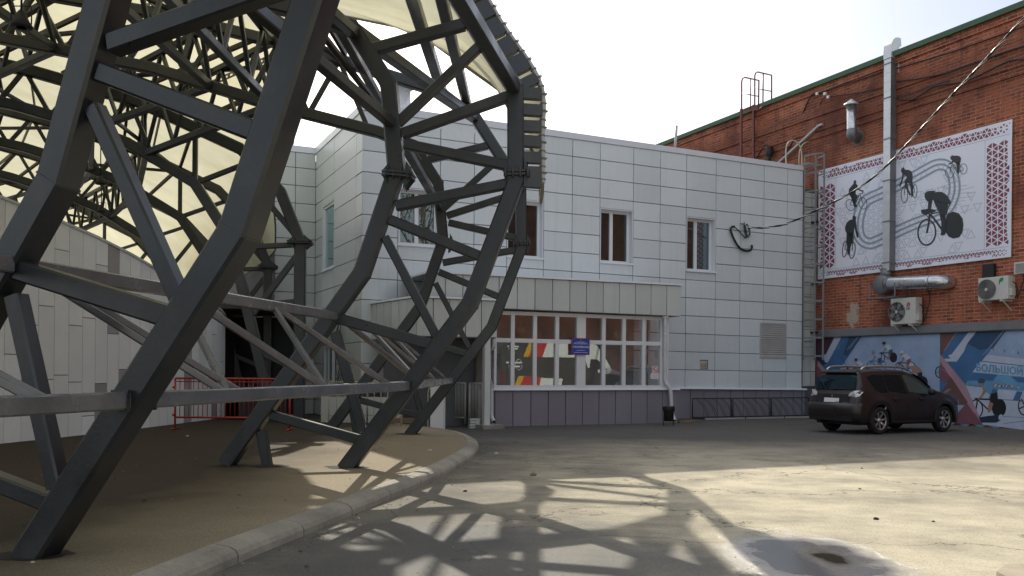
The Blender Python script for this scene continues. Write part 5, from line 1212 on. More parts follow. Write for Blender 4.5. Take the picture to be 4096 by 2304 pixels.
# fan drum and foil-wrapped horizontal pipe
fp_ = thing('foil_pipe', 'round foil-wrapped ventilation pipe with grey fan drum lying along the brick wall', 'duct', tuple(bp_(3600, 1140)))
c = BRICK.pt(3534, 1140, .42); mb = MB(); mb.lathe(c+BRICK.n*-.2, BRICK.n, [(0,0), (.30,0), (.30,.34), (.27,.37), (0,.38)], 28); mb.build('fan_drum', M['galv_side'], fp_)
a, b = BRICK.pt(3556, 1134, .42), BRICK.pt(3728, 1128, .42); r_ = 27*a.y/FPX; ax = (b-a).normalized(); Lp = (b-a).length
pf = [(r_*.8, 0)]; kk = 12
for i in range(kk*2+1): pf.append((r_*(1.0 if i % 2 else .955), .03+(Lp-.06)*i/(kk*2)))
mb = MB(); mb.lathe(a, ax, pf, 26); mb.build('foil_tube', M['foil'], fp_)
mb = MB(); el_ = [b+ax*(.3*math.sin(q))-BRICK.n*(.3-.3*math.cos(q)) for q in [i*math.pi/16 for i in range(9)]]+[b+ax*.3-BRICK.n*.5]; mb.tube([b-ax*.02]+el_, r_*.97, 22); mb.build('elbow', M['foil'], fp_)
mb = MB(); mb.lathe(a-ax*.06, ax, [(r_*.7,0), (r_*1.08,0), (r_*1.08,.1), (r_*.8,.1)], 24); mb.build('clamp_ring', M['galv_side'], fp_)
mb = MB(); x0, x1 = BRICK.uz(3486, 1180, .6)[0], BRICK.uz(3588, 1180, .6)[0]; z_ = BRICK.uz(3530, 1192, .6)[1]
for o in (.1, .7): mb.bar(BRICK.P(x0, z_, o), BRICK.P(x1, z_, o), .035, .035)
for x in (x0, x1): mb.bar(BRICK.P(x, z_, .03), BRICK.P(x, z_, .72), .035, .035); mb.bar(BRICK.P(x, z_, .7), BRICK.P(x, z_+.42, .7), .03, .03); mb.bar(BRICK.P(x, z_, .08), BRICK.P(x, z_+.55, .08), .03, .03)
mb.build('bracket', M['galv_side'], fp_)
mb = MB(); mb.tube([bp_(3546, 1082, .21), bp_(3540, 1110, .3)], .17, 14); mb.build('transition', M['galv_side'], fp_)
# air conditioners
def ac(label, x0, y0, x1, y1, fan, blades):
    o = .42; cx, cy = (x0+x1)/2, (y0+y1)/2
    u0, u1 = BRICK.uz(x0, cy, o)[0], BRICK.uz(x1, cy, o)[0]; z1, z0 = BRICK.uz(cx, y0, o)[1], BRICK.uz(cx, y1, o)[1]
    t = thing('air_conditioner', label, 'air conditioner', tuple(BRICK.P((u0+u1)/2, z0, .25)), 'outdoor air conditioner units on the brick wall')
    mb = MB(); f = [BRICK.P(u0, z0, o), BRICK.P(u1, z0, o), BRICK.P(u1, z1, o), BRICK.P(u0, z1, o)]; mb.prism(f, -BRICK.n*.30); b_ = mb.build('casing', M['ac'], t)
    bv = b_.modifiers.new('bevel', 'BEVEL'); bv.width = .015; bv.segments = 2
    w_ = (u1-u0); h_ = z1-z0; R_ = min(h_*.43, abs(w_)*.33); c = BRICK.P(u0+w_*fan, z0+h_*.48, o+.004); X = BRICK.d
    mb = MB(); mb.disc(c, BRICK.n, R_, R_, 32, x=X); fg = mb.build('fan_opening', M['ac_dark'], t)
    mb = MB()
    if blades:
        for k in range(5):
            q = k*2*math.pi/5+.3; P = lambda r, a: c+BRICK.n*.008+(X*math.cos(a)+V((0,0,1))*math.sin(a))*r
            mb.face([P(R_*.2, q), P(R_*.9, q+.15), P(R_*.93, q+.75), P(R_*.25, q+.7)])
        for k in range(14): q = k*2*math.pi/14; mb.bar(c+BRICK.n*.02+(X*math.cos(q)+V((0,0,1))*math.sin(q))*R_*.2, c+BRICK.n*.02+(X*math.cos(q)+V((0,0,1))*math.sin(q))*R_, .006, .006)
    for k in range(5 if blades else 8):
        r = R_*(1-k*.115); pts = [c+BRICK.n*.022+(X*math.cos(q)+V((0,0,1))*math.sin(q))*r for q in [i*2*math.pi/28 for i in range(28)]]
        if blades and 0 < k < 4: continue
        mb.tube(pts, .008, 5, closed=True)
    mb.build('fan_grille', M['ac_mid'], fg)
    mb = MB(); mb.disc(c+BRICK.n*.028, BRICK.n, R_*.16, R_*.16, 16, x=X); mb.build('hub', M['ac'], fg)
    for s in (.12, .82):
        mb = MB(); u = u0+w_*s; mb.bar(BRICK.P(u, z0-.03, .02), BRICK.P(u, z0-.03, .5), .04, .05); mb.bar(BRICK.P(u, z0-.3, .02), BRICK.P(u, z0-.03, .42), .03, .03); mb.build('wall_bracket', M['ac'], t)
    mb = MB(); uu_ = u0 if BRICK.P(u0,0).y < BRICK.P(u1,0).y else u1; s_ = -1
    mb.prism([BRICK.P(uu_, z0+.1, .36), BRICK.P(uu_+s_*.07, z0+.1, .36), BRICK.P(uu_+s_*.07, z0+.3, .36), BRICK.P(uu_, z0+.3, .36)], -BRICK.n*.16); mb.build('valve_cover', M['ac'], t)
    mb = MB(); mb.tube(spline([BRICK.P(uu_+s_*.05, z0+h_*.75, .3), BRICK.P(uu_+s_*.14, z0+h_*.55, .26), BRICK.P(uu_+s_*.12, z0+h_*.1, .2), BRICK.P(uu_+s_*.2, z0+h_*.9, .05), BRICK.P(uu_+s_*.1, z1+.3, .04)], 6), .014, 6); mb.build('hoses', M['cable'], t)
    return t, u0, u1, z0, z1, o
t, u0, u1, z0, z1, o = ac('white air conditioner with round magenta logo low on the brick wall', 3562, 1192, 3661, 1296, .27, True)
w_, h_ = u1-u0, z1-z0; c = BRICK.P(u0+w_*.72, z0+h_*.73, o+.004); mb = MB(); mb.disc(c, BRICK.n, .07, .07, 24, x=BRICK.d); lg = mb.build('round_logo', M['magenta'], t)
XD = -BRICK.d                                                       # text runs to the right as one faces the wall
mb = MB(); c2 = c+BRICK.n*.002
mb.tube([c2+XD*.05*math.cos(q)+V((0,0,.05*math.sin(q))) for q in [math.radians(90+k*18) for k in range(16)]], .004, 4); mb.bar(c2+XD*.0+V((0,0,-.018)), c2+XD*.0+V((0,0,.022)), .008, .004, XD); mb.bar(c2+V((0,0,-.016)), c2+XD*.022+V((0,0,-.016)), .008, .004, (0,0,1)); mb.disc(c2+XD*-.02+V((0,0,.022)), BRICK.n, .009, .009, 10, x=BRICK.d); mb.build('logo_face', M['whiteprint'], lg)
text_mesh('LG', .095, BRICK.P(u0+w_*.72, z0+h_*.58, o+.004), XD, (0,0,1), M['ink'], 'lettering', t, .12, bold=.004)
t, u0, u1, z0, z1, o = ac('white air conditioner with green leaf mark high on the brick wall at the right', 3912, 1108, 4032, 1200, .30, False)
w_, h_ = u1-u0, z1-z0; c = BRICK.P(u0+w_*.77, z0+h_*.78, o+.004); mb = MB(); q = lambda x, z: c+XD*x+V((0,0,z))
mb.face([q(-.06,-.02), q(-.05,.06), q(0,.10), (q(.07,.10)), q(.07,.03), q(.03,-.01), q(-.02,-.02)]); mb.face([q(-.06,-.08), q(-.035,-.08), q(-.02,.02), q(-.05,.02)]); mb.build('leaf_mark', M['leafgreen'], t)
mb = MB(); mb.box(BRICK.P(u0+w_*.1, z1+.22, .08), .34, .12, .38, math.atan2(BRICK.d.y, BRICK.d.x)); tag(mb.build('wall_recess_box', M['dark']), 'small dark box on the wall just above the right air conditioner', 'box')
gl_ = thing('louvre_box', 'pale louvred box cut by the right edge of the picture above the air conditioner', 'vent', tuple(bp_(4090, 1072, .2)))
o = .3; a, b = BRICK.uz(4056, 1070, o)[0], BRICK.uz(4150, 1070, o)[0]; z1, z0 = BRICK.uz(4076, 1048, o)[1], BRICK.uz(4076, 1094, o)[1]
mb = MB(); mb.prism([BRICK.P(a, z0, o), BRICK.P(b, z0, o), BRICK.P(b, z1, o), BRICK.P(a, z1, o)], -BRICK.n*.28); mb.build('casing', M['ac'], gl_)
mb = MB()
for k in range(9): z = z0+(z1-z0)*(.1+k*.09); mb.prism([BRICK.P(a-.04, z, o+.01), BRICK.P(b+.04, z, o+.01), BRICK.P(b+.04, z+.012, o+.01), BRICK.P(a-.04, z+.012, o+.01)], -BRICK.n*.012)
mb.build('louvres', M['ac_mid'], gl_)
# capped vent pipe
vp = thing('capped_vent', 'short silver vent pipe with conical rain cap sticking out of the brick wall', 'vent', tuple(bp_(3408, 500, .4)))
c0, c1 = bp_(3408, 522, .45), bp_(3405, 425, .45); r_ = 20*c0.y/FPX
mb = MB(); mb.lathe(c0, c1-c0, [(r_*.98,0), (r_,.01), (r_,(c1-c0).length)], 20); mb.build('pipe', M['foil'], vp)
mb = MB(); mb.lathe(c1, (0,0,1), [(r_*1.5,.03), (r_*1.45,.06), (.02,.24), (0,.25)], 20)
for q in (.5, 2.6, 4.7): mb.bar(c1+V((r_*.9*math.cos(q), r_*.9*math.sin(q), -.08)), c1+V((r_*.9*math.cos(q), r_*.9*math.sin(q), .06)), .02, .01)
mb.build('rain_cap', M['galv'], vp)
mb = MB(); e_ = bp_(3432, 556, -.05); mb.tube(spline([c0+V((0,0,.02)), c0-V((0,0,.15)), c0.lerp(e_, .5)-V((0,0,.05)), e_], 5), r_*1.02, 16); mb.build('elbow', M['galv_side'], vp)
mb = MB(); mb.disc(bp_(3430, 548, .012), BRICK.n, .25, .30, 14, x=BRICK.d)
r5 = random.Random(4)
for v in mb.v: v += BRICK.d*r5.uniform(-.08,.08)+V((0,0,r5.uniform(-.08,.08)))
mb.build('mortar_patch', M['mortar'], vp)
# roof access ladder (red oxide)
rl = thing('roof_ladder', 'red-brown steel roof ladder with grated platform and handrails at the green roof edge', 'ladder', tuple(bp_(2990, 620, .6)))
def path(pts, r, nm, off, m='redsteel'):
    mb = MB(); mb.tube([bp_(*z18(x, y), off) for x, y in pts], r, 6); return mb.build(nm, M[m], rl)
a0, a1 = bp_(2965, 640, .9), bp_(2965, 436, .9); b0, b1 = bp_(3014.6, 645, .25), bp_(3014.6, 420, .25)
for p, q in ((a0, a1), (b0, b1)): mb = MB(); mb.bar(p-V((0,0,1)), q, .09, .07, BRICK.d); mb.build('stile', M['redsteel'], rl)
for k in range(9): f = k/8.5; mb = MB(); mb.tube([(a0-V((0,0,1))).lerp(a1, f), (b0-V((0,0,1))).lerp(b1, f)], .012, 5); 
path([(490,790), (490,590), (497,568), (512,560), (615,583), (612,790)], .028, 'handrail', .9); path([(490,675), (612,698)], .02, 'handrail', .9); path([(555,572), (553,790)], .02, 'handrail', .9)
path([(585,765), (585,548), (592,526), (606,521), (707,545), (707,750)], .028, 'handrail', .15); path([(585,638), (707,662)], .02, 'handrail', .15); path([(646,535), (644,768)], .026, 'handrail', .15)
path([(487,1045), (542,1060)], .03, 'wall_stay', .5); path([(577,1015), (640,1030)], .03, 'wall_stay', .2)
pc = [bp_(*z18(490,800), .9), bp_(*z18(612,795), .9), bp_(*z18(648,768), .15), bp_(*z18(585,762), .15)]
mb = MB()
for k in range(9): mb.bar(pc[0].lerp(pc[3], k/8), pc[1].lerp(pc[2], k/8), .03, .03)
mb.bar(pc[0], pc[3], .05, .05); mb.bar(pc[1], pc[2], .05, .05); mb.build('grating', M['redsteel'], rl)
# cable channel, insulator, cables
mb = MB(); mb.bar(bp_(3116, 651, .12), bp_(3276, 503, .12), .11, .07, None); mb.bar(bp_(3274, 504, .13), bp_(3291, 497, .13), .11, .07, None); tag(mb.build('cable_channel', M['conduit']), 'pale sloping cable channel on the brick wall behind the hoop handrails', 'channel')
il = thing('cable_insulator', 'black cylindrical cable insulator on the brick wall behind the roof edge', 'insulator', tuple(bp_(3077, 620, .2)))
c = bp_(3077, 645, .2); mb = MB(); mb.lathe(c, (0,0,1), [(.05,0), (.08,.1), (.06,.14), (.13,.2), (.13,.52), (.08,.55), (0,.56)], 14); mb.build('body', M['black'], il)
mb = MB()
for d in (-12, 0, 14): mb.tube(spline([bp_(3077+d*.4, 640, .2), bp_(3070+d, 665, .15), bp_(3060+d, 690, .12)], 5), .02, 5)
mb.tube(spline([bp_(3073, 590, .15), bp_(3060, 580, .1), bp_(3030, 625, .06), bp_(3018, 650, .06)], 6), .018, 5); mb.build('leads', M['cable'], il)
CB = [('black cable dropping from the top of the brick wall to the grey roof, left strand', [(3262,377), (3247,380), (3230,410), (3205,470), (3185,540), (3150,600), (3110,655)], .026),
      ('thinner black cable dropping beside it to the cable channel', [(3304,389), (3290,398), (3275,430), (3262,490), (3258,520)], .016),
      ('topmost black cable running under the green roof edge', [(3262,377), (3300,364), (3400,332), (3530,288)], .026), ('second black cable along the upper brick wall left of the duct', [(3304,389), (3340,384), (3430,372), (3530,350)], .018),
      ('black cable running from the vent pipe to the cable channel', [(3278,502), (3305,488), (3345,477), (3390,480)], .022), ('black cable sagging between the vent pipe and the duct', [(3424,477), (3470,458), (3530,422)], .024),
      ('long black cable right of the duct, highest one', [(3588,274), (3680,246), (3800,210), (3950,158), (4110,100)], .024), ('long black cable right of the duct, middle one', [(3588,326), (3700,310), (3840,276), (4000,215), (4110,180)], .02),
      ('wavy black cable right of the duct, lowest one', [(3588,397), (3646,399), (3690,375), (3745,343), (3855,327), (3960,280), (4040,243), (4110,238)], .026), ('black cable from the duct along the corbelled courses', [(3588,392), (3650,372), (3740,338), (3800,322)], .016)]
for l, q, r_ in CB: mb = MB(); mb.tube(spline([bp_(x, y, .19 if y < 420 else .06) for x, y in q], 6), r_, 5); tag(mb.build('wall_cable', M['cable']), l, 'cable', 'black cables on the brick wall')
for l, x, y in (('left', 3269, 375), ('right', 3300, 375), ('lower right', 3313, 388)): mb = MB(); mb.box(bp_(x, y, .2), .09, .07, .09, 2.0); tag(mb.build('junction_box', M['whiteprint']), 'tiny white junction box under the roof edge, %s one' % l, 'junction box', 'junction boxes under the roof edge')
# ------------------------------------------------------------------ parked dark estate car (local: x forward, y left, z up)
LEN = 4.66; WB = 2.67; XR = .95; XF = XR+WB; WR = .355
def ip(tab, x):
    if x <= tab[0][0]: return tab[0][1]
    for (a, va), (b, vb) in zip(tab, tab[1:]):
        if x <= b:
            t = (x-a)/(b-a); return va+(vb-va)*t
    return tab[-1][1]
TOP = [(0,.74), (.05,.80), (.10,.98), (.17,1.10), (.30,1.43), (.38,1.58), (.50,1.635), (.8,1.67), (1.3,1.685), (1.9,1.68), (2.3,1.655), (2.65,1.59), (3.0,1.43), (3.25,1.27), (3.45,1.13), (3.7,1.08), (4.0,1.035), (4.25,.97), (4.42,.88), (4.55,.76), (4.63,.66), (4.66,.6)]
BELT = [(0,.72), (.12,.95), (.2,1.06), (1.0,1.03), (2.0,1.0), (3.2,.98), (3.6,.98), (4.2,.90), (4.5,.74), (4.66,.56)]
HW = [(0,.70), (.06,.80), (.2,.875), (.6,.895), (1.5,.90), (3.2,.90), (3.9,.89), (4.2,.85), (4.42,.75), (4.56,.60), (4.66,.46)]
HR = [(0,.60), (.17,.72), (.35,.62), (.8,.60), (2.0,.60), (2.7,.585), (3.2,.62), (3.5,.74), (4.2,.74), (4.5,.52), (4.66,.38)]
SILL = [(0,.46), (.05,.38), (.3,.30), (.6,.28), (4.1,.28), (4.45,.30), (4.66,.40)]
def sec(x):
    top, belt, hw, hr, zb = ip(TOP, x), ip(BELT, x), ip(HW, x), ip(HR, x), ip(SILL, x); belt = min(belt, top-.03)
    for xc in (XR, XF):
        d = abs(x-xc)
        if d < .43: zb = max(zb, WR+math.sqrt(max(0, .43**2-d*d))*1.0-.0)
    fl = 0
    for xc in (XR, XF):
        d = abs(x-xc); fl = max(fl, .035*max(0, 1-(d/.62)**2))
    m = zb+(belt-zb)*.45
    hb = hw*.985; gr = min(1, (top-belt)/.3); hr_ = hb+(hr-hb)*gr if gr > .35 else hb*.97-.10*(1-gr)
    zsh = top-min(.07, (top-belt)*.3)
    pr_ = [(hw-.06+fl, zb), (hw+fl, zb+.04), (hw+fl, m), (hw-.006+fl*.3, belt-.12 if belt-.12 > m else m+.01), (hb-.01, belt), (hb+(hr_-hb)*.55+.012, belt+(zsh-belt)*.55), (hr_, zsh), (hr_-.10, top-.008), (hr_*.45, top+.006), (0, top+.012)]
    return pr_
def side_y(x, z):
    p = sec(x)
    for (ya, za), (yb, zb) in zip(p[4:], p[5:]):
        if za <= z <= zb+1e-6: return ya+(yb-ya)*(z-za)/max(1e-6, zb-za)
    return p[4][0]
def car():
    a, b = G(3510, 1737), G(3769, 1727); d = (b-a).normalized(); rz_ = math.atan2(d.y, d.x); sc_ = .885
    # the right rear wheel touches the ground at a
    n = V((-d.y, d.x, 0)); o = a-d*XR*sc_+n*.80*sc_
    t = thing('parked_car', 'dark brown estate off-roader with silver roof rails parked nose-in by the blue banner', 'car', (o.x, o.y, 0), rz=rz_)
    t.scale = (sc_, sc_, sc_*1.07)
    xs = sorted(set([0, .03, .06, .1, .14, .17, .22, .3, .34, .38, .44, .5]+[.5+i*.06 for i in range(66)]+[4.42, 4.5, 4.55, 4.6, 4.63, 4.66])); xs = [x for x in xs if x <= 4.66]
    rows = []
    for x in xs:
        p = sec(x); rows.append([(x, -y, z) for y, z in p]+[(x, y, z) for y, z in reversed(p[:-1])])
    mb = MB(); mb.grid(rows, 0, 1, True, False, True, True); body = mb.build('body', M['carpaint'], t, local=True)
    mb = MB(); mb.box((2.33, 0, .36), 4.1, 1.5, .24); mb.box((XR, 0, .5), .86, 1.35, .5); mb.box((XF, 0, .5), .86, 1.35, .5); mb.build('underbody', M['carblack'], t, local=True)
    def sidepan(poly, name, mat, off=.006, sides=(-1, 1), parent=t, **k):
        for s in sides:
            mb = MB(); zl = min(z for x, z in poly); zh = max(z for x, z in poly); rows = []
            for k in range(9):                        # strips that follow the tumblehome
                z = zl+.004+(zh-zl-.008)*k/8; xs_ = []
                for (xa, za), (xb, zb) in zip(poly, poly[1:]+poly[:1]):
                    if (za-z)*(zb-z) <= 0 and za != zb: xs_.append(xa+(xb-xa)*(z-za)/(zb-za))
                a_, b_ = min(xs_), max(xs_); rows.append([(a_+(b_-a_)*j/6, s*(side_y(a_+(b_-a_)*j/6, z)+off), z) for j in range(7)])
            mb.grid(rows, sm=True)
            mb.build(name, mat, parent, local=True)
    dk = M['car_glass']
    sidepan([(.62,1.50), (.86,1.10), (1.02,1.07), (1.30,1.07), (1.30,1.54), (.95,1.54)], 'side_window', dk)
    sidepan([(1.34,1.07), (2.05,1.05), (1.98,1.54), (1.34,1.54)], 'side_window', dk)
    sidepan([(2.17,1.045), (3.02,1.03), (3.12,1.10), (2.62,1.45), (2.42,1.525), (2.10,1.535)], 'side_window', M['car_glass_front'])
    sidepan([(2.05,1.05), (2.17,1.045), (2.10,1.535), (1.98,1.54)], 'door_pillar', M['carblack'])
    # doors as thin shut lines and handles
    for x0, x1 in ((2.10, 2.115), (3.06, 3.075), (1.18, 1.195)):
        for s in (-1, 1):
            mb = MB(); zs = [.36, .5, .7, .9, 1.02]
            mb.grid([[(x0+(z-.7)*(-.0), s*(sec(x0)[2][0]+.003 if z < .85 else side_y(x0, 1.02)+.006), z), (x1, s*(sec(x1)[2][0]+.003 if z < .85 else side_y(x1, 1.02)+.006), z)] for z in zs], sm=False); mb.build('shut_line', M['carblack'], t, local=True)
    for x in (1.55, 2.62):
        for s in (-1, 1):
            mb = MB(); y = s*(sec(x)[3][0]+.02); mb.bar((x-.10, y, .90), (x+.10, y, .90), .03, .035, (0,0,1), .008); mb.lathe((x, s*(sec(x)[3][0]-.005), .905), (0, s, 0), [(.055,0), (.05,.012), (0,.013)], 12); mb.build('door_handle', M['carpaint'], t, local=True)
    # rear window, windscreen
    def back(zf, ys): return None
    mb = MB(); rows = []
    for x in (.185, .22, .26, .30, .34): z = ip(TOP, x); h = ip(HR, x)*.93 if x > .3 else .70-.03*(x-.185)/.1; rows.append([(x-.022, -h, z+.006), (x-.030, -h*.5, z+.012), (x-.032, 0, z+.014), (x-.030, h*.5, z+.012), (x-.022, h, z+.006)])
    mb.grid(rows, sm=True); mb.build('rear_window', dk, t, local=True)
    mb = MB(); rows = []
    for x in (2.74, 2.9, 3.05, 3.2, 3.36): z = ip(TOP, x); h = (ip(HR, x)-.04); rows.append([(x+.02, -h, z+.012), (x+.03, 0, z+.022), (x+.02, h, z+.012)])
    mb.grid(rows, sm=True); mb.build('windscreen', dk, t, local=True)
    mb = MB(); mb.prism([(.27,-.60,1.575), (.42,-.62,1.63), (.42,.62,1.63), (.27,.60,1.575)], (0,0,.03)); mb.build('roof_spoiler', M['carblack'], t, local=True)
    mb = MB(); mb.tube([(.16,.1,1.135), (.17,-.25,1.17), (.175,-.34,1.16)], .014, 6); mb.build('wiper', M['carblack'], t, local=True)
    # tailgate panel with recess, plate, emblem
    mb = MB(); mb.prism([(.045,-.60,.80), (.085,-.56,1.03), (.085,.56,1.03), (.045,.60,.80)], (.03,0,.0)); tg = mb.build('tailgate', M['carpaint'], t, local=True)
    mb = MB(); mb.prism([(.040,-.34,.80), (.064,-.30,.945), (.064,.30,.945), (.040,.34,.80)], (.02,0,0)); mb.build('plate_recess', M['carblack'], tg, local=True)
    mb = MB(); mb.prism([(.030,-.26,.815), (.050,-.26,.925), (.050,.26,.925), (.030,.26,.815)], (.008,0,0)); np_ = mb.build('number_plate', M['whiteprint'], tg, local=True)
    up = V((.020, 0, .110)).normalized()
    text_mesh('К101КА', .10, V((.036,.045,.871)), (0,-1,0), up, M['ink'], 'plate_lettering', np_, .34, bold=.004); text_mesh('71', .07, V((.038,-.195,.880)), (0,-1,0), up, M['ink'], 'plate_lettering', np_, .09, bold=.003)
    mb = MB(); mb.bar((.0395,-.135,.818), (.0495,-.135,.922), .006, .003, (0,1,0)); mb.bar((.033,-.245,.835), (.033,-.15,.835), .014, .003, (0,0,1)); mb.build('plate_rule', M['ink'], np_, local=True)
    mb = MB()
    for q in (90, 210, 330):
        q = math.radians(q); c = V((.062, 0, .985)); e1 = V((0, math.cos(q), math.sin(q)))*.036; e2 = V((0, math.cos(q+1.05), math.sin(q+1.05)))*.019; e3 = V((0, math.cos(q-1.05), math.sin(q-1.05)))*.019; mb.prism([c, c+e2, c+e1, c+e3], (.01,0,0))
    mb.build('diamond_emblem', M['rim'], tg, local=True)
    mb = MB(); mb.bar((.043,-.38,.815), (.043,-.55,.82), .012, .004, (0,0,1)); mb.build('model_badge', M['rim'], tg, local=True)
    # lamps
    for s in (-1, 1):
        mb = MB(); P = [(.07,s*.56,.985), (.085,s*.80,.955), (.16,s*.865,.99), (.30,s*.880,1.10), (.20,s*.855,1.135), (.155,s*.70,1.125), (.12,s*.58,1.07)]; c = V((.10, s*.75, 1.045)); 
        for i in range(len(P)): mb.face([P[i], P[(i+1) % len(P)], c])
        mb.build('tail_lamp', M['tail_glass'], t, local=True)
        mb = MB(); mb.prism([(-.012,s*.48,.60), (-.008,s*.74,.60), (.0,s*.74,.66), (-.004,s*.47,.66)], (.03,0,0)); mb.build('fog_reflector', M['redlamp'], t, local=True)
        mb = MB(); c = [(4.30,s*.80,.86), (4.48,s*.66,.80), (4.52,s*.60,.72), (4.34,s*.80,.74)]; mb.prism(c, (.02,s*.02,.01)); mb.build('headlamp', M['tail_glass'], t, local=True)
        mb = MB(); y = s*.60
        rp_ = [(.50,y,1.65), (.62,y,1.72), (.85,y,1.745), (1.5,y,1.755), (2.1,y,1.735), (2.35,y,1.685), (2.42,y,1.655)]; mb.tube(spline(rp_, 4), .032, 8); mb.bar((1.4,y,1.66), (1.4,y,1.75), .05, .03); mb.build('roof_rail', M['rim'], t, local=True)
        mb = MB(); mb.lathe((2.96, s*.99, 1.08), (1,0,0), [(.0,-.10), (.08,-.09), (.105,-.05), (.10,.02), (.06,.07), (0,.09)], 14)
        for v in mb.v: v.z = 1.08+(v.z-1.08)*.8
        mb.bar((2.97, s*.88, 1.03), (2.96, s*.95, 1.05), .05, .03); mb.build('door_mirror', M['carblack'], t, local=True)
        mb = MB(); mb.bar((1.42, s*.905, .31), (3.15, s*.905, .31), .07, .06, (0,0,1), .015); mb.build('side_step', M['carblack'], t, local=True)
        mb = MB()
        for xc in (XR, XF):
            aa = [(xc+.47*math.cos(q), s*(.90+.032), WR+.47*math.sin(q)) for q in [math.radians(k*12-6) for k in range(17)]]; ab = [(xc+.42*math.cos(q), s*(.90+.028), WR+.42*math.sin(q)) for q in [math.radians(k*12-6) for k in range(17)]]; mb.grid([aa, ab], sm=True)
        mb.build('arch_flare', M['carpaint'], t, local=True)
    mb = MB(); rows = []
    for z, x0 in ((.40,.03), (.44,-.01), (.58,-.03), (.70,-.03), (.77,-.005), (.80,.05)): rows.append([(x0+.20,-.915,z), (x0+.06,-.86,z), (x0,-.70,z), (x0-.015,0,z), (x0,.70,z), (x0+.06,.86,z), (x0+.20,.915,z)])
    mb.grid(rows, sm=True); mb.build('rear_bumper', M['carpaint'], t, local=True)
    mb = MB(); mb.box((.08, 0, .42), .2, 1.5, .16); mb.tube([(.02,.45,.30), (.4,.45,.30)], .035, 8); mb.build('rear_valance', M['carblack'], t, local=True)
    mb = MB(); mb.tube([(1.0,.28,1.69), (.72,.28,2.0)], .006, 5); mb.lathe((.98,.28,1.68), (0,0,1), [(.035,0), (.02,.04), (0,.05)], 8); mb.build('aerial', M['carblack'], t, local=True)
    # wheels
    for x in (XR, XF):
        for s in (-1, 1):
            c = V((x, s*.80, WR)); ax = V((0, s, 0))
            mb = MB(); mb.lathe(c-ax*.11, ax, [(.24,0), (.32,0), (.35,.03), (WR,.07), (WR,.15), (.35,.19), (.325,.215), (.245,.222), (.235,.12)], 40, cap=False); wh = mb.build('tyre', M['tyre'], t, local=True)
            mb = MB(); mb.lathe(c-ax*.02, ax, [(.0,-.04), (.22,-.04), (.235,.05), (.245,.10), (.238,.115), (.222,.11)], 36, 1, cap=False); 
            mb.lathe(c+ax*.05, ax, [(.07,-.05), (.065,.02), (.05,.035), (0,.037)], 16, 0)
            for k in range(7):
                q = k*2*math.pi/7+.2; e = V((math.cos(q), 0, math.sin(q))); f = V((-math.sin(q), 0, math.cos(q)))
                mb.prism([c+e*.05-f*.022+ax*.045, c+e*.05+f*.022+ax*.045, c+e*.14+f*.024+ax*.082, c+e*.236+f*.040+ax*.092, c+e*.236-f*.040+ax*.092, c+e*.14-f*.024+ax*.082], -ax*.03, 0)
            mb.lathe(c+ax*.07, ax, [(.226,.0), (.246,.028), (.236,.034), (.218,.02)], 36, 0, cap=False)
            mb.build('rim', [M['rim'], M['carblack']], wh, local=True)
    return t
car()

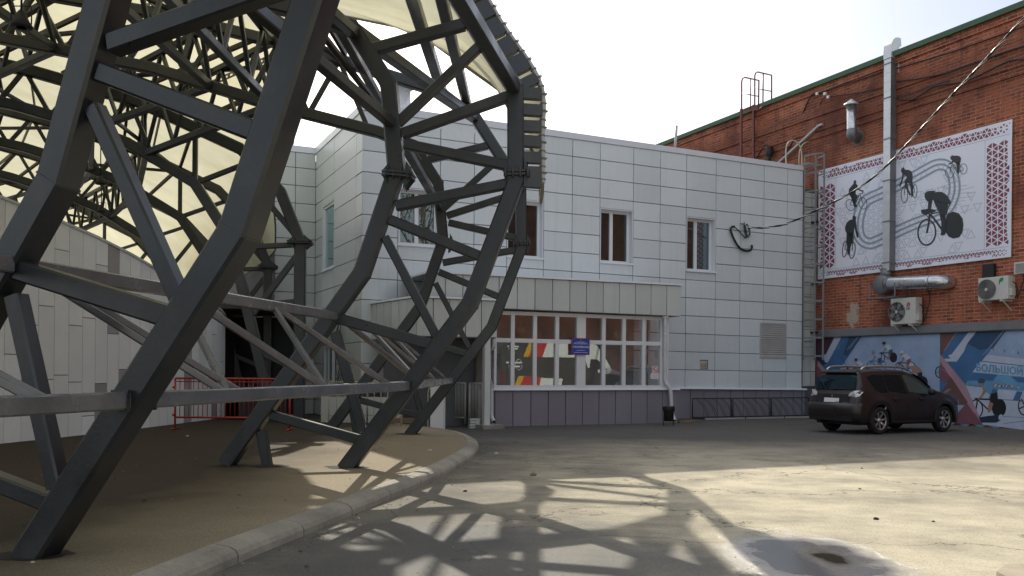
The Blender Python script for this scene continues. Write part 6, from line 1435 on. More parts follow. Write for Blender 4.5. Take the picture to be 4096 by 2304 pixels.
# ------------------------------------------------------------------ van standing just right of the view (seen mirrored in the porch glass)
def van():
    d = (V((5.15, 2.85, 0))).normalized(); o = V((9.25, 14.75, 0)); rz_ = math.atan2(d.y, d.x)
    t = thing('parked_van', 'high-roofed dark van with white upper body and red slashes, mirrored in the porch panes', 'van', tuple(o), rz=rz_)
    Lx = 5.9
    pr_ = [(.0,.45), (.0,2.45), (.12,2.68), (.4,2.74), (4.0,2.74), (4.35,2.60), (4.75,2.05), (5.0,1.62), (5.65,1.38), (5.85,1.2), (5.9,.85), (5.9,.45)]
    mb = MB(); mb.prism([(x, 0, z) for x, z in pr_], (0, -2.0, 0)); mb.build('body', M['vandark'], t, local=True)
    e = .012
    def dec(poly, m, nm, off=e, parent=t):
        mb = MB(); mb.prism([(x, off, z) for x, z in poly], (0, -.008, 0)); return mb.build(nm, M[m], parent, local=True)
    dec([(1.75,2.05), (1.98,2.70), (4.0,2.72), (4.33,2.58), (4.73,2.04), (5.0,1.61), (5.62,1.37), (5.6,1.30), (4.4,1.42), (4.35,1.62), (3.9,1.62), (3.75,2.05)], 'vanwhite', 'upper_panel')
    dec([(.95,2.05), (1.22,2.70), (1.45,2.70), (1.18,2.05)], 'yellow', 'yellow_slash'); dec([(1.18,2.05), (1.45,2.70), (2.05,2.70), (1.80,2.05)], 'redprint', 'red_slash', .016)
    dec([(.45,.6), (.75,1.25), (1.0,1.25), (.70,.6)], 'yellow', 'yellow_slash'); dec([(.70,.6), (1.0,1.25), (1.75,1.22), (1.62,.6)], 'redprint', 'red_slash', .014); dec([(1.62,.6), (1.75,1.18), (2.75,1.15), (2.62,.6)], 'vanwhite', 'lower_panel')
    dec([(3.35,1.55), (3.35,1.98), (3.62,1.98), (3.7,1.9), (3.7,1.55)], 'carblack', 'side_window', .02); dec([(3.98,1.55), (4.02,1.98), (4.35,1.98), (4.82,1.55)], 'carblack', 'side_window', .02)
    dec([(.02,.9), (.02,1.4), (.12,1.4), (.12,.9)], 'redlamp', 'tail_lamp')
    mb = MB()
    for z, x0, x1 in ((2.45,.25,.75), (2.36,.3,.7), (1.78,.2,.9), (1.62,.3,.8)): mb.prism([(x0,.014,z), (x1,.014,z), (x1,.014,z+.06), (x0,.014,z+.06)], (0,-.004,0))
    mb.tube([(.75+.14*math.cos(q), .016, 1.72+.22*math.sin(q)) for q in [k*math.pi/9 for k in range(19)]], .012, 5); mb.build('pale_markings', M['vanwhite'], t, local=True)
    mb = MB(); mb.prism([(4.38,.02,2.62), (4.76,.02,2.06), (5.0,.02,1.66), (5.0,-2.02,1.66), (4.76,-2.02,2.06), (4.38,-2.02,2.62)], (.012,0,.006)); mb.build('windscreen', M['car_glass'], t, local=True)
    for y0, y1 in ((-.12,-.92), (-1.08,-1.88)):                # rear doors
        mb = MB(); mb.prism([(-.012,y0,.62), (-.012,y1,.62), (-.012,y1,2.42), (-.012,y0,2.42)], (.012,0,0)); dr_ = mb.build('rear_door', M['vandark'], t, local=True)
        mb = MB(); mb.prism([(-.02,y0-.1,1.55), (-.02,y1+.1,1.55), (-.02,y1+.1,2.2), (-.02,y0-.1,2.2)], (.01,0,0)); mb.build('rear_window', M['car_glass'], dr_, local=True)
    mb = MB(); mb.box((-.04,-1.0,.52), .12, 1.9, .16); mb.build('rear_bumper', M['carblack'], t, local=True)
    for y in (-.05,-1.95): mb = MB(); mb.box((-.01, y, 1.2), .04, .09, .5); mb.build('tail_lamp', M['redlamp'], t, local=True)
    for poly, m_, nm, o_ in (([(1.75,2.05), (1.98,2.70), (4.0,2.72), (4.33,2.58), (4.73,2.04), (5.0,1.61), (5.62,1.37), (5.6,1.30), (4.4,1.42), (4.35,1.62), (3.9,1.62), (3.75,2.05)], 'vanwhite', 'upper_panel', -2.004), ([(.95,2.05), (1.22,2.70), (1.45,2.70), (1.18,2.05)], 'yellow', 'yellow_slash', -2.004), ([(1.18,2.05), (1.45,2.70), (2.05,2.70), (1.80,2.05)], 'redprint', 'red_slash', -2.008), ([(3.98,1.55), (4.02,1.98), (4.35,1.98), (4.82,1.55)], 'carblack', 'side_window', -2.012)):
        dec(poly, m_, nm, o_)
    for x in (1.1, 4.85):
        for y in (-.12, -1.88):
            mb = MB(); s = 1 if y > -1 else -1; mb.lathe((x, y-.1*s, .36), (0,s,0), [(0,0), (.36,0), (.36,.2), (.25,.23)], 24); wh = mb.build('tyre', M['tyre'], t, local=True)
            mb = MB(); mb.lathe((x, y-.1*s, .36), (0,s,0), [(.25,.22), (.2,.2), (.06,.24), (0,.24)], 20); mb.build('rim', M['rim'], wh, local=True)
    return t
van()
# bare trees across the yard, outside the view, mirrored in the upper left windows
def tree(x, y, h, seed, label):
    t = thing('bare_tree', label, 'tree', (x, y, 0), 'bare trees across the yard'); r = random.Random(seed)
    mb = MB(); tips = []
    mb.tube([(x, y, -.1), (x+.1, y, h*.2), (x-.1, y+.1, h*.42)], [.30, .24, .19], 9); mb.build('trunk', M['wood'], t)
    mb = MB()
    def grow(p, d, l, rad, dep):
        q = p+d*l; m = p.lerp(q, .5)+V((r.uniform(-.1,.1), r.uniform(-.1,.1), 0))*l; mb.tube([p, m, q], [rad, rad*.8, rad*.6], 5 if dep < 2 else 4, caps=False)
        if dep >= 4: tips.append(q); return
        for k in range(3 if dep < 3 else 2):
            nd = (d+V((r.uniform(-1,1), r.uniform(-1,1), r.uniform(-.25,.7)))*.75).normalized(); grow(q if k else m.lerp(q, .6), nd, l*r.uniform(.6,.82), rad*.58, dep+1)
    for k in range(4): a = k*1.6+r.uniform(-.3,.3); grow(V((x-.1, y+.1, h*(.30+.04*k))), V((math.cos(a)*.6, math.sin(a)*.6, .9)).normalized(), h*.24, .13, 0)
    mb.build('branches', M['wood'], t)
    mb = MB()
    for p in tips:
        for k in range(7): c = p+V((r.gauss(0,.35), r.gauss(0,.35), r.gauss(0,.3))); a = V((r.uniform(-1,1), r.uniform(-1,1), r.uniform(-1,1))).normalized()*.09; b = V((r.uniform(-1,1), r.uniform(-1,1), r.uniform(-1,1))).normalized()*.09; mb.face([c-a, c-b, c+a, c+b])
    mb.build('leaf_buds', M['leafbud'], t)
M['leafbud'] = paint('young_leaves', (.11, .12, .035), .7, .4, 3)
tree(15.5, 3.5, 13.5, 4, 'bare budding tree across the yard, mirrored in the upper windows'); tree(20.5, -2.0, 15, 9, 'taller bare budding tree farther across the yard, mirrored in the upper windows'); tree(12.5, -1.5, 14, 21, 'bare budding tree nearest the camera side of the yard, mirrored in the glass')
# ------------------------------------------------------------------ white banner with riders above, colour banner below
def B_(px, py, off): return BRICK.pt(px, py, off)
class Art:
    def __init__(s, parent, x0, y0, k, base): s.p = parent; s.x0 = x0; s.y0 = y0; s.k = k; s.base = base
    def q(s, x, y, off): return B_(s.x0+x/s.k, s.y0+y/s.k, off)
    def poly(s, pts, lay, mb): mb.face([s.q(x, y, s.base+lay*.0022) for x, y in pts])
    def line(s, pts, w, lay, mb, closed=False):     # stroke of pixel width w, flat on the wall
        n = len(pts); L_, R_ = [], []
        for i, (x, y) in enumerate(pts):
            a = pts[(i-1) % n] if (i > 0 or closed) else pts[i]; b = pts[(i+1) % n] if (i < n-1 or closed) else pts[i]
            dx, dy = b[0]-a[0], b[1]-a[1]; l = math.hypot(dx, dy) or 1; nx, ny = -dy/l*w/2, dx/l*w/2; L_.append((x+nx, y+ny)); R_.append((x-nx, y-ny))
        m = n if closed else n-1
        for i in range(m): j = (i+1) % n; s.poly([L_[i], L_[j], R_[j], R_[i]], lay, mb)
    def ring(s, cx, cy, rx, ry, w, lay, mb, tilt=0.0, n=30):
        s.line([(cx+rx*math.cos(q)*math.cos(tilt)-ry*math.sin(q)*math.sin(tilt), cy+rx*math.cos(q)*math.sin(tilt)+ry*math.sin(q)*math.cos(tilt)) for q in [2*math.pi*k/n for k in range(n)]], w, lay, mb, True)
    def ell(s, cx, cy, rx, ry, lay, mb, tilt=0.0, n=26):
        s.poly([(cx+rx*math.cos(q)*math.cos(tilt)-ry*math.sin(q)*math.sin(tilt), cy+rx*math.cos(q)*math.sin(tilt)+ry*math.sin(q)*math.cos(tilt)) for q in [2*math.pi*k/n for k in range(n)]], lay, mb)
def sm(pts, n=5): return [(p.x, p.y) for p in spline([(x, y, 0) for x, y in pts], n)]
OB = .07
wbn = thing('white_banner', 'white banner with charcoal racing cyclist silhouettes and a triangle lattice border on the brick wall', 'banner', tuple(B_(3660, 850, .05)))
uz_ = lambda x, y: BRICK.uz(x, y, OB)
u0 = (uz_(3275, 682)[0]+uz_(3272, 1118)[0])/2; u1 = (uz_(4048, 477)[0]+uz_(4047, 1027)[0])/2
cTL, cTR, cBR, cBL = uz_(3275, 683)[1], uz_(4048, 477)[1], uz_(4047, 1027)[1], uz_(3272, 1118)[1]
zT = lambda f: cTL+(cTR-cTL)*f; zB = lambda f: cBL+(cBR-cBL)*f
def bw(fu, fz, lay=0): return BRICK.P(u0+(u1-u0)*fu, zB(fu)+(zT(fu)-zB(fu))*fz, OB+lay*.0022)
mb = MB(); rows = []; r6 = random.Random(3)
for j in range(25): rows.append([bw(i/40, j/24)+BRICK.n*(0 if 0 < i < 40 and 0 < j < 24 else r6.uniform(0, .012)) for i in range(41)])
mb.grid(rows, sm=True); mb.build('cloth', M['banner_white'], wbn)
iu0 = (uz_(3343, 900)[0]-u0)/(u1-u0); iu1 = (uz_(3939, 770)[0]-u0)/(u1-u0)
fzb = (uz_(3343, 1075)[1]-cBL)/(cTL-cBL); fzt = (uz_(3343, 710.5)[1]-cBL)/(cTL-cBL)
# lattice of triangles cut through the border
WU = abs(u1-u0); HU = abs(cTL-cBL)
tri = MB()
def tris(fu0, fu1, fz0, fz1, nrow, horiz, fade=None):
    if horiz:
        h = (fz1-fz0)*HU/nrow; s = h*2/math.sqrt(3); n = int((fu1-fu0)*WU/(s/2))
        for r in range(nrow):
            for k in range(-1, n+1):
                up = (k+r) % 2 == 0; cx = fu0*WU+(k+.5)*s/2; y0 = fz0*HU+r*h; pts = [(cx-s/2, y0), (cx+s/2, y0), (cx, y0+h)] if up else [(cx-s/2, y0+h), (cx+s/2, y0+h), (cx, y0)]
                yield pts, cx/WU
    else:
        w_ = (fu1-fu0)*WU/nrow; s = w_*2/math.sqrt(3); n = int((fz1-fz0)*HU/(s/2))
        for r in range(nrow):
            for k in range(-1, n+1):
                up = (k+r) % 2 == 0; cy = fz0*HU+(k+.5)*s/2; x0 = fu0*WU+r*w_; pts = [(x0, cy-s/2), (x0, cy+s/2), (x0+w_, cy)] if up else [(x0+w_, cy-s/2), (x0+w_, cy+s/2), (x0, cy)]
                yield pts, cy/HU
def put(it, lo_u, hi_u, lo_z, hi_z, shr, fade=False):
    for pts, f in it:
        cx, cy = sum(p[0] for p in pts)/3, sum(p[1] for p in pts)/3; k = shr
        if fade and f > .9: k *= max(.35, 1-(f-.9)*6)
        if fade and f < .06: k *= .6
        q = [(cx+(x-cx)*k, cy+(y-cy)*k) for x, y in pts]
        if min(x for x, y in q) < lo_u*WU or max(x for x, y in q) > hi_u*WU or min(y for x, y in q) < lo_z*HU or max(y for x, y in q) > hi_z*HU: continue
        tri.face([bw(x/WU, y/HU, 1) for x, y in q])
m_ = .006
put(tris(.01, .99, .012, fzb-.012, 2, True), .006, .994, .004, fzb-.004, .74, True); put(tris(.01, .99, fzt+.012, .988, 2, True), .006, .994, fzt+.004, .996, .74, True)
put(tris(.008, iu0-.004, fzb+.02, fzt-.02, 3, False), .004, iu0-.002, fzb+.01, fzt-.01, .74); put(tris(iu1+.006, .992, fzb+.02, fzt-.02, 4, False), iu1+.004, .996, fzb+.01, fzt-.01, .74)
tri.build('lattice_holes', M['maroon'], wbn)
mb = MB()
for a, b in (((iu0, fzb), (iu0, fzt)), ((iu1, fzb), (iu1, fzt))): mb.face([bw(a[0]-.0006, a[1], 1.5), bw(a[0]+.0006, a[1], 1.5), bw(b[0]+.0006, b[1], 1.5), bw(b[0]-.0006, b[1], 1.5)])
for z in (fzb, fzt): mb.face([bw(0, z-.0012, 1.5), bw(1, z-.0012, 1.5), bw(1, z+.0012, 1.5), bw(0, z+.0012, 1.5)])
mb.build('seams', M['banner_grey'], wbn)
# faint pattern inside
mb = MB(); tri = mb; r7 = random.Random(9)
def faint(f0, f1, z0, z1, nrow):
    for pts, f in tris(f0, f1, z0, z1, nrow, True):
        cx, cy = sum(p[0] for p in pts)/3, sum(p[1] for p in pts)/3
        if not (iu0+.01 < cx/WU < iu1-.01 and fzb+.02 < cy/HU < fzt-.03): continue
        d = math.hypot((cx/WU-.45)/.42, (cy/HU-.42)/.5)
        if d > 1.0 or r7.random() < (d-.45)*1.2: continue
        if r7.random() < .05: continue
        a = [(cx+(x-cx)*.80, cy+(y-cy)*.80) for x, y in pts]; b = [(cx+(x-cx)*.52, cy+(y-cy)*.52) for x, y in pts]
        for i in range(3): j = (i+1) % 3; mb.face([bw(a[i][0]/WU, a[i][1]/HU, 1), bw(a[j][0]/WU, a[j][1]/HU, 1), bw(b[j][0]/WU, b[j][1]/HU, 1), bw(b[i][0]/WU, b[i][1]/HU, 1)])
faint(iu0, iu1, fzb, fzt, 9)
mb.build('faint_lattice', M['banner_faint'], wbn)
# track lines
A1 = Art(wbn, 0, 0, 1.0, OB)
tr = [(3468,799), (3500,784), (3532,770), (3592,740), (3652,710), (3703,681), (3745,660), (3780,660), (3805,682), (3816,722), (3818,760), (3810,795), (3795,826), (3770,850), (3741,864), (3700,880), (3652,898), (3600,921), (3532,954), (3505,966), (3480,974), (3455,966), (3438,944), (3431,912), (3434,872), (3446,830)]
cl = [(sum(p[0] for p in tr)/len(tr)), (sum(p[1] for p in tr)/len(tr))]
pts = [(p.x, p.y) for p in spline([(x, y, 0) for x, y in tr+[tr[0]]], 4)][:-1]
mb = MB()
for off in (-20, 0, 20):
    n = len(pts); o = []
    for i, (x, y) in enumerate(pts):
        a, b = pts[i-1], pts[(i+1) % n]; dx, dy = b[0]-a[0], b[1]-a[1]; l = math.hypot(dx, dy); o.append((x-dy/l*off, y+dx/l*off))
    A1.line(o, 8, 2.2, mb, True)
mb.build('track_lines', M['banner_grey'], wbn)
mb = MB(); Z2 = Art(wbn, 3600, 440, 2.131, OB)
for a, b in (((352,655),(520,600)), ((360,668),(575,640)), ((430,700),(630,655)), ((440,720),(600,700)), ((440,760),(620,735)), ((450,785),(560,770)), ((440,812),(525,800)), ((515,878),(625,838))): Z2.line([a, b], 2.5, 2.6, mb)
mb.build('speed_lines', M['banner_grey'], wbn)
# riders
Z1 = Art(wbn, 3250, 460, 2.1955, OB); L3 = 3.4
def rider(art, name, polys, rings, lines):
    mb = MB()
    for p in polys: art.poly(p, L3, mb)
    for r_ in rings: art.ring(*r_[:4], r_[4], L3, mb, r_[5] if len(r_) > 5 else 0)
    for pts, w_ in lines: art.line(sm(pts, 3) if len(pts) > 2 else pts, w_, L3+.4, mb)
    mb.build(name, M['banner_ink'], wbn)
rider(Z2, 'large_rider', [[(208,738), (212,708), (236,691), (270,688), (303,690), (296,702), (330,697), (360,699), (385,715), (408,738), (424,765), (436,785), (428,803), (412,802), (330,790), (285,765), (262,775), (240,782), (222,768)],
    [(285,765), (412,802), (404,840), (396,885), (380,915), (352,905), (325,860), (295,800)], [(240,775), (278,765), (262,850), (236,852)], [(178,850), (200,848), (245,840), (300,850), (304,866), (250,882), (215,896), (182,880)],
    [(335,880), (385,905), (398,960), (390,1050), (380,1066), (345,1070), (350,1040), (352,960)], [(404,885), (450,866), (500,880), (533,925), (541,980), (533,1040), (505,1085), (455,1096), (415,1080), (388,1040), (388,980), (392,920)]],
    [(228, 1043, 75, 108, 13, .05)], [([(252,885), (245,960), (228,1048)], 16), ([(258,890), (300,940), (350,1010), (372,1045)], 17), ([(262,885), (330,872)], 10), ([(226,893), (232,908), (250,912)], 7), ([(425,800), (405,850), (396,890)], 6)])
rider(Z2, 'far_rider', [[(428,402), (444,384), (458,390), (480,388), (505,392), (520,408), (516,440), (505,462), (490,468), (462,445), (448,432), (432,420)], [(490,440), (512,450), (505,520), (500,545), (488,540), (484,500), (480,460)], [(448,425), (462,440), (438,458), (413,468), (412,458), (436,448)]],
    [(424, 533, 38, 46, 4, .1), (541, 502, 30, 44, 4, .1)], [([(438,470), (424,535)], 5), ([(440,472), (495,535)], 5), ([(450,470), (508,466)], 4), ([(508,466), (541,502)], 4), ([(495,535), (541,502)], 4), ([(470,485), (478,495)], 9)])
rider(Z1, 'upright_rider', [[(782,470), (800,457), (812,480), (846,482), (870,496), (880,530), (878,590), (884,640), (880,715), (868,722), (862,650), (850,600), (815,600), (806,580), (830,545), (803,525), (797,560), (775,622), (762,632), (765,605), (785,555), (790,515), (776,495)], [(806,590), (832,600), (845,660), (862,690), (858,716), (838,676), (820,630)]],
    [(807, 702, 29, 68, 6, .03), (899, 668, 19, 58, 5, .02)], [([(812,610), (812,640), (805,700)], 6), ([(815,625), (860,700)], 7), ([(820,612), (880,602)], 5), ([(880,610), (899,668)], 5), ([(860,700), (899,668)], 5), ([(770,630), (782,640), (820,608)], 5)])
rider(Z1, 'left_rider', [[(362,580), (374,570), (384,582), (382,602), (398,620), (392,640), (430,660), (446,662), (440,674), (420,668), (380,644), (378,690), (350,716), (330,712), (316,688), (320,650), (345,620), (360,604)], [(345,700), (378,690), (398,712), (372,780), (385,805), (370,812), (352,760)], [(330,700), (360,700), (378,780), (398,800), (380,812), (360,790)]],
    [(332, 791, 36, 50, 5, -.3), (442, 775, 35, 52, 5, -.25)], [([(446,662), (438,690), (420,690)], 6), ([(415,690), (442,775)], 6), ([(410,700), (372,790)], 7), ([(350,716), (408,706)], 5), ([(352,720), (332,791)], 5), ([(372,795), (332,791)], 4), ([(350,716), (372,790)], 5)])
rider(Z1, 'lower_left_rider', [[(352,892), (366,882), (382,895), (380,925), (385,960), (390,1010), (405,1045), (402,1080), (388,1075), (378,1030), (368,985), (362,1040), (330,1062), (305,1048), (288,1015), (286,985), (300,945), (330,920), (350,918)], [(300,1040), (362,1030), (352,1090), (325,1140), (320,1225), (306,1228), (310,1150), (296,1100)], [(330,1050), (360,1050), (346,1130), (318,1160)]],
    [(284, 1177, 20, 70, 7, .12), (350, 1188, 24, 72, 8, .12)], [([(365,1060), (355,1110), (350,1190)], 7), ([(388,1045), (402,1060)], 8), ([(352,1100), (310,1190)], 7), ([(300,1110), (284,1177)], 6), ([(284,1177), (312,1190)], 6)])

# ---- colour banner at the foot of the wall
cbn = thing('colour_banner', 'big blue and rose printed banner of track cyclists along the foot of the brick wall', 'banner', tuple(B_(3700, 1650, .05)))
OC = .05; K_ = Art(cbn, 3240, 1290, 3.009, OC)
uA_ = BRICK.uz(3266, 1500, OC)[0]; uB_ = BRICK.uz(4500, 1500, OC)[0]; uM = BRICK.uz(3758.5, 1500, OC)[0]; zt = LEDGE0-.01
def sheet(u0, u1, z0, z1, mat, nm):
    mb = MB(); r8 = random.Random(2); rows = []
    for j in range(13): rows.append([BRICK.P(u0+(u1-u0)*i/40, z0+(z1-z0)*j/12+(.05*math.sin(i*1.7) if j == 0 else 0), OC-.004) for i in range(41)])
    mb.grid(rows, sm=True); mb.build(nm, M[mat], cbn)
sheet(uA_, uM-.005, .10, zt, 'pale_blue_print', 'left_cloth'); sheet(uM+.005, uB_, .02, zt, 'sky_blue_print', 'right_cloth')
def ln(x): return 152-(x-75)*50/1485       # top edge of the print in zoom pixels
def art(name, mat, polys, lay):
    mb = MB()
    for p in polys: K_.poly([(x, max(y, ln(x)+3)) for x, y in p], lay, mb)
    mb.build(name, M[mat], cbn)
def stro(name, mat, lines, lay):
    mb = MB()
    for p, w_ in lines: K_.line(p, w_, lay, mb)
    mb.build(name, M[mat], cbn)
art('blue_field', 'blue_print', [[(330,150), (640,140), (350,575), (215,900), (80,1150), (78,600), (160,500), (215,480), (275,372)]], 1); art('deep_field', 'deep_blue_print', [[(480,146), (640,140), (450,410), (400,385)]], 1.6)
art('plum_field', 'plum_print', [[(76,155), (330,150), (195,385), (76,378)]], 1); art('navy_field', 'navy_print', [[(76,378), (185,385), (262,370), (212,482), (150,520), (76,440)]], 1.4)
art('arrow', 'light_print', [[(305,153), (395,150), (272,372), (198,372)], [(135,418), (198,372), (272,372), (213,482), (180,478), (168,440)]], 2)
art('rose_corner', 'rose_print', [[(76,440), (110,470), (190,590), (215,680), (78,640)]], 1.8); art('pink_corner', 'pink_print', [[(95,455), (190,580), (150,590), (90,520)]], 2.2); art('blue_corner', 'deep_blue_print', [[(78,640), (215,690), (78,800)]], 1.8)
stro('streaks', 'light_print', [([(440+d, 330-d*.2), (590+d*.5, 150)], 2) for d in (0, 14, 30)]+[([(300+d, 330), (430+d, 160)], 1.5) for d in (0, 25)], 2.4)
def cyc(nm, x, y, s, jersey, short, helmet, bike='ink', disc=False):
    q = lambda pts: [(x+a*s, y+b*s) for a, b in pts]
    mb = MB(); K_.poly(q([(-.12,-.55), (.18,-.62), (.38,-.42), (.42,-.25), (.20,-.15), (.02,-.30), (-.10,-.38)]), 3, mb); mb.build(nm+'_jersey', M[jersey], cbn)
    mb = MB(); K_.poly(q([(.20,-.22), (.44,-.30), (.46,-.05), (.30,.12), (.16,.05)]), 3.4, mb); mb.build(nm+'_shorts', M[short], cbn)
    mb = MB(); K_.poly(q([(.16,.03), (.30,.10), (.20,.42), (.08,.46), (.10,.25)]), 3.2, mb); K_.poly(q([(-.06,-.42), (.06,-.34), (-.16,-.06), (-.30,-.04), (-.14,-.18)]), 3.8, mb); K_.ell(x-.14*s, y-.60*s, .10*s, .12*s, 3.2, mb); mb.build(nm+'_skin', M['skin_print'], cbn)
    mb = MB(); K_.poly(q([(-.28,-.68), (-.20,-.80), (-.06,-.80), (.0,-.68), (-.06,-.62), (-.24,-.62)]), 3.8, mb); mb.build(nm+'_helmet', M[helmet], cbn)
    mb = MB()
    if disc: K_.ell(x+.50*s, y+.28*s, .26*s, .34*s, 2.6, mb)
    else: K_.ring(x+.50*s, y+.28*s, .24*s, .33*s, .045*s, 2.6, mb)
    K_.ring(x-.34*s, y+.32*s, .24*s, .33*s, .045*s, 2.6, mb)
    for a, b in (((-.28,-.05),(-.34,.32)), ((-.26,.0),(.10,.34)), ((-.24,-.04),(.22,-.02)), ((.22,-.02),(.10,.34)), ((.10,.34),(.50,.28)), ((.22,-.02),(.50,.28)), ((-.38,-.05),(-.20,-.06))): K_.line(q([a, b]), .05*s, 2.9, mb)
    mb.build(nm+'_bike', M[bike], cbn)
cyc('top_rider', 915, 370, 175, 'light_print', 'teal_print', 'navy_print', disc=True); cyc('left_rider', 785, 470, 175, 'pale_blue_print', 'teal_print', 'sky_blue_print', 'blue_print'); cyc('right_rider', 1130, 490, 190, 'light_print', 'rose_print', 'light_print')
cyc('hidden_rider', 575, 560, 160, 'light_print', 'teal_print', 'navy_print'); cyc('front_rider', 1250, 660, 220, 'skin_print', 'ink', 'light_print', disc=True)
mb = MB(); K_.ring(1556, 597, 46, 66, 10, 2.6, mb, n=24); mb.build('spoked_wheel', M['ink'], cbn)
mb = MB(); K_.line([(1515,597),(1590,597)], 5, 2.8, mb); K_.line([(1556,540),(1556,655)], 5, 2.8, mb); mb.build('wheel_spokes', M['ink'], cbn)
# right sheet
art('pale_sky', 'pale_blue_print', [[(2372,76), (3400,40), (3400,460), (2600,440), (2130,384)]], 1); art('brown_field', 'brown_print', [[(1566,104), (1800,97), (1585,395), (1566,385)]], 1)
art('blue_band', 'blue_print', [[(1800,97), (2375,76), (1960,600), (1985,640), (1870,745), (1566,385), (1585,395)]], 1.2); art('deep_band', 'deep_blue_print', [[(2030,88), (2375,76), (2205,310), (2040,330), (1880,245)]], 1.6)
art('big_arrow', 'light_print', [[(1925,93), (2018,90), (1890,255), (1855,345), (1765,470), (1625,470), (1570,440), (1690,432), (1660,396), (1705,382)]], 2.0)
stro('band_streaks', 'light_print', [([(2070+d, 400-d*.5), (2330+d*.4, 90)], 2) for d in (0, 16, 34)]+[([(1600+d, 360-d), (1760+d*.7, 110)], 1.5) for d in (0, 12, 24)], 2.2)
art('stand_roof', 'light_print', [[(2130,386), (2600,440), (3400,520), (3400,590), (2600,520), (2070,462)]], 2.6); art('fascia_stripe', 'light_print', [[(2050,470), (2600,532), (3400,610), (3400,740), (2600,655), (1958,596)]], 2.6)
stro('fascia_rule', 'blue_print', [([(2060,463), (2600,526), (3400,604)], 5)], 3)
a0, b0 = K_.q(1994, 545, OC+.012), K_.q(2600, 600, OC+.012); xd = (b0-a0).normalized()
text_mesh('БОЛЬШОЙ ПРИЗ', .27, a0+xd*.0, xd, (0,0,1), M['sky_blue_print'], 'lettering', cbn, align='LEFT', bold=.012)
art('crowd_band', 'sky_blue_print', [[(1958,600), (2600,658), (3400,740), (3400,860), (2600,800), (2190,770), (1880,755), (1872,742)]], 2.2); art('crowd_shade', 'blue_print', [[(1958,602), (2260,630), (2200,700), (1900,700)], [(2420,650), (2600,664), (3400,742), (3400,800), (2500,720)]], 2.5)
mb = MB(); r9 = random.Random(12); mb2 = MB(); mb3 = MB()
for k in range(44):
    x = 2195+r9.uniform(0, 1150); y = 752+(x-2195)*.07+r9.uniform(-22, 6); (mb, mb2, mb3)[k % 3].face([K_.q(x+a, y+b, OC+.0022*3) for a, b in ((-8,22), (8,22), (9,2), (3,-4), (-3,-4), (-9,2))]); mb3.face([K_.q(x+6*math.cos(q), y-10+8*math.sin(q), OC+.0022*3.4) for q in [i*1.047 for i in range(6)]])
mb.build('crowd_light', M['light_print'], cbn); mb2.build('crowd_dark', M['navy_print'], cbn); mb3.build('crowd_skin', M['skin_print'], cbn)
art('hoarding', 'light_print', [[(1865,758), (2200,798), (3400,890), (3400,1000), (2600,935), (1940,905)]], 2.7); art('hoarding_blue', 'blue_print', [[(2200,800), (2265,806), (2215,918), (2150,912)], [(2490,825), (2560,832), (2520,945), (2440,938)]], 3.1); art('track_floor', 'light_print', [[(1940,905), (2600,938), (3400,1005), (3400,1400), (2050,1225), (1960,1000)]], 1.8)
stro('floor_marks', 'blue_print', [([(1960,905), (2600,948), (3400,1012)], 6), ([(2200,1120), (3400,1205)], 5), ([(2330,1215), (2600,1185), (3400,1110)], 6)], 2.2)
art('pink_beam', 'pink_print', [[(1566,385), (1600,420), (1870,745), (2080,1225), (1990,1200), (1720,850), (1566,690)]], 3.2); art('rose_beam', 'rose_print', [[(1566,470), (1720,700), (1840,900), (2070,1225), (1900,1205), (1750,1000), (1566,720)]], 3.5)
art('brown_beam', 'brown_print', [[(1566,760), (1700,660), (1900,960), (1850,1010), (1700,920), (1566,920)]], 3.8); art('blue_chip', 'blue_print', [[(1566,700), (1660,720), (1566,850)]], 4.1); art('pale_chip', 'pale_blue_print', [[(1740,992), (1860,996), (1750,1120)]], 4.1); art('rose_floor', 'rose_print', [[(1750,1125), (1860,1000), (1990,1100), (2075,1228), (1750,1215), (1690,1180)]], 3.9)
stro('beam_marks', 'light_print', [([(1600+d, 850), (1660+d, 800)], 2) for d in (0, 12, 24, 36)]+[([(1590,560),(1690,640)], 1.5), ([(1660,590),(1740,560)], 1.5)], 4.4)
cyc('leading_rider', 2110, 935, 330, 'sky_blue_print', 'ink', 'teal_print', disc=True); cyc('second_rider', 2700, 900, 330, 'rose_print', 'navy_print', 'navy_print')
mb = MB(); K_.poly([(2030,1140), (2330,1100), (2310,1170), (2240,1205), (2060,1205)], 3.3, mb); mb.build('rider_shadow', M['navy_print'], cbn)
mb = MB(); K_.ell(2295, 1140, 26, 36, 4.5, mb, .3); mb.build('disc_mark', M['light_print'], cbn)
mb = MB()
for k in range(5): q = k*2*math.pi/5+.3; K_.line([(2587-.34*0, 1005), (2587+75*math.cos(q), 1005+105*math.sin(q))], 15, 3.6, mb)
mb.build('five_spokes', M['ink'], cbn)
for k, x in enumerate((2205, 2275, 2340, 2445, 2505)): stro('pennant', ('rose_print', 'light_print', 'blue_print', 'light_print', 'navy_print')[k], [([(x, 300+k*12), (x, 335+k*12)], 10)], 3.0)
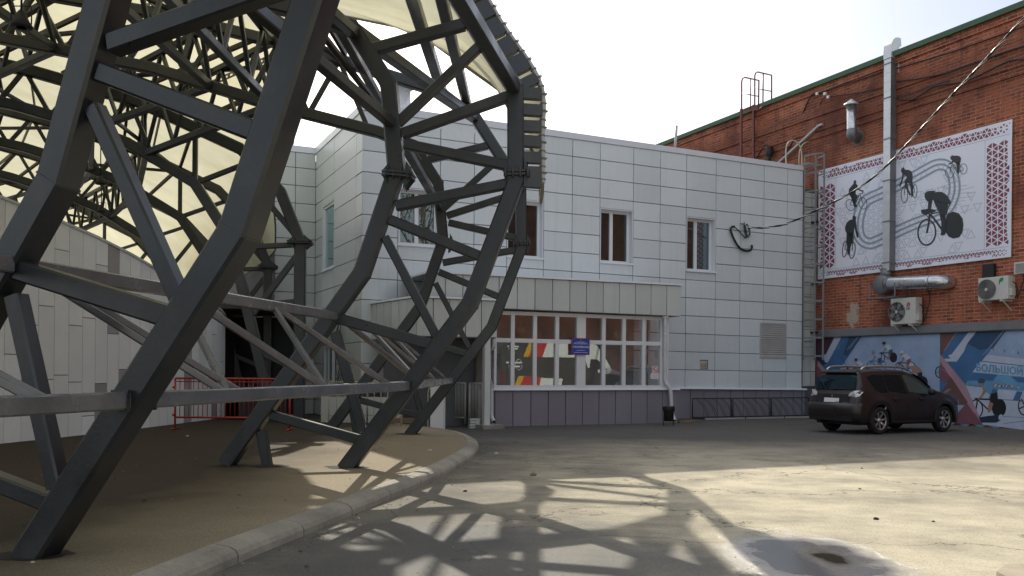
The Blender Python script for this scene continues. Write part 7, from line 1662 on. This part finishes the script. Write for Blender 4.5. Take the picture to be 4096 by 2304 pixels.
# ------------------------------------------------------------------ daylight
sd = V((-.37, 1.40, 1.0)).normalized()          # towards the sun: ahead and to the left, behind the roofs
el = math.asin(sd.z); az = math.atan2(sd.x, sd.y)
w = bpy.data.worlds.new('World'); bpy.context.scene.world = w; w.use_nodes = True; nt = w.node_tree; nt.nodes.clear()
sky = nt.nodes.new('ShaderNodeTexSky'); sky.sky_type = 'NISHITA'; sky.sun_disc = False; sky.sun_elevation = el; sky.sun_rotation = az
sky.dust_density = 3.0; sky.air_density = 1.0; sky.ozone_density = 1.0
bg = nt.nodes.new('ShaderNodeBackground'); bg.inputs[1].default_value = .15; wo = nt.nodes.new('ShaderNodeOutputWorld')
tc = nt.nodes.new('ShaderNodeTexCoord')
mp = N(nt, 'ShaderNodeMapping'); mp.inputs['Scale'].default_value = (1.0, 1.0, 2.4); mp.inputs['Rotation'].default_value = (.3, 0, .4); L(nt, tc.outputs['Generated'], mp.inputs[0])
cn = noise(nt, 1.5, 7, mp.outputs[0], .6); cr = ramp(nt, cn.outputs[0], [(.38, .25), (.66, .9)])
dt = N(nt, 'ShaderNodeVectorMath', operation='DOT_PRODUCT'); L(nt, tc.outputs['Generated'], dt.inputs[0]); dt.inputs[1].default_value = tuple(V((.62, .95, .42)).normalized())
gap = ramp(nt, math_(nt, 'ADD', dt.outputs['Value'], math_(nt, 'MULTIPLY', math_(nt, 'SUBTRACT', cn.outputs[0], .5), .12)), [(.86, 1.0), (.985, .28)])
hazed = mixc(nt, math_(nt, 'MULTIPLY', cr.outputs[0], gap.outputs[0]), sky.outputs[0], (7.9, 8.15, 8.5))       # thin high cloud
L(nt, hazed, bg.inputs[0]); L(nt, bg.outputs[0], wo.inputs[0])
su = bpy.data.lights.new('sun', 'SUN'); su.energy = 5.0; su.angle = R(.53); su.color = (1.0, .93, .80)
so = bpy.data.objects.new('sun', su); C.objects.link(so); so.rotation_euler = sd.to_track_quat('Z', 'Y').to_euler(); so.location = (0, 0, 30)
sc = bpy.context.scene; sc.view_settings.view_transform = 'Standard'; sc.view_settings.look = 'None'; sc.view_settings.exposure = 0; sc.view_settings.gamma = 1
sc.cycles.max_bounces = 8; sc.cycles.transparent_max_bounces = 12; sc.cycles.sample_clamp_indirect = 6
